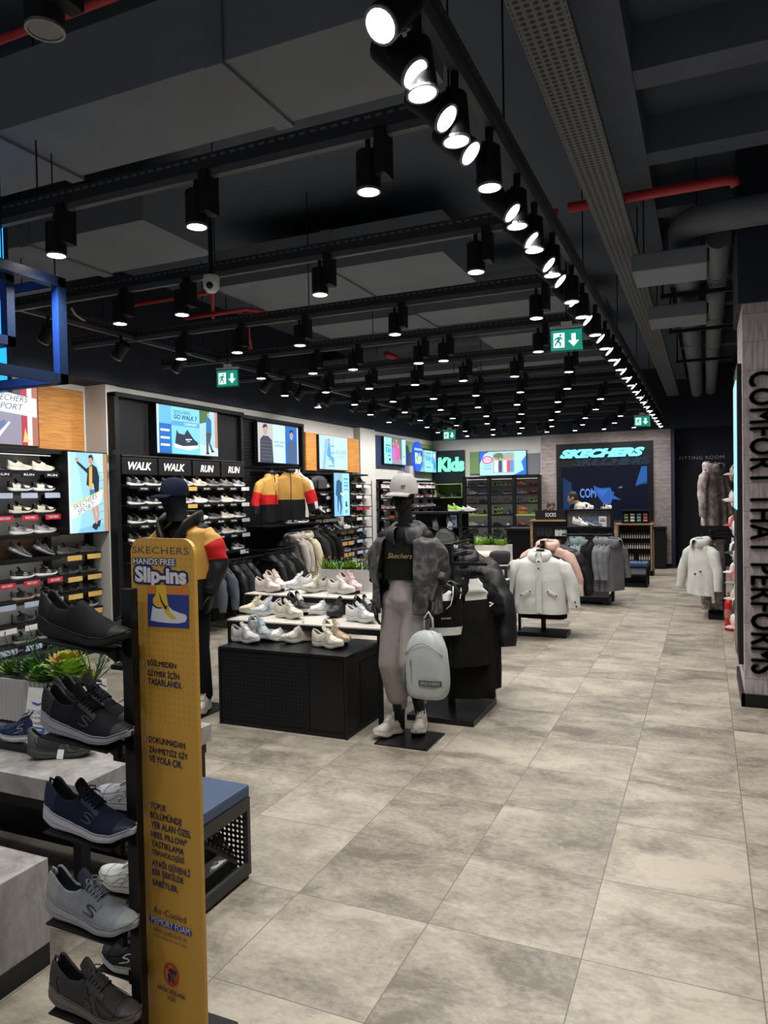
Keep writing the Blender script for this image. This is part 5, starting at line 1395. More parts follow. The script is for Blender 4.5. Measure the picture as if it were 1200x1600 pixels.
part('back_panel', G().bb((-0.34, 0.12, 0.02), (0.34, 0.14, 0.33)), mat('dark_green_back', (0.06, 0.10, 0.03), 0.6, 0, 0.1, 10), sb)
for c, x in enumerate((-6.1, -5.78)): far_shoe('all black', 'run', '%s of two in the lime display box' % nth(c), (x, 17.18, 1.64), 0.5, 'shoes in the lime display box', 'child shoe', small=0.9)
t = thing('shelf_unit', 'three bay black kids shelving on the end wall', 'shelf unit', (-4.46, 17.2, 0))
bx = [-5.37, -4.76, -4.15, -3.55]
for i, x in enumerate(bx): upart(t, 'post', G().bb((x-0.035, 17.02, 0), (x+0.035, 17.12, 2.12)), BLACK)
upart(t, 'top_rail', G().bb((-5.40, 17.02, 2.09), (-3.52, 17.38, 2.12)), BLACK)
upart(t, 'back_panel', G().bb((-5.37, 17.37, 0.05), (-3.55, 17.39, 2.09)), LITG)
rowsE = [1.89, 1.695, 1.49, 1.21, 0.93, 0.66, 0.36]
for r, z in enumerate(rowsE):
    for b in range(3):
        lime = (r == 3 and b != 1) or (r == 5 and b != 1)
        upart(t, 'shelf', G().bb((bx[b]+0.035, 17.05, z-0.022), (bx[b+1]-0.035, 17.37, z)).bb((bx[b]+0.035, 17.05, z-0.038), (bx[b+1]-0.035, 17.057, z-0.020)), LIME if lime else BLACK, label='lime shelf' if lime else None)
        upart(t, 'light_strip', G().bb((bx[b]+0.06, 17.10, z+0.158), (bx[b+1]-0.06, 17.12, z+0.163)) if r == 0 else G().bb((bx[b]+0.06, 17.10, rowsE[r-1]-0.028), (bx[b+1]-0.06, 17.12, rowsE[r-1]-0.023)), LEDM if r > 1 else LEDS)
ce = [['dark grey', 'black and white', 'black and lime', 'orange and black', 'orange', 'red'],
      ['white', 'blue', 'dark grey', 'black and white', 'lilac', 'red'],
      ['brown', 'all black', 'brown', 'brown', 'dark grey', 'black and lime'],
      ['black and white', 'all black', 'black and lime', 'dark grey', 'orange', 'olive'],
      ['white', 'blue', 'all black', 'grey and white', 'red', 'red'],
      ['brown', 'all black', 'all black', 'all black', 'navy and white', 'blue'],
      ['dark grey', 'all black', 'all black', 'dark grey', 'white', 'all black']]
wordsE = ['one','two','three','four','five','six','seven']
for r, z in enumerate(rowsE):
    for c in range(6):
        x = bx[c//2]+0.05+0.27*(c % 2)
        front = r in (3, 4, 5) and c % 2 == 1
        far_shoe(ce[r][c], 'run', '%s along shelf %s of the end wall kids shelving' % (nth(c), wordsE[r]), (x+(0.12 if front else 0), 17.20 if not front else 17.3, z), -pi/2 if front else 0.0, 'kids shoes on the end wall', 'child shoe', small=0.82)
        if r in (3, 5) and c in (0, 2, 4): far_shoe(ce[r][c], 'run', 'stacked on the %s shoe of end wall shelf %s' % (nth(c), wordsE[r]), (x+0.01, 17.20, z+0.105), 0.0, 'stacked kids shoes on the end wall', 'child shoe', small=0.82)
P = Pic(1.14, 0.57)
P.r(0, 0, 1, 1, GL((0.33, 0.62, 0.80), 1)).p([(0, 0.5), (0.1, 0.9), (0.2, 1), (0, 1)], GL((0.02, 0.12, 0.55), 1)).p([(0.74, 0), (0.95, 0.2), (0.9, 0.55), (1, 0.8), (1, 0)], GL((0.02, 0.15, 0.62), 1)).r(0.28, 0.08, 0.76, 0.96, GL((0.30, 0.42, 0.40), 1)).e(0.42, 0.8, 0.12, 0.14, GL((0.10, 0.17, 0.08), 1)).e(0.62, 0.82, 0.12, 0.12, GL((0.28, 0.32, 0.26), 1))
for q, (x, cc) in enumerate(((0.36, (.65, .65, .62)), (0.45, (.05, .07, .15)), (0.55, (.6, .58, .6)), (0.63, (.5, .08, .12)), (0.70, (.1, .25, .5)))):
    P.p([(x-0.04, 0.3), (x-0.035, 0.62), (x+0.035, 0.62), (x+0.04, 0.3), (x+0.03, 0.12), (x-0.03, 0.12)], GL(cc, 1)).e(x, 0.69, 0.026, 0.065, SK)
P.e(0.17, 0.66, 0.12, 0.17, GL((0.68, 0.03, 0.15), 1)).e(0.17, 0.66, 0.09, 0.12, GL((0.6, 0.75, 0.85), 1)).t('FUN', 0.11, 0.6, 0.12, 0.13, GL((0.6, 0.05, 0.15), 1), bold=0.03).t('KEŞFE', 0.10, 0.36, 0.16, 0.09, GL((0.1, 0.1, 0.2), 1)).t('HAZIR', 0.09, 0.24, 0.16, 0.09, GL((0.1, 0.1, 0.2), 1))
lightbox('screen', 'wide lit kids screen with a group of children on the end wall', 'screen', (-5.05, 17.30, 2.15), X, 1.14, 0.57, P, 0.05)
single('colour_board', 'green panel behind the end wall kids screen', 'panel', G().bb((-5.32, 17.36, 2.2), (-4.4, 17.40, 2.74)), MATS['kids_green'])
single('colour_board', 'grey panel beside the end wall kids screen', 'panel', G().bb((-3.98, 17.36, 2.15), (-3.60, 17.40, 2.65)), mat('panel_grey', (0.16, 0.17, 0.2), 0.6, 0, 0.05, 8))

# ================================================================== CENTRE TABLES AND MANNEQUINS
TOPW = mat('pale_table_top', (0.52, 0.50, 0.46), 0.45, 0, 0.08, 14)
t = thing('display_plinth', 'black perforated metal plinth before the white sneaker tables', 'plinth', (-2.865, 4.85, 0))
part('body', G().bb((-0.535, -0.29, 0.03), (0.535, 0.30, 0.575)), BLACK, t)
part('front_panel', G().bb((-0.52, -0.296, 0.05), (0.24, -0.288, 0.56)), PEG, t)
part('door', G().bb((0.25, -0.296, 0.05), (0.52, -0.288, 0.56)), BLACKG, t)
part('side_panel', G().bb((0.533, -0.06, 0.05), (0.54, 0.28, 0.5)), PEG, t)
part('top', G().bb((-0.545, -0.30, 0.575), (0.545, 0.31, 0.592)), BLACKG, t, bevel=0.003)
part('base', G().bb((-0.54, -0.295, 0.0), (0.54, 0.305, 0.03)), BLACK, t)
for x in (-0.537, 0.537): part('edge', G().bb((x-0.008, -0.302, 0.0), (x+0.008, -0.286, 0.58)), BLACK, t)
def table(label, x0, x1, y0, y1, z, group=None, legs=True):
    t = thing('display_table', label, 'table', ((x0+x1)/2, (y0+y1)/2, 0), 0, group)
    a, b = (x1-x0)/2, (y1-y0)/2
    part('tabletop', G().bb((-a, -b, z-0.012), (a, b, z)), TOPW, t, bevel=0.002)
    part('frame', G().bb((-a, -b, z-0.055), (a, -b+0.03, z-0.013)).bb((-a, b-0.03, z-0.055), (a, b, z-0.013)).bb((-a, -b+0.03, z-0.055), (-a+0.03, b-0.03, z-0.013)).bb((a-0.03, -b+0.03, z-0.055), (a, b-0.03, z-0.013)), BLACK, t)
    for sx in (-1, 1):
        for sy in (-1, 1):
            part('leg', G().box((sx*(a-0.018), sy*(b-0.018), (z-0.055)/2), (0.032, 0.032, z-0.055)), BLACK, t)
    return t
table('lower pale topped black table behind the perforated plinth', -3.57, -2.20, 4.89, 5.34, 0.735)
table('taller pale topped black table carrying the white planter', -3.72, -2.28, 5.36, 5.98, 0.88)
cz = {'w': dict(up=(.66,.66,.65), sole=(.68,.68,.67), cap=(.72,.72,.71), lin=(.55,.55,.54), lace=(.75,.75,.74), logo=(.6,.6,.6)),
 'gw': dict(up=(.48,.46,.46), sole=(.60,.59,.58), cap=(.40,.39,.39), lin=(.35,.34,.34), lace=(.66,.65,.64), logo=(.3,.3,.3)),
 'gm': dict(up=(.30,.33,.34), sole=(.62,.63,.63), cap=(.22,.25,.26), lin=(.2,.22,.23), lace=(.35,.5,.5), logo=(.2,.22,.23)),
 'cg': dict(up=(.50,.47,.40), sole=(.55,.53,.47), cap=(.40,.39,.32), lin=(.1,.1,.1), lace=(.6,.58,.5), logo=(.3,.3,.28)),
 'tan': dict(up=(.50,.36,.25), sole=(.56,.45,.34), cap=(.55,.42,.31), lin=(.4,.3,.2), lace=(.6,.48,.36), logo=(.5,.4,.3)),
 'cr': dict(up=(.60,.56,.46), sole=(.63,.60,.52), cap=(.60,.56,.46), lin=(.5,.47,.4), lace=(.68,.65,.56), logo=(.5,.47,.4)),
 'yc': dict(up=(.62,.54,.38), sole=(.62,.56,.44), cap=(.58,.50,.36), lin=(.5,.44,.33), lace=(.66,.6,.46), logo=(.5,.45,.36)),
 'lb': dict(up=(.50,.54,.57), sole=(.55,.57,.58), cap=(.38,.42,.45), lin=(.4,.43,.45), lace=(.62,.65,.67), logo=(.4,.42,.45)),
 'bw': dict(up=(.015,.015,.017), sole=(.62,.62,.61), cap=(.02,.02,.022), lin=(.02,.02,.02), lace=(.65,.65,.64), logo=(.6,.6,.6)),
 'bk': dict(up=(.015,.015,.016), sole=(.018,.018,.018), cap=(.022,.022,.023), lin=(.02,.02,.02), lace=(.03,.03,.03), logo=(.05,.05,.05)),
 'pp': dict(up=(.62,.53,.49), sole=(.62,.56,.52), cap=(.64,.58,.53), lin=(.5,.42,.39), lace=(.68,.62,.58), logo=(.55,.48,.45)),
 'pk': dict(up=(.60,.42,.41), sole=(.60,.47,.45), cap=(.60,.45,.44), lin=(.5,.36,.35), lace=(.64,.50,.49), logo=(.5,.4,.4)),
 'wr': dict(up=(.64,.60,.57), sole=(.64,.61,.58), cap=(.60,.52,.49), lin=(.35,.2,.18), lace=(.7,.68,.66), logo=(.3,.3,.35))}
for k_ in cz:
    q = cz[k_]
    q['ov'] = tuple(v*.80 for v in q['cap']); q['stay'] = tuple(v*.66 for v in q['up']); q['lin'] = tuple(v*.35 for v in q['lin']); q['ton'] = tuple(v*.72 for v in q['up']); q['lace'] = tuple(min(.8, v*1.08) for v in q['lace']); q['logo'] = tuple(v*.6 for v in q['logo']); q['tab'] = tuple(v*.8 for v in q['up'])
R_, L_ = -14, -118
chunky = [ # colour, pixel centre of the sole, surface height, heading, label
 ('gw', 384, 1004, .592, R_, 'grey and white chunky sneaker at the plinth corner near the grey jackets', 0),
 ('gm', 406, 990, .592, R_-8, 'raised grey mesh sneaker behind the corner sneaker on the plinth', 1),
 ('w', 440, 1000, .592, L_, 'white chunky sneaker pointing at the viewer in the middle of the plinth', 0),
 ('cg', 465, 1003, .592, L_-6, 'stone grey sneaker with dark lining beside the white one on the plinth', 0),
 ('tan', 525, 996, .592, R_-6, 'raised tan sneaker on the plinth under the table corner', 1),
 ('cr', 513, 1012, .592, R_, 'cream sneaker at the front of the plinth before the tan one', 0),
 ('yc', 399, 958, .735, L_, 'yellowish cream sneaker at the far end of the lower table', 0),
 ('lb', 416, 961, .735, L_+4, 'pale blue grey sneaker leaning beside the yellowish one', 0),
 ('cr', 452, 966, .735, R_, 'cream sneaker at the middle of the lower table', 0),
 ('bw', 466, 950, .735, R_-10, 'raised black and white sneaker behind the cream one', 1),
 ('w', 505, 959, .735, L_, 'white sneaker pointing at the viewer beside the all black one', 0),
 ('bk', 527, 963, .735, L_+30, 'all black sneaker between two white ones on the lower table', 0),
 ('w', 565, 972, .735, R_, 'white sneaker at the table corner beside the mannequin', 0),
 ('bw', 572, 957, .735, R_-10, 'raised black sneaker with white sole beside the mannequin jacket', 1),
 ('pp', 419, 925, .880, R_, 'pale pink sneaker at the front of the upper table', 0),
 ('pp', 430, 914, .880, R_-10, 'raised pale pink sneaker behind the other pale pink one', 1),
 ('w', 465, 920, .880, L_, 'white sneaker pointing at the viewer on the upper table', 0),
 ('cg', 492, 925, .880, L_+10, 'pale grey sneaker before the white planter', 0),
 ('wr', 534, 928, .880, R_, 'white and rose sneaker before the pink one', 0),
 ('pk', 547, 917, .880, R_-10, 'raised pink sneaker before the white planter', 1)]
for i, (c, px, py, z, ang, lab, up) in enumerate(chunky):
    zz = z+(0.052 if up else 0)
    p = onz(px, py, zz); a = radians(ang); d = Vector((cos(a), sin(a), 0))
    q = p-d*0.145
    shoe_thing('sneaker', lab, 'chunk', cz[c], q, a, 'chunky sneakers on the centre tables', pitch=radians(9) if up else 0, upk='leather', wave=0.0022, L=0.29)
    if up:
        q2 = p-d*0.02
        g = G().bb((-0.11, -0.045, 0), (0.10, 0.045, 0.008)).add([(-0.11,-0.045,0.008),(0.10,-0.045,0.008),(0.10,0.045,0.008),(-0.11,0.045,0.008),(-0.11,-0.045,0.062),(-0.11,0.045,0.062),(0.10,-0.045,0.03),(0.10,0.045,0.03)], [(0,1,6,4),(3,5,7,2),(4,6,7,5),(0,4,5,3),(1,2,7,6)])
        o = single('shoe_riser', 'black wedge riser under the '+lab.split(' sneaker')[0].replace('raised ', '')+' sneaker', 'riser', g, BLACK, 'shoe risers on the centre tables')
        o.location = (q2.x, q2.y, z); o.rotation_euler = (0, 0, a)
# long planter
def planter(label, x0, x1, y0, y1, z0, h, m, ntuft, seed, flowers=True, lush=1.0):
    random.seed(seed)
    t = thing('planter', label, 'planter', ((x0+x1)/2, (y0+y1)/2, z0))
    a, b = (x1-x0)/2, (y1-y0)/2; k = 0.012
    g = G().bb((-a, -b, 0), (a, -b+k, h)).bb((-a, b-k, 0), (a, b, h)).bb((-a, -b+k, 0), (-a+k, b-k, h)).bb((a-k, -b+k, 0), (a, b-k, h))
    part('box', g, m, t); part('soil', G().bb((-a+k, -b+k, 0), (a-k, b-k, h-0.03)), mat('soil', (0.03, 0.02, 0.015), 0.9, 0, 0.3, 60), t)
    g = G()
    for i in range(ntuft):
        x = random.uniform(-a+0.03, a-0.03); y = random.uniform(-b+0.03, b-0.03); c = Vector((x, y, h-0.03))
        r = random.random()
        if r < 0.45: rosette(g, c+Z*0.02, random.uniform(.05, .09)*lush, random.choice([0, 1, 1]), 1)
        elif r < 0.8:
            for q in range(14):
                aa = random.uniform(0, 2*pi); e = random.uniform(.7, 1.5)
                blade(g, c, (cos(aa)*cos(e), sin(aa)*cos(e), sin(e)), random.uniform(.08, .17)*lush, 0.006, random.choice([0, 0, 1, 2]), 0.2, 3)
        else: twigs(g, c, random.uniform(.12, .2)*lush, 4, 2, 0.35)
        if flowers and random.random() < 0.4:
            f = c+Vector((random.uniform(-.03, .03), random.uniform(-.03, .03), random.uniform(.08, .15)))
            g.tube([c, f], 0.002, 4, 0); rosette(g, f, 0.022, random.choice([3, 4, 3]), None, 2, 6)
    part('foliage', g, LEAF, t)
    return t
p = onz(482, 926, 0.88)
planter('long white planter with grasses and red flowers on the upper table', p.x, p.x+0.95, 5.74, 5.94, 0.88, 0.19, mat('planter_white', (0.55, 0.54, 0.53), 0.5, 0, 0.03, 12), 46, 3)

# ---- standing mannequins
MANQ = mat('mannequin_black', (0.006, 0.006, 0.0065), 0.55, 0, 0.1, 20, spec=0.25)
def camo(name, a, b, c, sc=9.0, rough=0.6):
    m, nt, bs = nodes_mat(name)
    tc = nt.nodes.new('ShaderNodeTexCoord'); n = nt.nodes.new('ShaderNodeTexNoise'); n.inputs['Scale'].default_value = sc; n.inputs['Detail'].default_value = 5; n.inputs['Distortion'].default_value = 1.2
    nt.links.new(tc.outputs['Object'], n.inputs['Vector'])
    r = nt.nodes.new('ShaderNodeValToRGB'); el = r.color_ramp.elements
    el[0].position = 0.36; el[0].color = (*a, 1); el[1].position = 0.66; el[1].color = (*c, 1); x = el.new(0.5); x.color = (*b, 1)
    nt.links.new(n.outputs['Fac'], r.inputs[0]); nt.links.new(r.outputs[0], bs.inputs['Base Color']); bs.inputs['Roughness'].default_value = rough
    bp = nt.nodes.new('ShaderNodeBump'); bp.inputs['Strength'].default_value = 0.12; bp.inputs['Distance'].default_value = 0.006; nt.links.new(n.outputs['Fac'], bp.inputs['Height']); nt.links.new(bp.outputs[0], bs.inputs['Normal'])
    return m
def cap_parts(t, c, yaw, m, s=1.0, logo=None, deep=0.0):
    """baseball cap: panelled crown, curved peak, button"""
    R = Matrix.Translation(Vector(c)) @ Matrix.Rotation(yaw, 4, 'Z')
    rs = []
    for z, r in ((-0.02-deep, 1.0), (0.0, 1.02), (0.03, 0.99), (0.06, 0.90), (0.085, 0.72), (0.10, 0.45), (0.107, 0.15)):
        rs.append([Vector((0.086*s*r*cos(a)*(1+0.012*cos(6*a)), 0.010+0.105*s*r*sin(a)*(1+0.012*cos(6*a)), z*s)) for a in [2*pi*k/36 for k in range(36)]])
    part('cap_crown', G().rings(rs, 0, False, True).xf(R), m, t, smooth=True)
    rs = []
    for d, dz in ((0.0, 0.0), (0.03, -0.002), (0.06, -0.012), (0.078, -0.022)):
        row = []
        for k in range(15):
            a = radians(-90-72+144*k/14)
            f = cos(radians(-72+144*k/14))
            row.append(Vector((0.088*s*cos(a), 0.010+0.105*s*sin(a), -0.008-deep))+Vector((0, -d*s*max(0, f)**0.6, dz*s-0.018*(1-f)*s)))
        rs.append(row)
    g = G().rings(rs, 0, False, False, closed=False).xf(R)
    o = part('cap_peak', g, m, t, smooth=True); sd = o.modifiers.new('thick', 'SOLIDIFY'); sd.thickness = 0.004
    part('cap_button', G().ball((0, 0.01, 0.108*s), 0.008).xf(R), m, t, smooth=True)
    return R
plate = single('base_plate', 'flat square black base plate under the mannequin in grey trousers', 'base plate', G().bb((-2.11, 4.54, 0.0), (-1.72, 4.91, 0.012)), BLACKG, bevel=0.002)
fm_ = thing('mannequin', 'black mannequin in white cap, open camouflage jacket and taupe trousers', 'mannequin', (-1.93, 4.72, 0.012))
o0 = Vector((-1.93, 4.72, 0.012))
def L0(x, y, z): return Vector((x, y, z))-o0
fa = onz(624, 1142, .02); ta = onz(584, 1153, .02); fb = onz(659, 1133, .02); tb = onz(649, 1154, .02)
g = G()
HC = L0(-1.925, 4.70, 1.715)
yawF = radians(-14)
hm = head_g(g, HC, 0.98, yawF, radians(4))
capsule(g, HC+Vector((0, 0.02, -0.06)), L0(-1.925, 4.735, 1.46), 0.050, 0.056)
capsule(g, L0(-2.07, 4.735, 1.425), L0(-1.78, 4.735, 1.425), 0.058, 0.058)
capsule(g, L0(-1.925, 4.735, 1.42), L0(-1.925, 4.73, 1.20), 0.105, 0.085); capsule(g, L0(-1.99, 4.70, 1.30), L0(-1.86, 4.70, 1.30), 0.07, 0.07)
capsule(g, L0(-1.93, 4.73, 1.20), L0(-1.94, 4.735, 0.98), 0.088, 0.11); capsule(g, L0(-2.00, 4.745, 0.95), L0(-1.87, 4.745, 0.95), 0.105, 0.105)
ankA = Vector((fa.x+0.01, fa.y-0.01, 0.12))-o0; ankB = Vector((fb.x, fb.y-0.03, 0.12))-o0
for hip, knee, ank, foot in ((L0(-2.01, 4.74, .93), L0(-2.035, 4.715, .52), ankA, Vector((ta.x, ta.y, .05))-o0), (L0(-1.86, 4.74, .93), L0(-1.87, 4.67, .54), ankB, Vector((tb.x, tb.y, .05))-o0)):
    capsule(g, hip, knee, 0.095, 0.056); capsule(g, knee, ank, 0.055, 0.037); capsule(g, ank, ank+Vector((0, 0, -0.06)), 0.037, 0.036); capsule(g, ank+Vector((0, 0, -0.055)), ank.lerp(foot, 0.45)+Vector((0, 0, -0.035)), 0.032, 0.024)
eR = L0(-2.155, 4.79, 1.16); wR = L0(-2.13, 4.66, 0.95); eL = L0(-1.70, 4.77, 1.16); wL = L0(-1.70, 4.62, 1.00)
capsule(g, L0(-2.08, 4.735, 1.42), eR, 0.050, 0.038); capsule(g, eR, wR, 0.038, 0.026); capsule(g, L0(-1.77, 4.735, 1.42), eL, 0.050, 0.038); capsule(g, eL, wL, 0.038, 0.026)
hand_g(g, wR, (0.15, -0.35, -1), (0.6, 0, -0.2), -1, 0.92, 0.5); hand_g(g, wL, (-0.05, -0.35, -1), (-0.5, -0.6, 0), 1, 0.92, 0.75)
fleshed('body', g, MANQ, fm_, 0.0055, 5)
# cropped black top, with script across the chest
TEE = cmat((.006,.006,.0065), 'cloth')
rs, cl = body_rings(0.34, 0.34, 0.215, 1.0, 0, 2.0, fold=0.004, waist=0.9)
part('crop_top', G().rings(rs, 0, False, False).xf(Matrix.Translation(L0(-1.925, 4.73, 1.475))), TEE, fm_, smooth=True, sub=1)
text_on('Skechers', L0(-2.015, 4.612, 1.285), Vector((1, -0.05, 0)), Z, 0.19, 0.035, mat('gold_script', (0.5, 0.36, 0.14), 0.4, 0.3), fm_, shear=0.4)
# trousers
g = G(); TPE = cmat((.28,.245,.235), 'cloth')
capsule(g, L0(-1.93, 4.73, 1.10), L0(-1.935, 4.735, 1.0), 0.118, 0.135); capsule(g, L0(-2.00, 4.745, 0.95), L0(-1.87, 4.745, 0.95), 0.125, 0.125)
for hip, knee, ank in ((L0(-2.01, 4.735, .92), L0(-2.04, 4.71, .54), ankA+Vector((0, 0, .11))), (L0(-1.86, 4.735, .92), L0(-1.87, 4.665, .56), ankB+Vector((0, 0, .12)))):
    capsule(g, hip, knee, 0.112, 0.092); capsule(g, knee, ank.lerp(knee, .2), 0.092, 0.078); capsule(g, ank.lerp(knee, .2), ank+Vector((0, 0, .01)), 0.078, 0.056)
for i in range(len(g.v)): g.v[i] = g.v[i]+wr(g.v[i], 0.016, 9, 4)
tr_ = fleshed('trousers', g, TPE, fm_, 0.009, 4)
part('waistband', G().rings([[L0(-1.93+0.128*cos(a), 4.732+0.112*sin(a), z) for a in [2*pi*k/28 for k in range(28)]] for z in (1.10, 1.155)], 0, False, False), TPE, fm_, smooth=True)
for ank in (ankA, ankB): part('trouser_cuff', G().cyl(ank+Vector((0, 0, .075)), ank+Vector((0, 0, .13)), 0.050, 0.058, 18), TPE, fm_, smooth=40)
# open jacket
JK = camo('dark_camouflage', (0.014, 0.013, 0.015), (0.036, 0.034, 0.036), (0.105, 0.10, 0.103), 13)
rs, cl = body_rings(0.45, 0.575, 0.30, 1.10, 0, 5.0, n=44, fold=0.012, a0=radians(-90+20), a1=radians(270-33), nz=26)
rs = [[p+wr(p, 0.022, 7, 3)*min(1, max(0, -p.z*3)) for p in r] for r in rs]
o = part('jacket', G().rings(rs, 0, False, False, closed=False).xf(Matrix.Translation(L0(-1.925, 4.74, 1.475))), JK, fm_, smooth=True, sub=1)
sd = o.modifiers.new('thick', 'SOLIDIFY'); sd.thickness = 0.008; sd.offset = 1
for s, e, w in ((-1, eR, wR), (1, eL, wL)):
    sh = L0(-1.925+s*0.165, 4.74, 1.40)
    rr = sleeve_rings([sh, sh.lerp(e, 0.45)+Vector((s*0.035, 0, 0)), e+Vector((s*0.012, 0.01, 0)), e.lerp(w, 0.20)], [0.065, 0.082, 0.074, 0.066], 3.0+s)
    rr = [[p+wr(p, 0.02, 13, 6) for p in r] for r in rr]
    part('jacket_sleeve', G().rings(rr, 0, True, False), JK, fm_, smooth=True, sub=1)
    part('jacket_cuff', G().cyl(e.lerp(w, .12), e.lerp(w, .26), 0.062, 0.056, 16), JK, fm_, smooth=40)
part('jacket_hood', hood_g(1.08, 2.0).xf(Matrix.Translation(L0(-1.925, 4.745, 1.462))), JK, fm_, smooth=True, sub=1)
Rc = cap_parts(fm_, HC+Vector((0, 0, 0.045)), yawF, cmat((.44,.43,.41), 'cloth'), 1.05, deep=0.012)
part('cap_badge', G().box((0.062, -0.082, 0.02), (0.03, 0.004, 0.014), rz=radians(38)).xf(Rc), cmat((.16,.16,.15), 'cloth'), fm_)
# shoes on the feet
mshoe = dict(up=(.46,.42,.38), sole=(.60,.55,.49), cap=(.40,.36,.33), lin=(.3,.27,.25), lace=(.6,.55,.5), logo=(.35,.32,.3), out=(.35,.25,.18))
def feet(parent, o0, heel, toe, c, kind='chunk'):
    d = Vector((toe.x-heel.x, toe.y-heel.y, 0)); a = math.atan2(d.y, d.x)
    M = Matrix.Translation(Vector((heel.x, heel.y, 0.014))-o0) @ Matrix.Rotation(a, 4, 'Z')
    s = Shoe(kind, min(0.29, max(0.25, d.length)))
    sh = part('sneaker', s.upper().xf(M), [cmat(c['up'], 'leather'), cmat(c['cap'], 'leather'), cmat(c['lin'], 'cloth')], parent, smooth=60)
    part('sole', s.sole(0.002).xf(M), [cmat(c['sole'], 'foam'), cmat(c['out'], 'leather')], sh, smooth=50)
    part('laces', s.laces().xf(M), cmat(c['lace'], 'cloth'), sh, smooth=True); part('tongue', s.tongue().xf(M), cmat(c['lin'], 'cloth'), sh, smooth=True)
    part('overlay', s.overlay().xf(M), cmat(c['cap'], 'leather'), sh, smooth=True)
feet(fm_, o0, fa+(fa-ta).normalized()*0.02, ta, mshoe); feet(fm_, o0, fb+(fb-tb).normalized()*0.03, tb, mshoe)

# grey backpack hanging from the hand
bp_ = thing('backpack', 'pale grey backpack with a dark band hanging from the mannequin hand', 'backpack', (-1.70, 4.52, 0.365))
BPM = cmat((.36,.385,.385), 'nylon')
rs = []
for z, w, d in ((0, .62, .6), (.015, .86, .85), (.06, .98, 1), (.16, 1, 1), (.26, .97, .98), (.34, .88, .9), (.40, .72, .75), (.44, .48, .5), (.455, .2, .2)):
    rs.append([Vector((0.150*w*math.copysign(abs(cos(a))**0.62, cos(a)), 0.085*d*math.copysign(abs(sin(a))**0.7, sin(a)), z))+wr(Vector((cos(a), sin(a), z*4)), 0.012, 2.3, 1)*min(1, z*12) for a in [2*pi*k/36 for k in range(36)]])
part('body', G().rings(rs), BPM, bp_, smooth=True, sub=1)
BPD = cmat((.24,.26,.26), 'nylon')
def on_front(x, z): return Vector((x, -0.085*(1-abs(x/0.155)**3*0.5)-0.006, z))
part('front_seam', G().tube([on_front(-0.13, 0.30)]+[on_front(-0.13+0.26*k/10, 0.30+0.085*sin(pi*k/10)) for k in range(1, 10)]+[on_front(0.13, 0.30)], 0.004, 6), BPD, bp_, smooth=True)
part('pocket_zip', G().tube([on_front(-0.085, 0.27), on_front(-0.083, 0.20), on_front(-0.08, 0.12)], 0.0045, 6).tube([on_front(-0.085, 0.27), on_front(-0.09, 0.25)+Vector((0, -0.008, 0)), on_front(-0.088, 0.235)+Vector((0, -0.01, 0))], 0.003, 5), CHROME, bp_)
part('band', G().rings([[on_front(-0.03+0.155*k/8, z)+Vector((0, -0.002, 0)) for k in range(9)] for z in (0.105, 0.142)], 0, False, False, closed=False), cmat((.07,.075,.075), 'cloth'), bp_)
g = text_fit('SKECHERS', 0.13, 0.020, bold=0.02, shear=0.2); g.v = [on_front(p.x-0.018, p.y+0.114)+Vector((0, -0.004, 0)) for p in g.v]
part('lettering', g, cmat((.3,.32,.32), 'cloth'), bp_)
part('handle', G().tube([(-0.03, 0.03, 0.44), (-0.025, 0.03, 0.53), (0.0, 0.04, 0.57), (0.03, 0.03, 0.53), (0.035, 0.03, 0.44)], 0.008, 8), BPM, bp_, smooth=True)
part('side_pocket', G().ball((-0.148, 0.0, 0.13), (0.022, 0.065, 0.10)), cmat((.10,.11,.11), 'mesh'), bp_, smooth=True)
for s in (-1, 1): part('strap', G().tube([(s*0.06, 0.07, 0.42), (s*0.08, 0.12, 0.30), (s*0.10, 0.11, 0.12), (s*0.11, 0.07, 0.03)], [0.018, 0.022, 0.016, 0.01], 8), BPD, bp_, smooth=True)

# male mannequin
mm = thing('mannequin', 'black mannequin in navy cap and yellow, red and black jacket', 'mannequin', (-3.88, 4.75, 0.012)); o0 = Vector((-3.88, 4.75, 0.012))
single('base_plate', 'black base plate under the mannequin in the yellow jacket', 'base plate', G().bb((-4.12, 4.50, 0), (-3.62, 4.98, 0.012)), BLACKG, bevel=0.002)
g = G(); HC = L0(-3.925, 4.70, 1.735); yawM = radians(-38)
head_g(g, HC, 1.0, yawM, 0.0)
capsule(g, HC+Vector((0, .02, -.06)), L0(-3.88, 4.76, 1.5), .056, .064); capsule(g, L0(-4.06, 4.76, 1.46), L0(-3.70, 4.76, 1.46), .07, .07)
capsule(g, L0(-3.88, 4.76, 1.42), L0(-3.88, 4.76, 1.05), .13, .115); capsule(g, L0(-3.96, 4.77, .95), L0(-3.80, 4.77, .95), .11, .11)
fa = onz(297, 1120, .02); fa = Vector((-3.985, 4.80, 0)); ta = Vector((-4.04, 4.53, 0)); fb = Vector((-3.735, 4.83, 0)); tb = Vector((-3.66, 4.57, 0))
for hip, knee, f, tt in ((L0(-3.96, 4.77, .93), L0(-3.97, 4.74, .52), fa, ta), (L0(-3.80, 4.77, .93), L0(-3.78, 4.76, .52), fb, tb)):
    an = Vector((f.x, f.y-.04, .10))-o0; capsule(g, hip, knee, .10, .062); capsule(g, knee, an, .06, .042); capsule(g, an, an.lerp(Vector((tt.x, tt.y, .05))-o0, .45)-Vector((0, 0, .02)), .04, .026)
eR = L0(-4.17, 4.80, 1.20); wR = L0(-4.17, 4.72, .96); eL = L0(-3.565, 4.78, 1.20); wL = L0(-3.57, 4.70, .97)
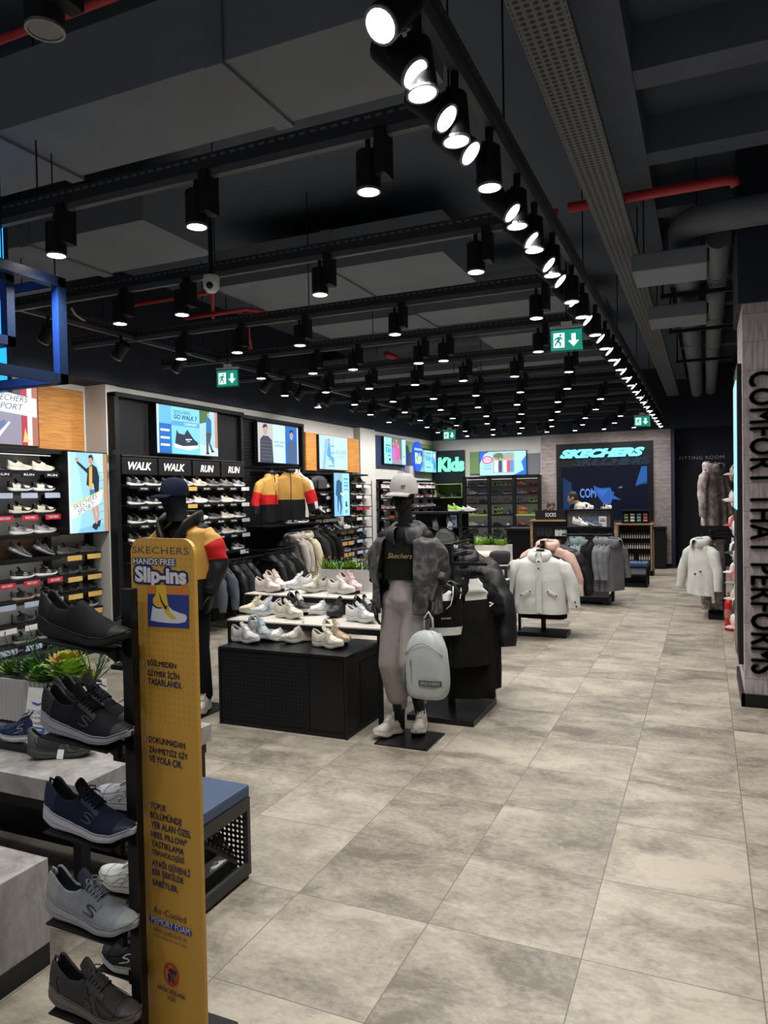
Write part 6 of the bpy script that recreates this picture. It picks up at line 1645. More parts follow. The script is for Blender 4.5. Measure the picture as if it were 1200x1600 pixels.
for s, e, w in ((-1, eR, wR), (1, eL, wL)):
    capsule(g, L0(-3.88+s*.19, 4.76, 1.45), e, .055, .044); capsule(g, e, w, .044, .03); hand_g(g, w, (0, -.25, -1), (-s*.9, -.2, 0), s, 1.0, .4)
fleshed('body', g, MANQ, mm, 0.0065, 5)
NVC = cmat((.012,.018,.04), 'cloth')
Rc = cap_parts(mm, HC+Vector((0, 0, .045)), yawM, NVC, 1.08, deep=.01)
g = text_fit('S', .032, .036, bold=.06).xf(frame_mat((-.012, -.112, .004), X, Vector((0, .25, 1)))); g.xf(Rc); part('cap_logo', g, INKW, mm)
# face cover and tee
rs = []
for z, rx, ry, dy in ((-.19, .115, .10, .04), (-.13, .085, .085, .03), (-.09, .075, .085, .015), (-.03, .083, .100, 0.0), (.02, .086, .106, 0.0), (.05, .084, .105, 0.0)):
    rs.append([Vector((rx*cos(a), dy+ry*sin(a), z))+wr(Vector((cos(a)*.1, sin(a)*.1, z)), .008, 22, 2) for a in [2*pi*k/28 for k in range(28)]])
part('face_cover', G().rings(rs, 0, False, False).xf(Matrix.Translation(HC) @ Matrix.Rotation(yawM, 4, 'Z')), cmat((.010,.011,.016), 'cloth'), mm, smooth=True, sub=1)
rs, cl = body_rings(.40, .50, .25, 1.0, 0, 1.0, fold=.004); part('tee_shirt', G().rings(rs, 0, False, False).xf(Matrix.Translation(L0(-3.88, 4.76, 1.51))), TEE, mm, smooth=True, sub=1)
text_on('COMFORT', L0(-4.00, 4.628, 1.325), Vector((1, -.03, 0)), Z, .13, .016, INKW, mm); text_on('SKX', L0(-4.0, 4.628, 1.28), Vector((1, -.03, 0)), Z, .10, .03, INKW, mm)
# trousers
g = G(); capsule(g, L0(-3.88, 4.765, 1.02), L0(-3.88, 4.77, .97), .135, .14)
for hip, knee, f in ((L0(-3.97, 4.765, .92), L0(-3.985, 4.735, .52), fa), (L0(-3.79, 4.765, .92), L0(-3.77, 4.755, .52), fb)):
    an = Vector((f.x, f.y-.04, .14))-o0; capsule(g, hip, knee, .125, .095); capsule(g, knee, an, .095, .068)
for i in range(len(g.v)): g.v[i] += wr(g.v[i], .014, 9, 1)
fleshed('trousers', g, cmat((.008,.008,.009), 'cloth'), mm, .01, 4)
YE = cmat((.60,.33,.075), 'nylon'); RDJ = cmat((.62,.012,.015), 'nylon'); BKJ = cmat((.007,.007,.008), 'nylon')
rs, cl = body_rings(.52, .70, .34, 1.04, 0, 8.0, n=46, fold=.010, a0=radians(-90+26), a1=radians(270-26), nz=28)
nr = len(rs)
def mi(i, j): return 1 if i > nr*.62 else 0
o = part('jacket', G().rings(rs, 0, False, False, closed=False, mi=mi).xf(Matrix.Translation(L0(-3.88, 4.76, 1.54))), [YE, BKJ], mm, smooth=True, sub=1)
sd = o.modifiers.new('thick', 'SOLIDIFY'); sd.thickness = .008; sd.offset = 1
for s, e, w in ((-1, eR, wR), (1, eL, wL)):
    sh = L0(-3.88+s*.20, 4.76, 1.455)
    rr = sleeve_rings([sh, sh.lerp(e, .4)+Vector((s*.04, 0, 0)), e+Vector((s*.012, 0, 0)), w+Vector((0, 0, .03))], [.07, .096, .085, .062], 2+s, m=20)
    def ms(i, j): return 0 if i < 6 else (1 if i < 12 else 2)
    part('jacket_sleeve', G().rings(rr, 0, True, False, mi=ms), [YE, RDJ, BKJ], mm, smooth=True, sub=1)
    part('jacket_cuff', G().cyl(w+Vector((0, 0, .05)), w+Vector((0, 0, .005)), .056, .052, 16), BKJ, mm, smooth=40)
pts = [(-.03, -.16, -.12), (-.10, -.13, .01), (-.125, -.02, .075), (-.09, .085, .09), (0, .11, .085), (.09, .085, .09), (.125, -.02, .075), (.11, -.13, .01), (.05, -.16, -.12)]
rows = []
for k in range(33):
    i = min(int(k/4), 7); q = k/4-i; p = Vector(pts[i]).lerp(Vector(pts[i+1]), q); n_ = Vector((p.x, p.y*.9, 0)).normalized()
    rows.append([p-Z*.03-n_*.01, p+Z*.01, p+Z*.05+n_*.03, p+Z*.03+n_*.055, p-Z*.045+n_*.05])
o = part('jacket_collar', G().rings(rows, 0, False, False, closed=False).xf(Matrix.Translation(L0(-3.88, 4.745, 1.50))), BKJ, mm, smooth=True, sub=1)
sd = o.modifiers.new('thick', 'SOLIDIFY'); sd.thickness = .006
part('snap_button', G().ball(L0(-3.775, 4.57, 1.46), .007).ball(L0(-4.01, 4.575, 1.51), .007), CHROME, mm)
part('chest_mark', G().box(L0(-3.74, 4.597, 1.435), (.06, .003, .006)), BKJ, mm)
ms_ = dict(mshoe); feet(mm, o0, fa, ta, ms_); feet(mm, o0, fb, tb, ms_)

# ================================================================== ENTRANCE DISPLAY
def concrete(name, c1, c2):
    m, nt, b = nodes_mat(name)
    tc = nt.nodes.new('ShaderNodeTexCoord'); mp = nt.nodes.new('ShaderNodeMapping'); mp.inputs['Scale'].default_value = (1.4, 1.4, 0.8); nt.links.new(tc.outputs['Object'], mp.inputs[0])
    n = nt.nodes.new('ShaderNodeTexNoise'); n.inputs['Scale'].default_value = 7; n.inputs['Detail'].default_value = 9; n.inputs['Roughness'].default_value = 0.68; n.inputs['Distortion'].default_value = 0.6
    nt.links.new(mp.outputs[0], n.inputs['Vector'])
    r = nt.nodes.new('ShaderNodeValToRGB'); r.color_ramp.elements[0].position = 0.34; r.color_ramp.elements[0].color = (*c1, 1); r.color_ramp.elements[1].position = 0.66; r.color_ramp.elements[1].color = (*c2, 1)
    nt.links.new(n.outputs['Fac'], r.inputs[0]); nt.links.new(r.outputs[0], b.inputs['Base Color']); b.inputs['Roughness'].default_value = 0.6
    return m
CONCR = concrete('concrete_look', (0.16, 0.15, 0.145), (0.36, 0.345, 0.325))
# ---- shoe stand with the yellow board
def yellow_mat():
    m, nt, b = nodes_mat('yellow_board_print')
    tc = nt.nodes.new('ShaderNodeTexCoord'); s = nt.nodes.new('ShaderNodeSeparateXYZ'); nt.links.new(tc.outputs['Object'], s.inputs[0])
    fr = []
    for v in (s.outputs[0], s.outputs[2]):
        f = math_node(nt, 'SUBTRACT', math_node(nt, 'FRACT', math_node(nt, 'DIVIDE', v, 0.019)), 0.5)
        fr.append(math_node(nt, 'MULTIPLY', f, f))
    d = math_node(nt, 'SQRT', math_node(nt, 'ADD', fr[0], fr[1]))
    gate = math_node(nt, 'MULTIPLY', math_node(nt, 'LESS_THAN', d, 0.24), math_node(nt, 'GREATER_THAN', s.outputs[2], 1.06))
    mx = nt.nodes.new('ShaderNodeMix'); mx.data_type = 'RGBA'; nt.links.new(math_node(nt, 'MULTIPLY', gate, 0.7), mx.inputs['Factor'])
    mx.inputs['A'].default_value = (0.52, 0.285, 0.045, 1); mx.inputs['B'].default_value = (0.43, 0.225, 0.035, 1)
    nt.links.new(mx.outputs['Result'], b.inputs['Base Color']); b.inputs['Roughness'].default_value = 0.38
    return m
st = thing('shoe_stand', 'black shoe stand with tall yellow slip-on sign board', 'shoe stand', (-1.51, 1.62, 0.0))
S0 = Vector(st.location)
ba = radians(-5.5); bu = Vector((cos(ba), sin(ba), 0)); bn = bu.cross(Z)
BR = Vector((-1.3155, 1.655, 0)); BW = 0.252; BLo = BR-bu*BW
part('base_plate', G().bb((-0.26, -0.12, 0), (0.10, 0.32, 0.012)), BLACK, st, bevel=0.002)
part('post', G().bb((-0.030, -0.014, 0.012), (0.008, 0.014, 1.466)), BLACKG, st, bevel=0.002)
# board with rounded top corners
zt_, zb_, rr_ = 1.608, 0.03, 0.043
pts = [(0, zb_), (BW, zb_)]+[(BW-rr_+rr_*cos(a), zt_-rr_+rr_*sin(a)) for a in [pi/2*k/6 for k in range(7)]]+[(rr_-rr_*sin(a), zt_-rr_+rr_*cos(a)) for a in [pi/2*k/6 for k in range(7)]]
g = G().prism([BLo+bu*u+Z*v-S0 for u, v in pts], -bn*0.012)
brd = part('sign_board', g, yellow_mat(), st, label='yellow sign board with rounded top')
part('board_bracket', G().bb((-0.052, 0.0, 0.3), (-0.030, 0.056, 0.34)), BLACK, st)
part('board_bracket', G().bb((-0.052, 0.0, 1.25), (-0.030, 0.056, 1.29)), BLACK, st)
def bpt(px, py):
    d = ray(px, py); t = (BR-CAMPOS).dot(bn)/d.dot(bn); p = CAMPOS+d*t
    return ((p-BLo).dot(bu), p.z)
NVI = mat('print_navy', (0.012, 0.017, 0.075), 0.45, 0, 0.03, 20); WHI = mat('print_white', (0.60, 0.60, 0.62), 0.45, 0, 0.03, 20); ORI = mat('print_orange', (0.50, 0.18, 0.03), 0.45, 0, 0.03, 20)
YEI = mat('print_yellow', (0.62, 0.40, 0.03), 0.45, 0, 0.03, 20); REI = mat('print_red', (0.50, 0.02, 0.02), 0.45, 0, 0.03, 20); BLI = mat('print_blue', (0.02, 0.035, 0.22), 0.45, 0, 0.03, 20); PKI = mat('print_pink', (0.62, 0.42, 0.40), 0.45)
P = Pic(1, 1)
def bt(s, x0, x1, ytop, ybot, m, k=0.0, **kw):
    """board lettering: left and right pixel ends, cap top and base line at the left end"""
    a = bpt(x0, ybot); b_ = bpt(x1, ybot+(x1-x0)*k); c = bpt(x0, ytop)
    P.t(s, a[0], a[1], b_[0]-a[0], c[1]-a[1], m, **kw)
def bp_(pts, m): P.p([bpt(*q) for q in pts], m)
bt('SKECHERS', 207, 295, 853.5, 864, mat('print_slate', (0.06, 0.055, 0.055), 0.5), spacing=1.05)
a = bpt(207, 884)
for dx, dy in ((-1, 0), (1, 0), (0, -1), (0, 1), (.7, .7), (-.7, .7), (.7, -.7), (-.7, -.7)):
    bt('HANDS FREE', 209+dx*1.4, 274+dx*1.4, 871.5+dy*1.4, 881+dy*1.4, NVI, bold=0.03)
bt('HANDS FREE', 209, 274, 871.5, 881, WHI, bold=0.02)
for dx, dy in [(3.4*cos(q*pi/6), 3.4*sin(q*pi/6)) for q in range(12)]:
    bt('Slip-ins', 212+dx, 292+dx, 884+dy, 916+dy, NVI, bold=0.06)
bt('Slip-ins', 212, 292, 884, 916, WHI, bold=0.045)
bp_([(231, 914), (295, 915.5), (295.5, 930), (231.5, 927.5)], ORI); bp_([(231.5, 927.5), (295.5, 930), (296, 982), (232, 978)], BLI)
bp_([(236, 969), (237.5, 958), (239, 946), (243, 949), (250, 951), (258, 950), (262, 945), (265, 948), (270, 953), (281, 957.5), (291, 960.5), (293, 965.5), (290, 972), (279, 974), (268, 973.5), (258, 973), (247, 971.5)], WHI)
bp_([(245, 914), (260, 914.5), (260.5, 927), (262.5, 940), (266, 956), (275, 964), (275, 967.5), (268, 967.5), (259, 958), (254, 949), (246, 948.5), (240, 943), (239.5, 936), (245, 927)], YEI)
bp_([(249, 927), (250, 927), (254, 938), (260, 948), (258, 951), (252, 940)], INKB); bp_([(257, 950), (262, 945), (261, 953)], INKB); bp_([(239.5, 943), (245, 948), (251, 949), (250, 951), (244, 950), (239, 946)], NVI)
for y, k in ((1035.5, 0), (1153.5, 0), (1256, 0)):
    x = 226 if y < 1100 else (228 if y < 1200 else 230)
    bp_([(x-1.5, y-2.5), (x, y-3.5), (x+1.5, y-2), (x+1.5, y+2), (x, y+3.5), (x-1.5, y+2.5)], PKI); bp_([(x+0.3, y-3), (x+2.6, y), (x+0.3, y+3), (x+1.2, y)], NVI)
for s, x0, x1, y0, y1 in (('EĞİLMEDEN', 231.5, 276, 1027.5, 1039), ('GİYMEK İÇİN', 231.5, 281, 1043, 1057), ('TASARLANDI.', 232, 285, 1058.5, 1068.5), ('DOKUNMADAN', 233.5, 290, 1149, 1159), ('ZAHMETSİZ GİY', 233.5, 294, 1162, 1174.5), ('VE YOLA ÇIK.', 234, 286, 1178.5, 1191.5),
    ('TOPUK', 236, 261, 1252, 1262), ('BÖLÜMÜNDE', 236, 284.5, 1264.5, 1277), ('YER ALAN ÖZEL', 237, 299, 1279, 1292), ('HEEL PILLOW"', 237, 293, 1296.5, 1306.5), ('YASTIKLAMA', 237.5, 288, 1311, 1321), ('TEKNOLOJİSİ', 238, 288.5, 1323, 1336), ('AYAĞI GÜVENLİ', 238.5, 297.5, 1338, 1351.5), ('BİR ŞEKİLDE', 239, 287.5, 1352.5, 1367.5), ('SABİTLER.', 239.5, 279.5, 1369, 1381.5)):
    bt(s, x0, x1, y0, y1, NVI, k=0.1, bold=0.024)
bt('Air-Cooled', 241, 291, 1414, 1424.5, NVI, k=.1)
q0 = bpt(234, 1433.5); q1 = bpt(300, 1433.5+66*.3); hh = .0098
P.p([(q0[0]+.006, q0[1]-hh), (q1[0]-.006, q0[1]-hh), (q1[0], q0[1]-hh*.4), (q1[0], q0[1]+hh*.4), (q1[0]-.006, q0[1]+hh), (q0[0]+.006, q0[1]+hh), (q0[0], q0[1]+hh*.4), (q0[0], q0[1]-hh*.4)], BLI)
bt('MEMORY FOAM', 238, 297, 1429, 1439, WHI, k=.1)
bt('NEFES ALABİLİRLİK VE', 242, 292, 1446, 1453, NVI, k=.1); bt('YUMUŞAKLIĞI ARTTIRIR', 241, 293, 1456, 1462, NVI, k=.1)
c = bpt(268.5, 1522); R1 = 0.0300
n_ = 32
for q in range(n_):
    a0, a1 = 2*pi*q/n_, 2*pi*(q+1)/n_
    P.k = 60; P.p([(c[0]+R1*cos(a0), c[1]+1.15*R1*sin(a0)), (c[0]+R1*cos(a1), c[1]+1.15*R1*sin(a1)), (c[0]+.82*R1*cos(a1), c[1]+.94*R1*sin(a1)), (c[0]+.82*R1*cos(a0), c[1]+.94*R1*sin(a0))], REI)
P.k = 61
P.p([(c[0]+x*R1, c[1]+y*R1) for x, y in ((-.35, -.8), (-.1, -.8), (.0, -.2), (.15, -.8), (.4, -.75), (.25, .1), (.35, .25), (.5, .1), (.55, -.3), (.65, -.3), (.62, .25), (.3, .62), (-.1, .62), (-.4, .3), (-.45, -.2))], NVI)
P.e(c[0]+.62*R1, c[1]+.42*R1, .17*R1, .2*R1, NVI)
P.p([(c[0]-.68*R1, c[1]+.62*R1), (c[0]-.56*R1, c[1]+.75*R1), (c[0]+.68*R1, c[1]-.62*R1), (c[0]+.56*R1, c[1]-.75*R1)], REI)
bt('ARTIK EĞİLMEK', 247, 291, 1535, 1543, NVI, k=.1, bold=.02); bt('YOK', 262, 276, 1553, 1560, NVI, k=.1, bold=.02)
for i in range(len(P.g.v)): P.g.v[i].z *= 0.35
P.g.xf(frame_mat(BLo-S0+bn*0.0003, bu, Z))
part('lettering', P.g, P.mats, brd, label='navy and white print on the board')
# trays and shoes
TZ = [1.312, 1.035, 0.758, 0.492, 0.228]
ha = radians(5); hd_ = Vector((cos(ha), sin(ha), 0)); hs = Vector((-sin(ha), cos(ha), 0))
def tray(z, c, d, s, l0, l1, w, tilt):
    g = G(); a = c+d*l0; b_ = c+d*l1
    dz = Vector((0, 0, tilt*(l1-l0)))
    for q in (1,):
        lo = [a-s*w+dz/2, b_-s*w-dz/2, b_+s*w-dz/2, a+s*w+dz/2]
        lo = [Vector((p.x, p.y, z-0.006+(p-(a+b_)/2).z)) for p in lo]
        g.prism(lo, (0, 0, 0.005))
        m = [(a+b_)/2+d*0.05, b_]
        g.prism([Vector((m[0].x, m[0].y, z-0.008)), Vector((b_.x, b_.y, z-0.008)), Vector((b_.x, b_.y, z-0.05))], s*0.02)
    g.xf(Matrix.Translation(-S0)); return g
scol = [
 ('slip', dict(up=(.007,.007,.0073), sole=(.0035,.0035,.004), cap=(.0065,.0065,.007), lin=(.006,.006,.008), logo=(.02,.02,.02)), 'all black slip-on shoe on the top tray of the yellow sign stand', dict(laces=False, over=False, logo=False, wave=.002, tongue=False)),
 ('slip', dict(up=(.007,.0075,.011), sole=(.30,.30,.35), cap=(.016,.016,.0165), lin=(.005,.005,.006), lace=(.009,.010,.016), logo=(.04,.04,.045), out=(.02,.02,.02)), 'black laced slip-on with pale grey sole, front of the second tray', dict(over=False)),
 ('slip', dict(up=(.006,.010,.026), sole=(.48,.47,.53), cap=(.008,.013,.032), lin=(.005,.006,.010), lace=(.007,.011,.030), logo=(.03,.04,.07)), 'navy slip-on shoe with white sole on the middle tray', dict(over=False)),
 ('slip', dict(up=(.24,.26,.29), sole=(.34,.34,.36), cap=(.30,.31,.32), lin=(.020,.022,.03), lace=(.22,.23,.27), logo=(.03,.035,.05), stay=(.20,.215,.24), ton=(.04,.045,.06)), 'pale grey mesh shoe with navy lining on the fourth tray', dict(over=False, upk='mesh', wave=.003)),
 ('slip', dict(up=(.045,.041,.038), sole=(.16,.14,.12), cap=(.05,.047,.045), lin=(.012,.013,.02), lace=(.075,.07,.068), logo=(.05,.047,.045), out=(.24,.12,.05), stay=(.05,.046,.044), ton=(.05,.047,.046)), 'dark taupe trail shoe with gum sole on the lowest tray', dict(over=True, upk='mesh', wave=.003))]
for i, z in enumerate(TZ):
    c = Vector((-1.636, 1.56, 0))
    part('tray', tray(z, c, hd_, hs, -0.125, 0.106, 0.046, 0.10), BLACK, st)
    kd, cc, lab, kw = scol[i]
    o = c-hd_*0.148
    shoe_thing('slip_on_shoe', lab, kd, cc, (o.x, o.y, z+0.016), ha, 'shoes on the yellow sign stand', pitch=radians(6), L=0.30, **kw)
kd, cc, lab, kw = scol[1]
o = Vector((-1.636, 1.56, 0))-hd_*0.195+hs*0.098
shoe_thing('slip_on_shoe', 'black slip-on shoe half hidden behind its twin on the second tray', kd, cc, (o.x, o.y, TZ[1]+0.016), ha, 'shoes on the yellow sign stand', pitch=radians(6), L=0.29, **kw)
rcol = [('run', dict(up=(.016,.016,.018), sole=(.010,.010,.011), cap=(.02,.02,.02), lin=(.01,.01,.01), lace=(.02,.02,.02)), 'black shoe turned away at the rear of the top tray', 1.245),
        ('run', dict(up=(.56,.50,.51), sole=(.34,.30,.34), cap=(.6,.54,.55), lin=(.5,.45,.46), lace=(.6,.55,.56)), 'pale pink white shoe at the rear of the second tray', 0.975),
        ('run', dict(up=(.36,.38,.42), sole=(.52,.53,.55), cap=(.42,.44,.47), lin=(.3,.32,.35), lace=(.42,.44,.47)), 'grey blue runner pointing outwards behind the stand', 0.70),
        ('run', dict(up=(.58,.60,.57), sole=(.66,.65,.60), cap=(.62,.64,.61), lin=(.5,.5,.48), lace=(.6,.62,.6)), 'off-white runner pointing outwards behind the stand', 0.425),
        ('run', dict(up=(.014,.014,.016), sole=(.55,.55,.56), cap=(.02,.02,.022), lin=(.01,.01,.01), lace=(.3,.3,.3)), 'black runner with white sole at the rear of the lowest tray', 0.155)]
for kd, cc, lab, z in rcol:
    c = Vector((-1.745, 1.85, 0))
    part('tray', tray(z, c, Vector((1, 0, 0)), Vector((0, 1, 0)), -0.13, 0.15, 0.05, 0.02), BLACK, st)
    part('tray_arm', G().bb(Vector((-1.60, 1.64, z-0.02))-S0, Vector((-1.58, 1.85, z-0.006))-S0).bb(Vector((-1.60, 1.622, z-0.02))-S0, Vector((-1.532, 1.636, z-0.006))-S0), BLACK, st)
    shoe_thing('sports_shoe', lab, kd, cc, (-1.60, 1.85, z+0.004), pi, 'shoes on the yellow sign stand', L=0.29)

# ---- concrete look tables
t = thing('display_table', 'concrete topped black framed table beside the yellow sign stand', 'table', (-2.9, 2.5, 0))
o_ = Vector((-2.9, 2.5, 0))
x0, x1, y0, y1 = -3.6, -2.262, 2.107, 2.95
part('tabletop', G().bb(Vector((x0, y0, .513))-o_, Vector((x1, y1, .60))-o_), CONCR, t, bevel=.002)
part('frame', G().bb(Vector((x0, y0+.02, .46))-o_, Vector((x1-.02, y1-.02, .512))-o_), BLACK, t)
part('back_panel', G().bb(Vector((x0, 2.6, .03))-o_, Vector((-2.33, 2.62, .46))-o_), BLACKG, t)
for x in (x0+.03, x1-.045):
    for y in (y0+.05, y1-.05): part('leg', G().box(Vector((x, y, .23))-o_, (.045, .045, .46)), BLACK, t)
t = thing('display_block', 'low concrete look block in front of the concrete topped table', 'display block', (-2.6, 1.6, 0))
o_ = Vector((-2.6, 1.6, 0))
part('body', G().bb(Vector((-3.2, 0.9, .085))-o_, Vector((-2.243, 1.938, .40))-o_), CONCR, t, bevel=.002)
part('plinth', G().bb(Vector((-3.19, 0.91, 0))-o_, Vector((-2.245, 1.936, .085))-o_), BLACKG, t)
single('riser_block', 'low black riser at the back of the concrete topped table', 'riser', G().bb((-3.1, 2.30, .601), (-2.60, 2.52, .635)), BLACKG, bevel=.002)
single('riser_block', 'square black riser at the corner of the concrete topped table', 'riser', G().bb((-2.42, 2.44, .601), (-2.27, 2.62, .655)), BLACKG, bevel=.002)
hg = math.atan2(.30, .95)
shoe_thing('walking_shoe', 'charcoal walking shoe with a white swing tag on the concrete table', 'slip', dict(up=(.028,.029,.03), sole=(.060,.062,.060), cap=(.075,.077,.075), lin=(.012,.012,.012), lace=(.02,.02,.02), logo=(.07,.07,.07), out=(.02,.02,.02)), tuple(onz(46, 1186, .601)), radians(34), None, L=.29, wave=.003)
tg = single('swing_tag', 'white swing tag hanging on the charcoal walking shoe', 'tag', G().bb((-.0125, -.001, 0), (.0125, .001, .038)).bb((-.011, -.0018, .008), (.011, -.001, .014)), T_WHITE)
tg.location = ony(93, 1186, 2.215); tg.rotation_euler = (radians(-12), radians(8), radians(34))
shoe_thing('walking_shoe', 'navy shoe with white sole on the black riser at the picture edge', 'slip', dict(up=(.018,.028,.065), sole=(.55,.55,.58), cap=(.02,.03,.07), lin=(.015,.02,.03), lace=(.03,.04,.08), logo=(.2,.22,.3)), (-2.70, 2.40, .636), radians(196), None, L=.29)
card = thing('info_card', 'white waterproofing info card standing behind the charcoal shoe', 'card', (-2.67, 2.30, .636))
cp = [onz(34, 1160, .636), onz(72, 1170, .636)]
cu = Vector((.95, .02, 0)).normalized(); card.location = cp[0]
P = Pic(.13, .245)
P.r(0, 0, 1, 1, T_WHITE).t('SKECHERS', .06, .53, .84, .07, NVI).t('%100 SU GEÇİRMEZ', .08, .44, .8, .06, INKB, bold=.02).t('VE NEFES ALABİLİR*', .06, .35, .86, .065, INKB, bold=.02)
P.r(0, .20, 1, .31, mat('print_mid_blue', (.05, .14, .42), .4)).r(.15, .25, .85, .275, T_WHITE).r(.25, .215, .75, .235, T_WHITE)
for q in range(3): P.r(.06, .06+.045*q, .45, .075+.045*q, mat('print_grey', (.3, .3, .3), .5))
P.p([(.28, .74), (.38, .70), (.5, .68), (.62, .69), (.74, .74), (.60, .735), (.55, .72), (.46, .735)], MATS['print_mid_blue']).p([(.2, .75), (.4, .72), (.34, .69)], MATS['print_mid_blue'])
for q in range(9): P.e(.2+.075*q, .84+.05*sin(q*2.1), .008, .008, MATS['print_grey'], 6)
part('sheet', G().prism([Vector((0, 0.0015, 0)), cu*.13+Vector((0, 0.0015, 0)), cu*.13+Vector((0, .045, .238)), Vector((0, .045, .238))], (0, .002, 0)), T_WHITE, card)
P.g.xf(frame_mat((0, 0, 0), cu, Vector((0, .045, .238)))); part('print', P.g, P.mats, card)
# succulent planter
random.seed(11)
pl = thing('planter', 'white ribbed planter with succulents behind the info card', 'planter', (-3.06, 2.66, .62)); 
part('box', G().bb((-.33, -.08, 0), (.33, -.07, .21)).bb((-.33, .07, 0), (.33, .08, .21)).bb((-.33, -.07, 0), (-.32, .07, .21)).bb((.32, -.07, 0), (.33, .07, .21)), MATS['planter_white'], pl)
for q in range(22): part('rib', G().cyl((-.315+.03*q, -.081, 0), (-.315+.03*q, -.081, .21), .006, n=6), MATS['planter_white'], pl)
part('soil', G().bb((-.32, -.07, 0), (.32, .07, .18)), MATS['soil'], pl)
g = G()
for (x, y, z, r, m, m2) in ((.20, -.03, .23, .14, 1, 1), (.13, .02, .25, .15, 1, 4), (.02, -.05, .21, .09, 0, 1), (.08, -.07, .205, .065, 0, 0), (-.1, 0, .22, .11, 0, 1), (-.25, 0, .2, .1, 0, 1), (.26, .03, .2, .07, 1, 3)):
    rosette(g, (x, y, z), r, m, m2, 5, 10, .55)
twigs(g, (-.02, .03, .19), .27, 12, 2, .35); twigs(g, (.29, .03, .2), .28, 12, 2, .5); twigs(g, (-.2, 0, .2), .24, 10, 2, .5)
part('foliage', g, LEAF, pl)

# ---- bench with tilted mirror
bn_ = thing('bench', 'black framed bench with dark blue cushion and tilted mirror', 'bench', (-2.075, 2.53, 0)); o_ = Vector((-2.075, 2.53, 0))
x0, x1, y0, y1 = -2.25, -1.90, 2.33, 2.742
part('cushion', G().bb(Vector((x0, y0, .372))-o_, Vector((x1, y1, .425))-o_), cmat((.045,.072,.13), 'leather'), bn_, bevel=.008)
part('frame', G().bb(Vector((x1-.02, y0, .312))-o_, Vector((x1, y1, .37))-o_).bb(Vector((x1-.02, y0, .018))-o_, Vector((x1, y1, .072))-o_).bb(Vector((x1-.02, y1-.022, .072))-o_, Vector((x1, y1, .312))-o_).bb(Vector((x1-.02, y0, .072))-o_, Vector((x1, y0+.022, .312))-o_).bb(Vector((x0, y0, .34))-o_, Vector((x1-.02, y1, .37))-o_).bb(Vector((x0, y0, .018))-o_, Vector((x1-.02, y1, .03))-o_), mat('bench_black', (.022, .022, .023), .5, 0, .1, 30), bn_)
def holes_mat():
    m, nt, b = nodes_mat('punched_black_plate')
    tc = nt.nodes.new('ShaderNodeTexCoord'); s = nt.nodes.new('ShaderNodeSeparateXYZ'); nt.links.new(tc.outputs['Object'], s.inputs[0])
    fr = []
    for v in (s.outputs[0], s.outputs[2]):
        f = math_node(nt, 'SUBTRACT', math_node(nt, 'FRACT', math_node(nt, 'DIVIDE', v, .0235)), .5); fr.append(math_node(nt, 'MULTIPLY', f, f))
    d = math_node(nt, 'SQRT', math_node(nt, 'ADD', fr[0], fr[1]))
    b.inputs['Base Color'].default_value = (.012, .012, .013, 1); b.inputs['Roughness'].default_value = .5
    nt.links.new(math_node(nt, 'GREATER_THAN', d, .28), b.inputs['Alpha'])
    return m
part('end_panel', G().bb(Vector((x0, y1-.004, .03))-o_, Vector((x1-.02, y1-.002, .34))-o_), holes_mat(), bn_)
MIR = mat('mirror_glass', (.82, .82, .82), .02, 1.0, 0, 5)
part('mirror', G().prism([Vector((x1-.03, y0+.05, .075))-o_, Vector((x1-.03, y1-.05, .075))-o_, Vector((x0+.12, y1-.05, .335))-o_, Vector((x0+.12, y0+.05, .335))-o_], (-.006, 0, -.004)), MIR, bn_)
part('mirror_back', G().prism([Vector((x1-.045, y0+.04, .072))-o_, Vector((x1-.045, y1-.04, .072))-o_, Vector((x0+.105, y1-.04, .33))-o_, Vector((x0+.105, y0+.04, .33))-o_], (-.006, 0, -.004)), BLACK, bn_)
for x in (x0+.02, x1-.02):
    for y in (y0+.03, y1-.03): part('foot', G().box(Vector((x, y, .009))-o_, (.03, .03, .018)), BLACK, bn_)
# shoe shelves on the near right wall, seen in the bench mirror
t = thing('shelf_unit', 'grey backed shoe shelves on the near right wall, mirrored in the bench', 'shelf unit', (.82, 5.3, 0))
part('back_panel', G().bb((.06, -1.0, .1), (.09, 1.0, 3.0)), LITG, t)
part('plinth', G().bb((-.15, -1.0, 0), (.06, 1.0, .1)), BLACK, t)
for q in range(8):
    part('shelf', G().bb((-.2, -1.0, .3+.33*q), (.06, 1.0, .325+.33*q)), BLACK, t)
for q in range(8):
    for c in range(4): far_shoe('white' if (q+c) % 3 else 'cream', 'chunk', '%s along mirrored shelf %s by the pillar front' % (nth(c), ['one','two','three','four','five','six','seven','eight'][q]), (.75, 4.45+.48*c, .325+.33*q), pi/2, 'shoes mirrored in the bench', 'sneaker')

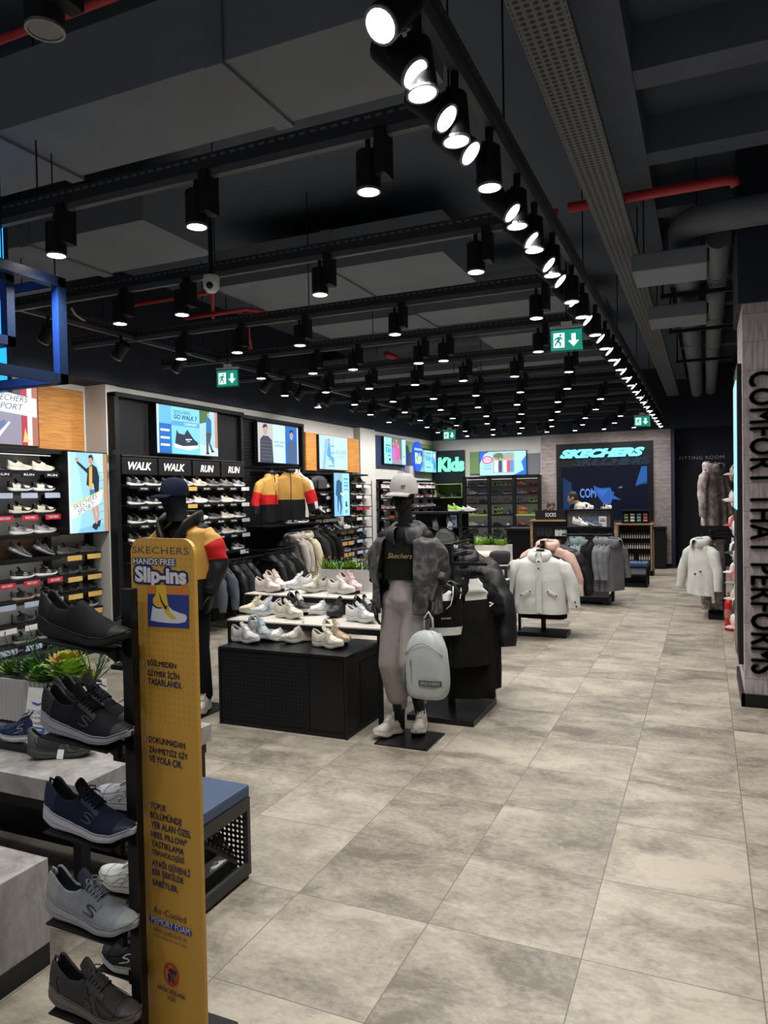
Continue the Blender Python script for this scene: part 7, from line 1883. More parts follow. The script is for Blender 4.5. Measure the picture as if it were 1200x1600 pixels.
# ================================================================== HANGING CLOTHES AND MID FLOOR STANDS
BKC = cmat((.005,.005,.0055), 'cloth'); BKN = cmat((.006,.006,.007), 'nylon'); GBL = cmat((.075,.085,.105), 'cloth'); WHC = cmat((.60,.60,.57), 'cloth'); BGC = cmat((.46,.41,.38), 'cloth'); CRC = cmat((.60,.53,.38), 'cloth')
CHC = cmat((.028,.027,.029), 'cloth'); PNC = cmat((.58,.38,.32), 'cloth'); TEA = cmat((.17,.225,.24), 'cloth'); GCO = cmat((.17,.175,.19), 'cloth')
def rail(label, a, b, drop=None):
    t = thing('clothes_rail', label, 'clothes rail', a)
    a = Vector(a); b = Vector(b)
    part('rail', G().cyl((0, 0, 0), b-a, .012, n=8), BLACK, t)
    d = Vector((-6.31-a.x, 0, 0))
    for p in (Vector((0, 0, 0)), b-a): part('bracket', G().bb(p+Vector((d.x, -.01, -.01)), p+Vector((0, .01, .01))), BLACK, t)
    return t
rail('black rail of dark jackets under the RUN shoe shelves', (-5.88, 7.6, .88), (-5.88, 9.0, .88))
for i, (y, m, n, lab) in enumerate(((7.72, GBL, 'blue grey', 'blue grey jacket with black yoke nearest the entrance on the RUN rail'), (7.98, GBL, 'blue grey', 'second blue grey jacket on the RUN rail'), (8.2, BKN, 'black', 'black shell jacket right behind the blue grey pair'), (8.38, CHC, 'charcoal', 'charcoal jacket between two black ones on the RUN rail'), (8.55, BKN, 'black', 'black jacket after the charcoal one on the RUN rail'))):
    garment('jacket', lab, 'jacket', (-5.88, y, .79), radians(-18), 'jackets on the RUN rail', m, W=.46, L=.62, D=.14, seed=i*2.3, zipm=BLACK, collar=BKC, panel=BKC, lower=.55, sm=None, spread=.09, sl_len=.52)
rail('black rail of black jackets beside the slatted wall', (-5.75, 8.85, .96), (-5.75, 9.62, .96))
for i, y in enumerate((8.92, 9.05, 9.18, 9.32, 9.48)):
    garment('jacket', 'plain black jacket, %s on the black jacket rail' % nth(i), 'jacket', (-5.75, y, .86), radians(-12), 'black jackets beside the slatted wall', BKC if i % 2 else BKN, W=.46, L=.6, D=.13, seed=i*1.7, collar=BKC, spread=.12, sl_len=.5)
rail('black rail of light hoodies under the slatted wall shelf', (-5.88, 9.72, 1.2), (-5.88, 11.1, 1.2))
for i, (y, m, W, L, lab) in enumerate(((9.78, BGC, .46, .66, 'beige zipped hoodie on the rail before the white planter'), (9.92, BGC, .46, .66, 'second beige hoodie just behind the zipped one'), (10.18, CRC, .46, .66, 'cream hoodie with a dark round badge'), (10.48, CHC, .46, .62, 'charcoal fleece jacket after the cream hoodie'), (10.66, BKC, .46, .6, 'black fleece jacket at the end of the hoodie rail'), (10.9, BKC, .48, .6, 'black jacket under the brown tilted shoes'))):
    o = garment('hoodie' if i < 3 else 'jacket', lab, 'hoodie' if i < 3 else 'jacket', (-5.88, y, 1.10), radians(-10), 'tops on the hoodie rail', m, W=W, L=L, D=.13, seed=i*3.1, hood=m if i < 3 else None, collar=None if i < 3 else m, zipm=BLACK if i == 0 else None, spread=.10, sl_len=.54)
    if i == 2: part('badge', G().cyl((.235, -.085, -.40), (.24, -.10, -.40), .03, n=14), BLACK, o)
# colour block jackets hung facing out on the arms
YJ, RJ = YE, RDJ
def block_jacket(name, label, loc, rz, seed, m1=YE, m2=BKJ, m3=RDJ, mid=None):
    return garment(name, label, 'jacket', loc, rz, 'colour block jackets on the wall arms', m1, W=.42, L=.68, D=.2, seed=seed, zipm=BLACK, panel=m2, lower=.55, mid=mid, sm=m3, collar=m2, spread=.10, sl_len=.56)
block_jacket('jacket', 'yellow, red and black jacket nearest the RUN signs', (-5.78, 9.08, 2.04), radians(64), 1.0, mid=(.42, .62))
block_jacket('jacket', 'yellow and black jacket with open black collar in the middle of the arm', (-5.56, 9.22, 2.06), radians(38), 4.0)
block_jacket('jacket', 'white, red and black jacket at the far side of the arm', (-5.86, 9.87, 2.08), radians(52), 7.0, WHC, WHC, RDJ)
far_shoe('white and black', 'run', 'standing alone on the low shelf under the hung jackets', (-6.1, 9.92, 1.29), pi/2-.3, None, 'sneaker')
far_shoe('black and white', 'run', 'standing behind the lone white sneaker under the hung jackets', (-6.12, 10.3, 1.29), pi/2-.3, None, 'sneaker')
# ---- four-way stand behind the mannequin
t = thing('garment_stand', 'black four-way garment stand with slab base behind the mannequin', 'garment stand', (-1.845, 5.45, 0)); 
part('base', G().bb((-.26, -.32, 0), (.27, .33, .042)), BLACKG, t, bevel=.003)
part('post', G().bb((-.024, -.024, .042), (.024, .024, 1.33)), BLACK, t)
part('arm', G().bb((-.012, -.36, 1.10), (.012, -.024, 1.125)), BLACK, t); part('arm', G().bb((-.012, .024, 1.22), (.012, .42, 1.245)), BLACK, t); part('arm', G().bb((.024, -.012, 1.16), (.30, .012, 1.185)), BLACK, t); part('arm', G().bb((-.30, -.012, 1.16), (-.024, .012, 1.185)), BLACK, t)
def bra(label, loc, rz, seed):
    t = thing('sports_bra', label, 'sports bra', loc, rz, 'sports bras on the four-way stand')
    rs = []
    for z, w, d, cut in ((-.30, .148, .05, 0), (-.24, .150, .055, 0), (-.16, .155, .065, 0), (-.10, .150, .062, 0)):
        rs.append([Vector((w*cos(a), d*sin(a), z))+wr(Vector((cos(a)*.1, sin(a)*.1, z)), .006, 14, seed) for a in [2*pi*k/28 for k in range(28)]])
    part('body', G().rings(rs, 0, False, False), BKC, t, smooth=True, sub=1)
    rs = [[Vector((w*cos(a), d*sin(a), z)) for a in [2*pi*k/28 for k in range(28)]] for z, w, d in ((-.36, .140, .05), (-.30, .151, .054))]
    part('waist_band', G().rings(rs, 0, False, False), WHC, t, smooth=True)
    for s in (-1, 1):
        part('strap', G().tube([(s*.085, -.058, -.11), (s*.10, -.04, -.02), (s*.095, .0, .012), (s*.085, .05, -.10)], .014, 6), BKC, t, smooth=True)
        part('piping', G().tube([(s*.02, -.066, -.16), (s*.055, -.066, -.13), (s*.072, -.060, -.06), (s*.08, -.03, .0)], .0045, 5), WHC, t, smooth=True)
    part('print', text_fit('SKECHERS', .075, .012, shear=.3).xf(frame_mat((-.02, -.067, -.235), X, Z)), INKW, t)
    part('hanger', hanger_g(.34), HOOKM, t, smooth=True)
    return t
bra('black sports bra with white piping nearest the mannequin hand', (-1.80, 5.12, 1.035), radians(28), 1)
bra('black sports bra with white piping second on the arm', (-1.78, 5.25, 1.03), radians(28), 3)
tt = thing('t_shirt', 'black t-shirt with white shoulder yoke hanging behind the sports bras', 't-shirt', (-1.655, 5.34, 1.03), radians(46), None)
rs, cl = body_rings(.34, .62, .12, 1.0, 0, 3.0, fold=.008)
def miw(i, j): return 0 if i < 7 and (j < 13 or j > 27) else 1
part('body', G().rings(rs, 0, False, False, mi=miw), [WHC, BKC], tt, smooth=True, sub=1)
for s in (-1, 1): part('sleeve', G().rings(sleeve_rings([(s*.14, 0, -.07), (s*.22, 0, -.14), (s*.25, 0, -.24)], [.05, .07, .062], s), 0, True, False), BKC if s > 0 else WHC, tt, smooth=True, sub=1)
part('print', G().tube([(.13, -.075, -.14), (.16, -.075, -.15), (.13, -.075, -.17)], .006, 5), INKW, tt); part('hanger', hanger_g(.4), HOOKM, tt, smooth=True)
for i, (x, y, lab) in enumerate(((-1.68, 5.43, 'long black dress at the front of the four-way stand'), (-1.66, 5.52, 'long black leggings hung behind the black dress'), (-1.70, 5.62, 'long black coat at the back of the four-way stand'))):
    t = thing(['dress', 'leggings', 'coat'][i], lab, ['dress', 'leggings', 'coat'][i], (x, y, 1.04), radians(20), None)
    rs, cl = body_rings(.36, .90-.05*i, .12, 1.05, 0, i*2.0, fold=.012)
    part('body', G().rings(rs, 0, False, False), BKC, t, smooth=True, sub=1)
    part('hanger', hanger_g(.36), HOOKM, t, smooth=True)
pf = garment('puffer_jacket', 'black quilted puffer jacket with a wide sleeve towards the aisle', 'jacket', (-1.86, 5.86, 1.17), radians(-24), None, BKN, W=.54, L=.66, D=.24, puff=8, seed=2, hood=BKN, sl=[.07, .115, .105, .085], spread=.20, sl_len=.66)
for i, (x, y, z) in enumerate(((-2.0, 6.05, 1.18), (-1.97, 6.28, 1.20))):
    garment('puffer_jacket', 'black puffer jacket %s behind the wide sleeved one' % ['directly', 'second'][i], 'jacket', (x, y, z), radians(-20), 'black jackets on the second stand', BKN, W=.5, L=.66, D=.22, puff=8, seed=5+i, collar=BKN, sl=[.07, .10, .09, .07], spread=.15)
t = thing('garment_stand', 'black garment stand carrying the puffer jackets', 'garment stand', (-2.0, 6.35, 0))
part('base', G().bb((-.22, -.25, 0), (.22, .25, .042)), BLACKG, t, bevel=.003); part('post', G().bb((-.02, .18, .042), (.02, .22, 1.36)), BLACK, t); part('arm', G().bb((-.012, -.55, 1.28), (.012, .18, 1.30)), BLACK, t)
hk = G()
for q in range(9): hk.tube([(-.02, -.02+.03*q-.1, 1.30), (-.02, -.02+.03*q-.1, 1.36), (.08, -.02+.03*q-.1, 1.40), (.09, -.02+.03*q-.1, 1.36)], .005, 5)
part('hooks', hk, BLACK, t)
# ---- second table group with folded clothes
table('lower pale topped table with stacked grey trousers by the aisle', -2.75, -2.08, 7.60, 8.28, .73)
table('upper pale topped table with cream and charcoal folded sweaters', -2.95, -2.12, 8.32, 9.0, .88)
folded('folded cream sweater on the pale table by the aisle', 'sweater', (-2.52, 8.5, .88), CRC, None, (.42, .34, .14), .2, 1, 'folded_sweater')
folded('rolled charcoal sweater beside the cream one', 'sweater', (-2.24, 8.46, .88), CHC, None, (.24, .26, .15), .1, 4, 'folded_sweater')
for q in range(4): folded('folded grey trousers, %s of the stack on the low table' % ['bottom', 'second', 'third', 'top'][q], 'trousers', (-2.24, 7.78, .73+.036*q), cmat((.20,.19,.19) if q % 2 else (.12,.12,.13), 'cloth'), 'stacked grey trousers', (.26, .22, .034), .05*q, q, 'folded_trousers')
planter('white planter with ferns on the upper folded clothes table', -2.9, -2.20, 8.72, 8.92, .88, .20, MATS['planter_white'], 34, 5, False, 1.1)
plinth2 = thing('display_plinth', 'black plinth under the folded clothes tables', 'plinth', (-2.5, 7.9, 0)); part('body', G().bb((-.33, -.22, 0), (.36, .42, .5)), BLACK, plinth2); part('panel', G().bb((.36, -.2, .05), (.364, .4, .47)), PEG, plinth2)
# ---- black gondola by the kids corner
t = thing('gondola', 'black open gondola shelf before the kids corner', 'gondola', (-3.7, 10.6, 0))
part('frame', G().bb((-.55, -.18, 1.42), (.36, .2, 1.45)).bb((.32, -.18, 0), (.36, -.14, 1.42)).bb((.32, .16, 0), (.36, .2, 1.42)).bb((-.55, -.18, 0), (-.51, -.14, 1.42)), BLACK, t)
part('back_panel', G().bb((-.51, .17, .1), (.32, .2, 1.42)), BLACKG, t)
for z in (1.20, .86, .5, .1): part('shelf', G().bb((-.51, -.16, z), (.32, .17, z+.02)), BLACK, t)
far_shoe('grey', 'run', 'toe down on the gondola shelf before the kids corner', (-3.62, 10.62, 1.33), radians(-60), None, 'mesh sneaker', pitch=radians(35))
far_shoe('dark grey', 'run', 'leaning beside the grey mesh sneaker on the gondola', (-3.85, 10.62, 1.30), radians(-60), None, 'sneaker', pitch=radians(30))
cd_ = thing('info_card', 'small pale blue info card on the gondola shelf', 'card', (-3.52, 10.5, 1.22)); part('sheet', G().box((.03, 0, .09), (.11, .006, .18)), T_BLUE, cd_); part('print', G().box((.03, -.004, .13), (.08, .002, .05)).box((.03, -.004, .04), (.04, .002, .04)), mat('print_card_blue', (.06, .16, .38), .5), cd_)
far_shoe('lime', 'run', 'yellow lime on top of the gondola under the display box', (-3.60, 10.6, 1.45), radians(-15), None, 'running shoe')
far_shoe('white', 'run', 'small white on the gondola top beside the lime one', (-3.38, 10.62, 1.45), radians(20), None, 'child shoe', small=.7)
b2 = thing('backpack', 'charcoal backpack with pale zips on the gondola lower shelf', 'backpack', (-3.62, 10.5, .88))
rs = []
for z, w, d in ((0, .8, .8), (.03, 1, 1), (.2, 1, 1), (.27, .9, .9), (.31, .65, .6), (.325, .3, .3)):
    rs.append([Vector((.155*w*math.copysign(abs(cos(a))**.6, cos(a)), .08*d*math.copysign(abs(sin(a))**.7, sin(a)), z)) for a in [2*pi*k/28 for k in range(28)]])
part('body', G().rings(rs), cmat((.10,.105,.11), 'nylon'), b2, smooth=True, sub=1)
part('zip', G().tube([(.12*cos(a), -.085, .16+.12*sin(a)) for a in [pi*k/10 for k in range(11)]], .004, 5).tube([(.145*cos(a), -.06, .16+.15*sin(a)) for a in [pi*k/10 for k in range(11)]], .005, 5), cmat((.25,.26,.26), 'cloth'), b2)
part('pocket', G().box((0, -.08, .09), (.2, .03, .13)), cmat((.08,.083,.088), 'nylon'), b2, bevel=.01)
# ---- stand of coats with the white parka in front
t = thing('garment_stand', 'black garment stand with slab base under the white parka', 'garment stand', (-1.8, 8.78, 0))
part('base', G().bb((-.29, -.14, 0), (.29, .2, .05)), BLACKG, t, bevel=.003); part('post', G().bb((-.025, -.02, .05), (.025, .03, 1.14)), BLACK, t); part('arm', G().bb((-.012, -.24, 1.08), (.012, .5, 1.10)), BLACK, t)
pk_ = garment('parka', 'white hooded parka with black snaps hung facing the aisle', 'parka', (-1.80, 8.58, .98), radians(8), None, WHC, W=.56, L=.68, D=.24, hood=WHC, seed=2.0, flare=1.12, spread=.12, sl=[.07, .098, .084, .066], sl_len=.60, fold=.012)
part('placket', G().bb((-.03, -.152, -.66), (.03, -.140, -.05)), WHC, pk_, bevel=.004)
for z in (-.06, -.14): part('snap', G().cyl((.0, -.155, z), (0, -.162, z), .010, n=10), BLACK, pk_)
for s in (-1, 1):
    part('pocket', G().box((s*.15, -.150, -.43), (.13, .014, .03), ry=s*.45), WHC, pk_, bevel=.004)
    for q in (-1, 1): part('snap', G().cyl((s*.15+q*.05, -.155, -.43-s*q*.024*1), (s*.15+q*.05, -.164, -.43-s*q*.024), .009, n=10), BLACK, pk_)
    part('cuff_snap', G().cyl((s*.405, -.11, -.53), (s*.405, -.125, -.53), .010, n=10).cyl((s*.42, -.11, -.58), (s*.42, -.125, -.58), .010, n=10), BLACK, pk_)
part('chest_mark', text_fit('SKECHERS', .09, .008).xf(frame_mat((.06, -.140, -.20), X, Z)), mat('print_grey', (.3, .3, .3), .5), pk_)
garment('coat', 'black coat hanging directly behind the white parka', 'coat', (-1.79, 8.70, .98), radians(4), 'coats behind the white parka', BKC, W=.54, L=.76, D=.16, collar=BKC, seed=1, spread=.11)
garment('jacket', 'pale pink jacket with cream sleeves behind the white parka', 'jacket', (-1.76, 8.88, 1.08), radians(-6), 'coats behind the white parka', PNC, W=.52, L=.62, D=.18, hood=PNC, seed=3, sm=PNC, panel=CRC, spread=.14)
garment('coat', 'black padded coat at the back of the parka stand', 'coat', (-1.72, 9.12, 1.06), radians(-6), 'coats behind the white parka', BKN, W=.56, L=.70, D=.2, puff=8, collar=BKN, seed=6, spread=.15)
# ---- sock counter and coat gondola
t = thing('gondola', 'black peg gondola with coats, wooden top and SOCKS board', 'gondola', (-1.9, 11.8, 0)); 
part('sock_counter', G().bb((-.66, -.05, .1), (-.15, .45, 1.25)), BLACK, t); part('wood_top', G().bb((-.70, -.08, 1.25), (-.14, .48, 1.275)), OAK, t); part('wood_side', G().bb((-.70, -.06, .1), (-.66, .46, 1.25)), OAK, t)
part('sock_board', G().bb((-.62, -.04, 1.277), (-.15, -.01, 1.43)), T_BLACK, t)
text_on('SOCKS', (-.46, -.043, 1.325), X, Z, .17, .062, INKW, t, bold=.02)
part('back_panel', G().bb((-.14, .06, .2), (.56, .09, 1.42)), PEGW, t)
part('post', G().bb((-.16, .04, 0), (-.12, .11, 1.44)), BLACK, t); part('post', G().bb((.54, -.02, 0), (.58, .12, 1.44)), BLACK, t); part('top_rail', G().bb((-.16, .02, 1.41), (.58, .12, 1.44)), BLACK, t)
part('shelf', G().bb((-.14, -.2, 1.15), (.56, .06, 1.17)), BLACK, t); part('shelf', G().bb((-.14, -.2, .98), (.56, .06, 1.0)), BLACK, t)
part('base', G().bb((-.16, -.45, .05), (.56, .12, .1)), BLACK, t); part('basket', G().bb((-.1, -.47, .12), (.56, -.45, .32)), PEGW, t)
part('rail', G().cyl((-.14, -.38, 1.06), (.62, -.38, 1.06), .012, n=8), BLACK, t); part('rail_arm', G().bb((-.13, -.38, 1.05), (-.11, .06, 1.07)).bb((.54, -.38, 1.05), (.56, .06, 1.07)), BLACK, t)
for x in (-.1, .5): part('foot', G().box((x, -.4, .025), (.06, .1, .05)), BLACK, t)
shoe_thing('sneaker', 'white sneaker on the peg gondola shelf over the coats', 'run', cz['w'], (-1.93, 11.74, 1.22), radians(-28), None, pitch=radians(12))
shoe_thing('sneaker', 'blue sneaker beside the white one on the peg gondola', 'run', dict(up=(.05,.09,.17), sole=(.6,.6,.6), cap=(.05,.08,.14), lin=(.05,.08,.14), lace=(.06,.1,.18), logo=(.2,.25,.3)), (-1.72, 11.74, 1.22), radians(-28), None, pitch=radians(12))
for x in (-1.78, -1.5): far_shoe('white', 'run', 'peeking over the peg gondola, %s the white shirted person' % ('beside' if x < -1.6 else 'farther from'), (x, 12.0, 1.37), radians(70), None, 'sneaker', pitch=radians(-15))
cd_ = thing('info_card', 'white info card on the peg gondola shelf', 'card', (-1.46, 11.66, 1.17)); part('sheet', G().box((0, 0, .08), (.11, .006, .16)), T_WHITE, cd_); part('print', G().box((0, -.004, .12), (.07, .002, .012)).box((0, -.004, .09), (.08, .002, .03)), mat('print_rust', (.4, .15, .1), .5), cd_)
for c in range(7):
    t = thing('sock_pack', 'pack of white socks hanging on the sock counter' if c > 3 else 'pack of dark socks hanging on the sock counter', 'socks', (-2.46+.065*c+(.03 if c > 3 else 0), 11.70, 1.02), 0, 'white sock packs' if c > 3 else 'dark sock packs')
    part('socks', G().prism([Vector(q) for q in ((-.028, 0, 0), (.028, 0, 0), (.03, 0, .08), (.012, 0, .11), (-.012, 0, .11), (-.03, 0, .08))], (0, .02, 0)), WHC if c > 3 else CHC, t); part('header', G().bb((-.022, -.004, .10), (.022, .0, .135)), T_BLACK, t)
coats = [(-1.90, BKN, 8, 'black padded coat at the sock counter end of the coat rail'), (-1.80, TEA, 0, 'grey teal jacket next to the black padded coat'), (-1.72, TEA, 0, 'second grey teal jacket on the coat rail'), (-1.63, BKC, 0, 'black track jacket with white sleeve lettering'), (-1.55, BKC, 0, 'second black track jacket with white sleeve lettering'), (-1.45, GCO, 0, 'blue grey coat after the black track jackets'), (-1.37, GCO, 0, 'second blue grey coat on the coat rail'), (-1.27, GCO, 0, 'blue grey hooded coat at the aisle end of the rail'), (-1.18, CHC, 0, 'charcoal coat last on the rail behind the grey hooded coat')]
for i, (x, m, pf_, lab) in enumerate(coats):
    o = garment('coat' if pf_ or i > 4 else 'jacket', lab, 'coat' if pf_ or i > 4 else 'jacket', (x-(.10 if i == 8 else 0), 11.42+(.16 if i == 8 else 0), .96), radians(72 if i < 7 else 58), 'coats on the peg gondola', m, W=.42, L=.66 if i < 5 else .74, D=.12, puff=pf_, seed=i*1.9, hood=m if i in (1, 2, 5, 6, 7) else None, collar=m if i not in (1, 2, 5, 6, 7) else None, spread=.05, sl_len=.56)
    if i in (3, 4):
        g = text_fit('SKECHERS', .24, .03, bold=.03).xf(frame_mat((-.292, .03, -.46), Z, Vector((0, 1, 0))))
        part('sleeve_print', g, INKW, o)
# ---- people behind the till
def person(label, loc, rz, hair, skin, shirt, lean, look):
    t = thing('person', label, 'person', loc, rz)
    g = G(); hips = Vector((0, 0, .92)); ch = Vector((0, -lean*.5, 1.28-lean*.12)); nk = Vector((0, -lean*.85, 1.42-lean*.22)); hc = nk+Vector((0, -.06-lean*.25, .17-lean*.10))
    head_g(g, hc, 1.0, look, .35*lean/.4)
    capsule(g, nk, hc+Vector((0, .02, -.05)), .06, .055); capsule(g, ch, nk-Z*.03, .14, .09); capsule(g, hips, ch, .14, .145)
    for s in (-1, 1):
        sh = nk+Vector((s*.18, .02, -.06)); el = sh+Vector((s*.06, -.12, -.26)); wt = el+Vector((-s*.06, -.24, -.02))
        capsule(g, nk+Vector((0, 0, -.05)), sh, .07, .062); capsule(g, sh, el, .055, .042); capsule(g, el, wt, .042, .028); hand_g(g, wt, (0, -1, -.15), (0, 0, -1), s, 1.0, .4)
        capsule(g, hips+Vector((s*.09, 0, -.02)), Vector((s*.10, 0, .5)), .10, .065); capsule(g, Vector((s*.10, 0, .5)), Vector((s*.10, .02, .08)), .062, .042); capsule(g, Vector((s*.10, .02, .05)), Vector((s*.11, -.14, .04)), .042, .034)
    fleshed('body', g, mat('skin_%d' % int(rz*10), skin, .55, 0, .06, 30), t, .008, 4)
    M = Matrix.Translation(hc) @ Euler((.35*lean/.4, 0, look)).to_matrix().to_4x4()
    h = G(); h.ball((0, .020, .040), (.083, .098, .088), nu=20, nv=12); h.ball((0, .055, 0), (.076, .06, .075), nu=18, nv=10); h.v = [p+wr(p, .012, 40, 3) for p in h.v]
    part('hair', h.xf(M), mat('hair_%s' % hair[0], hair[1], .6, 0, .3, 90), t, smooth=True)
    g = G(); capsule(g, hips, ch, .155, .165); capsule(g, ch, nk-Z*.04, .165, .105)
    for s in (-1, 1):
        sh = nk+Vector((s*.18, .02, -.06)); el = sh+Vector((s*.06, -.12, -.26)); capsule(g, nk+Vector((0, 0, -.06)), sh, .09, .08); capsule(g, sh, sh.lerp(el, .75), .075, .065)
    for i in range(len(g.v)): g.v[i] += wr(g.v[i], .014, 10, 2)
    fleshed('shirt', g, shirt, t, .011, 3)
    g = G()
    for s in (-1, 1): capsule(g, hips+Vector((s*.09, 0, 0)), Vector((s*.10, 0, .5)), .115, .085); capsule(g, Vector((s*.10, 0, .5)), Vector((s*.10, .02, .12)), .083, .065)
    fleshed('trousers', g, BKC, t, .012, 3)
    part('shoe', G().ball((.11, -.05, .04), (.05, .13, .045)), BLACK, t, smooth=True); part('shoe', G().ball((-.11, -.05, .04), (.05, .13, .045)), BLACK, t, smooth=True)
    return t
person('dark haired person in a cream shirt bending over the till', (-2.22, 16.05, 0), radians(-72), ('dark', (.012, .010, .010)), (.42, .25, .18), cmat((.62,.60,.52), 'cloth'), .30, radians(-8)).scale = (1.06, 1.06, 1.06)
person('brown haired person mostly hidden behind the SOCKS board', (-3.06, 15.3, 0), radians(20), ('brown', (.06, .03, .018)), (.42, .26, .2), BKC, .55, 0.0)
t = thing('till_counter', 'dark till counter behind the coat gondola', 'counter', (-2.6, 13.75, 0)); part('body', G().bb((-.9, 0, 0), (1.0, .5, 1.0)), BLACKG, t); part('top', G().bb((-.93, -.03, 1.0), (1.03, .53, 1.04)), BLACK, t)
sc_ = thing('monitor', 'black till monitor seen from behind above the gondola', 'monitor', (-2.15, 14.0, 1.04)); part('screen_shell', G().box((0, 0, .22), (.34, .04, .24), rx=.2), BLACKG, sc_, bevel=.02); part('stand', G().cyl((0, 0, 0), (0, 0, .14), .03, n=10), BLACK, sc_)
# ---- feature wall
t = thing('video_wall', 'black video wall with glowing lettering over the till', 'video wall', (-2.12, 17.25, 1.1))
part('frame', G().bb((-1.06, -.05, -.05), (1.06, 0, 1.72)), BLACK, t, bevel=.004)
P = Pic(1.9, 1.18); dk = GL((.0015, .0025, .010), 1)
P.r(0, 0, 1, 1, dk).p([(.02, .08), (.02, .8), (.12, .7), (.14, .3)], GL((.008, .022, .06), 1)).p([(.86, .62), (.99, .66), (.99, .98), (.93, .98)], GL((.015, .07, .24), 1)).p([(.86, .62), (.99, .7), (.99, .68), (.86, .60)], GL((.008, .03, .12), 1))
P.t('COM', .22, .40, .19, .18, GL((.08, .18, .50), 1), bold=.025)
P.p([(.38, .63), (.46, .58), (.58, .59), (.59, .52), (.62, .50), (.61, .44), (.70, .35), (.60, .37), (.58, .28), (.51, .24), (.46, .36), (.40, .50)], GL((.02, .07, .27), 1)).p([(.41, .56), (.56, .54), (.48, .42)], GL((.03, .10, .36), 1)).p([(.66, .58), (.70, .62), (.72, .59), (.69, .57)], GL((.08, .09, .12), 1))
P.put('picture', (-.95, -.052, 0), X, Z, t)
for w_, x_, z_, m_, e_ in ((1.86, -.97, 1.385, glow((.16, .66, .84), 1.25), .02), (1.72, -.68, 1.19, mat('dark_glass_letters', (.02, .03, .05), .2), .004)):
    part('lettering', text_fit('SKECHERS', w_, .20, bold=.07, shear=.35, extrude=e_).xf(frame_mat((x_, -.08 if e_ > .01 else -.058, z_), X, Z)), m_, t)
# ---- accessory cabinet, second bench, bin
t = thing('cabinet', 'oak framed black cabinet of hanging bottles near the fitting rooms', 'cabinet', (-1.33, 15.5, 0))
part('side', G().bb((-.34, 0, 0), (-.31, .4, 1.02)), OAK, t); part('side', G().bb((.31, 0, 0), (.34, .4, 1.02)), OAK, t); part('top', G().bb((-.36, -.01, 1.02), (.36, .41, 1.045)), OAK, t)
part('back_panel', G().bb((-.31, .3, .05), (.31, .33, 1.02)), BLACKG, t); part('base', G().bb((-.34, 0, 0), (.36, .42, .1)), BLACK, t)
for z in (.72, .5, .25): part('hook_bar', G().bb((-.3, .27, z+.16), (.3, .3, z+.18)), BLACK, t)
for r, z in enumerate((.74, .53, .30)):
    for c in range(13):
        x = -1.33-.27+.045*c
        if r == 2 and c in (6, 7): continue
        key = 'care_bottle'
        if key not in _SB: _SB[key] = G().lathe([(.012, 0), (.014, .01), (.014, .065)], n=8, m=0).lathe([(.014, .066), (.012, .08), (.007, .088), (.007, .115)], n=8, m=1).mesh('care_bottle', [T_WHITE, mat('amber_label', (.30, .22, .14), .4)], 40)
        o = new('care_bottle', _SB[key], None, (x, 15.7, z))
        tag(o, 'care bottle, %s along the %s hook row of the oak cabinet' % (nth(c), ['top', 'middle', 'lowest'][r]), 'bottle', 'care bottles in the oak cabinet')
t = thing('sock_rack', 'black counter rack of coloured sock rolls on the oak cabinet', 'rack', (-1.31, 15.65, 1.045))
part('shell', G().bb((-.27, 0, 0), (.27, .2, .03)).bb((-.27, 0, .25), (.27, .2, .28)).bb((-.27, 0, .03), (-.25, .2, .25)).bb((.25, 0, .03), (.27, .2, .25)).bb((-.25, .18, .03), (.25, .2, .25)), BLACK, t)
for q, cc in enumerate(((.25, .34, .2), (.6, .6, .5), (.15, .35, .33), (.55, .2, .15))):
    for r in range(3): tag(part('sock_roll', G().cyl((-1.31-.19+.125*q-.04, 15.70, 1.10+.06*r), (-1.31-.19+.125*q+.04, 15.70, 1.10+.06*r), .027, n=10), cmat(tuple(v*(1-.15*r) for v in cc), 'cloth'), None, smooth=40), '%s sock roll, %s of its column in the counter rack' % (['green', 'cream', 'teal', 'red brown'][q], ['bottom', 'middle', 'top'][r]), 'socks', 'sock rolls in the counter rack')
t = thing('bench', 'far small bench with blue cushion before the oak cabinet', 'bench', (-1.2, 13.85, 0))
part('cushion', G().bb((-.25, -.22, .37), (.25, .22, .43)), cmat((.035,.075,.165), 'leather'), t, bevel=.01)
part('frame', G().bb((-.25, -.22, .34), (.25, .22, .37)).bb((-.25, -.22, .2), (.25, -.2, .22)).bb((-.25, -.22, 0), (-.22, -.19, .34)).bb((.22, -.22, 0), (.25, -.19, .34)).bb((.22, .19, 0), (.25, .22, .34)).bb((-.25, .19, 0), (-.22, .22, .34)).bb((-.25, -.22, 0), (.25, .22, .02)), BLACK, t)
part('panel', G().bb((-.22, -.205, .23), (.22, -.2, .34)), mat('panel_grey', (.16, .17, .2), .6), t); part('mirror', G().prism([Vector((-.22, -.18, .03)), Vector((.22, -.18, .03)), Vector((.22, -.02, .2)), Vector((-.22, -.02, .2))], (0, .005, -.005)), MIR, t)
for s in (-1, 1): single('small_tray', 'small dark tray lying on the far bench cushion, %s of two' % ('first' if s < 0 else 'second'), 'tray', G().box((-1.10+.03*s, 13.85, .437), (.02, .09, .015)), BLACKG)
t = thing('waste_bin', 'tall black bin standing before the end wall beside the cabinet', 'bin', (-.90, 17.05, 0)); part('body', G().bb((-.14, -.14, 0), (.10, .12, .86)), BLACK, t, bevel=.004); part('lid', G().bb((-.16, -.16, .86), (.12, .14, .92)), BLACKG, t, bevel=.004)

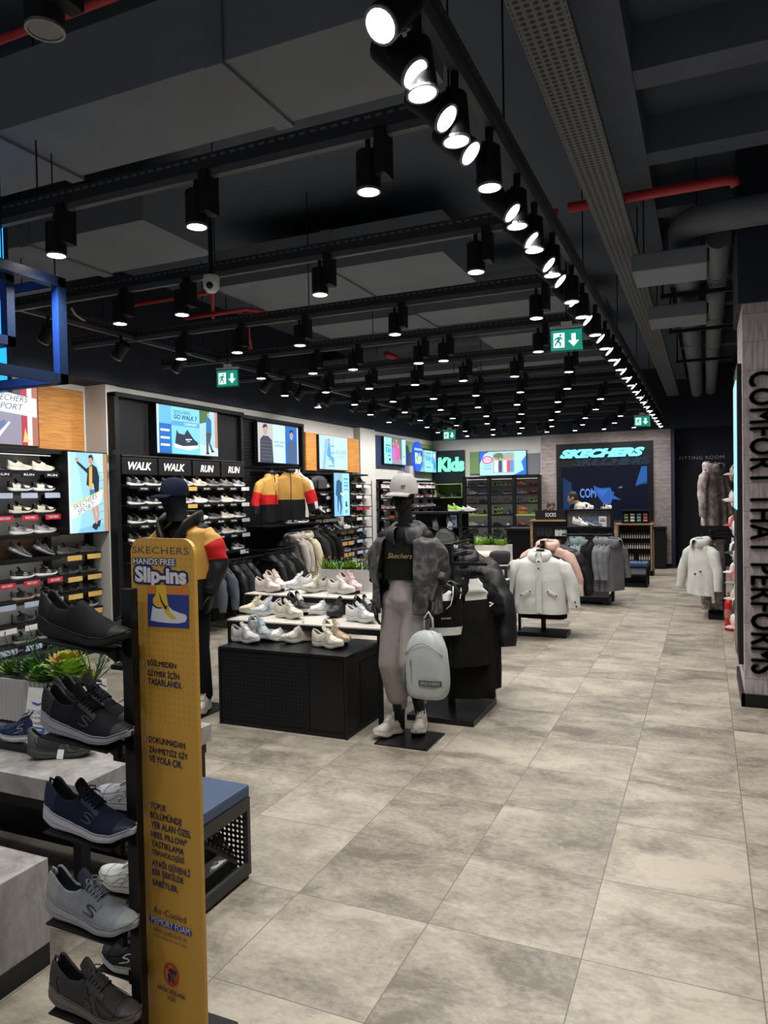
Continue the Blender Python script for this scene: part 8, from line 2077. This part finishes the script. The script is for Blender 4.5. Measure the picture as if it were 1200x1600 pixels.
# ================================================================== RIGHT SIDE AND FITTING ROOMS
FL = mat('fitting_letters', (.75, .77, .80), .4, 0, .03, 20)
def wall_text(label, s, x0, z0, w, h, m, **k):
    p = text_on(s, (0, 0, 0), X, Z, w, h, m, None, **k); p.location = (x0, 17.895, z0)
    p.name = 'wall_sign'; return tag(p, label, 'sign', 'signs on the fitting room wall')
wall_text('pale FITTING ROOM lettering high on the dark fitting wall', 'FITTING ROOM', -.54, 2.39, .92, .075, FL, spacing=1.08)
wall_text('slanted italic shop lettering below the upper fitting room sign', 'SKECHERS', -.41, 1.65, .62, .06, FL, shear=.35, bold=.03)
wall_text('FITTING lettering at shoulder height on the fitting room door', 'FITTING', -.33, 1.07, .42, .07, FL)
wall_text('ROOMS lettering under the lower FITTING word', 'ROOMS', -.29, .95, .36, .07, FL)
single('fitting_room_door', 'dark navy fitting room door behind the clothes rack', 'door', G().bb((-.5, 17.87, 0), (.45, 17.892, 2.2)), mat('door_navy', (.007, .009, .016), .45, 0, .1, 6))
# light box on the aisle side of the pillar
t = thing('light_sign', 'tall black framed light box on the aisle side of the pillar', 'sign', (.27, 6.80, .30)); 
part('frame', G().bb((-.035, -.28, 0), (-.001, .42, 2.42)), BLACK, t, bevel=.003)
part('lit_face', G().bb((-.042, -.22, 1.25), (-.036, .36, 2.3)), glow((.30, .62, .80), .9), t)
part('lower_face', G().bb((-.042, -.22, .08), (-.036, .36, 1.24)), BLACKG, t)
# clothes rack on the right wall
CAM2 = camo('pink_grey_camouflage', (.24, .20, .20), (.46, .38, .37), (.66, .58, .56), 9, .6)
t = thing('clothes_rack', 'black two level clothes rack on the wall past the pillar', 'clothes rack', (.3, 11.0, 0))
part('post', G().bb((.05, -.5, 0), (.09, -.46, 2.25)), BLACK, t); part('post', G().bb((.05, .56, 0), (.09, .6, 2.25)), BLACK, t)
part('upper_rail', G().cyl((-.22, -.45, 2.08), (-.22, .6, 2.08), .012, n=8), BLACK, t); part('lower_rail', G().cyl((-.25, -.45, 1.12), (-.25, .6, 1.12), .012, n=8), BLACK, t)
for z in (2.08, 1.12): part('bracket', G().bb((-.25, -.46, z-.01), (.05, -.44, z+.01)).bb((-.25, .56, z-.01), (.05, .58, z+.01)), BLACK, t)
part('back_panel', G().bb((.09, -.5, .2), (.12, .6, 2.25)), BLACKG, t); part('base', G().bb((-.28, -.5, 0), (.12, .6, .06)), BLACK, t)
for i, (y, m, lab) in enumerate(((10.62, CAM2, 'pink grey camouflage jacket at the front of the upper rack rail'), (10.84, CAM2, 'second pink grey camouflage jacket on the upper rack rail'), (11.1, BKC, 'black jacket behind the camouflage jackets on the upper rail'), (11.3, CAM2, 'last camouflage jacket deep on the upper rail'))):
    garment('jacket', lab, 'jacket', (.10, y, 2.02), radians(48), 'jackets on the upper rack rail', m, W=.37, L=.78, D=.15, fold=.022, hood=m, seed=i*2.2, spread=.07, sl_len=.66)
wp = garment('parka', 'white parka with black snaps hung at the front of the lower rack rail', 'parka', (-.06, 10.55, 1.02), radians(-48), None, WHC, W=.44, L=.70, D=.17, hood=WHC, seed=4, spread=.13, sl_len=.62, sl=[.06, .085, .075, .06])
part('snap', G().cyl((.0, -.10, -.42), (0, -.115, -.42), .012, n=8), BLACK, wp)
part('snap', G().cyl((.1, -.10, -.38), (.1, -.115, -.38), .012, n=8), BLACK, wp)
for i, (y, m, lab) in enumerate(((10.74, CAM2, 'camouflage trousers beside the white parka on the lower rail'), (10.86, cmat((.22,.2,.2), 'cloth'), 'grey trousers next to the camouflage pair'), (11.0, BKC, 'black trousers after the grey pair on the lower rail'), (11.18, BKC, 'second black trousers on the lower rail'))):
    t = thing('trousers', lab, 'trousers', (.08, y, 1.02), radians(14), 'trousers on the lower rack rail')
    g = G()
    for s in (-1, 1):
        rr = sleeve_rings([(s*.075, 0, 0), (s*.085, 0, -.3), (s*.09, 0, -.62), (s*.09, -.01, -.92)], [.08, .085, .07, .062], i+s, m=18); g.rings(rr, 0, True, False)
    part('legs', g, m, t, smooth=True, sub=1); part('waistband', G().rings([[Vector((.165*cos(a), .07*sin(a), z)) for a in [2*pi*k/24 for k in range(24)]] for z in (-.03, .02)], 0, False, False), m, t, smooth=True)
    part('hanger', hanger_g(.36), HOOKM, t, smooth=True)
# accessory wall between rack and pillar: caps, bags and packs
t = thing('accessory_display', 'dark peg display of caps, bags and packs beside the pillar', 'wall bay', (.44, 8.6, 0)); part('back_panel', G().bb((0, -1.1, .1), (.04, 1.35, 2.4)), SLAT, t); part('base', G().bb((-.12, -1.1, 0), (.04, 1.35, .1)), BLACK, t)
random.seed(23)
accol = [((.60,.58,.54), 'white'), ((.45,.08,.08), 'red'), ((.50,.42,.36), 'beige'), ((.05,.05,.055), 'black'), ((.52,.36,.34), 'dusty pink'), ((.25,.22,.2), 'taupe'), ((.62,.6,.58), 'off-white')]
zrow = [2.0, 1.72, 1.44, 1.16, .88, .62, .36]
for c, y in enumerate((7.6, 7.95, 8.3, 8.65, 9.0, 9.35)):
    for r, z in enumerate(zrow):
        k = (c*3+r*5) % 7; col, cn = accol[k]; kind = (c+r) % 3
        if kind == 0 and c < 2: kind = 1 + r % 2
        where = 'peg row %s, %s from the pillar on the accessory wall' % (['one','two','three','four','five','six','seven'][r], nth(c))
        m = cmat(col, 'cloth')
        if kind == 0:
            o = thing('cap', '%s cap, %s' % (cn, where), 'cap', (.335, y, z-.1), radians(-90), 'caps and bags on the accessory wall'); cap_parts(o, (0, 0, 0), 0, m, .95)
        elif kind == 1:
            o = thing('pouch_bag', '%s pouch bag, %s' % (cn, where), 'bag', (.315, y, z-.2), 0, 'caps and bags on the accessory wall')
            rs = [[Vector((.07*f*cos(a), .10*f*sin(a), q))+wr(Vector((cos(a), sin(a), q*5)), .012, 3, k) for a in [2*pi*n/16 for n in range(16)]] for q, f in ((0, .7), (.02, 1), (.14, 1), (.17, .6))]
            part('body', G().rings(rs), m, o, smooth=True); part('strap', G().tube([(0, -.06, .16), (.02, -.03, .24), (.02, .03, .24), (0, .06, .16)], .008, 6), BLACK, o); part('tag', G().box((-.078, .02, .08), (.003, .04, .05)), T_RED if k % 2 else T_WHITE, o)
        else:
            o = thing('sock_pack', '%s sock pack, %s' % (cn, where), 'socks', (.30, y, z-.2), 0, 'caps and bags on the accessory wall')
            part('socks', G().ball((0, 0, .07), (.05, .075, .085)), m, o, smooth=True); part('header', G().box((-.02, 0, .16), (.02, .11, .06)), T_BLACK if k % 2 else T_WHITE, o)
ex = thing('fire_extinguisher', 'red fire extinguisher standing on the floor beside the accessory wall', 'fire extinguisher', (.255, 9.76, 0))
part('cylinder', G().lathe([(.055, 0), (.06, .01), (.06, .32), (.05, .36), (.025, .385), (.022, .40)], n=20), mat('extinguisher_red', (.50, .015, .02), .35), ex, smooth=40)
part('label', G().lathe([(.0605, .16), (.0605, .26)], n=20, caps=False), mat('extinguisher_label', (.42, .16, .15), .5, 0, .6, 60), ex)
part('valve', G().cyl((0, 0, .40), (0, 0, .43), .018, n=10).box((.02, 0, .45), (.09, .02, .015)), BLACK, ex); part('hose', G().tube([(-.02, 0, .42), (-.07, 0, .38), (-.068, 0, .2), (-.066, 0, .12)], .009, 6), BLACK, ex, smooth=True)
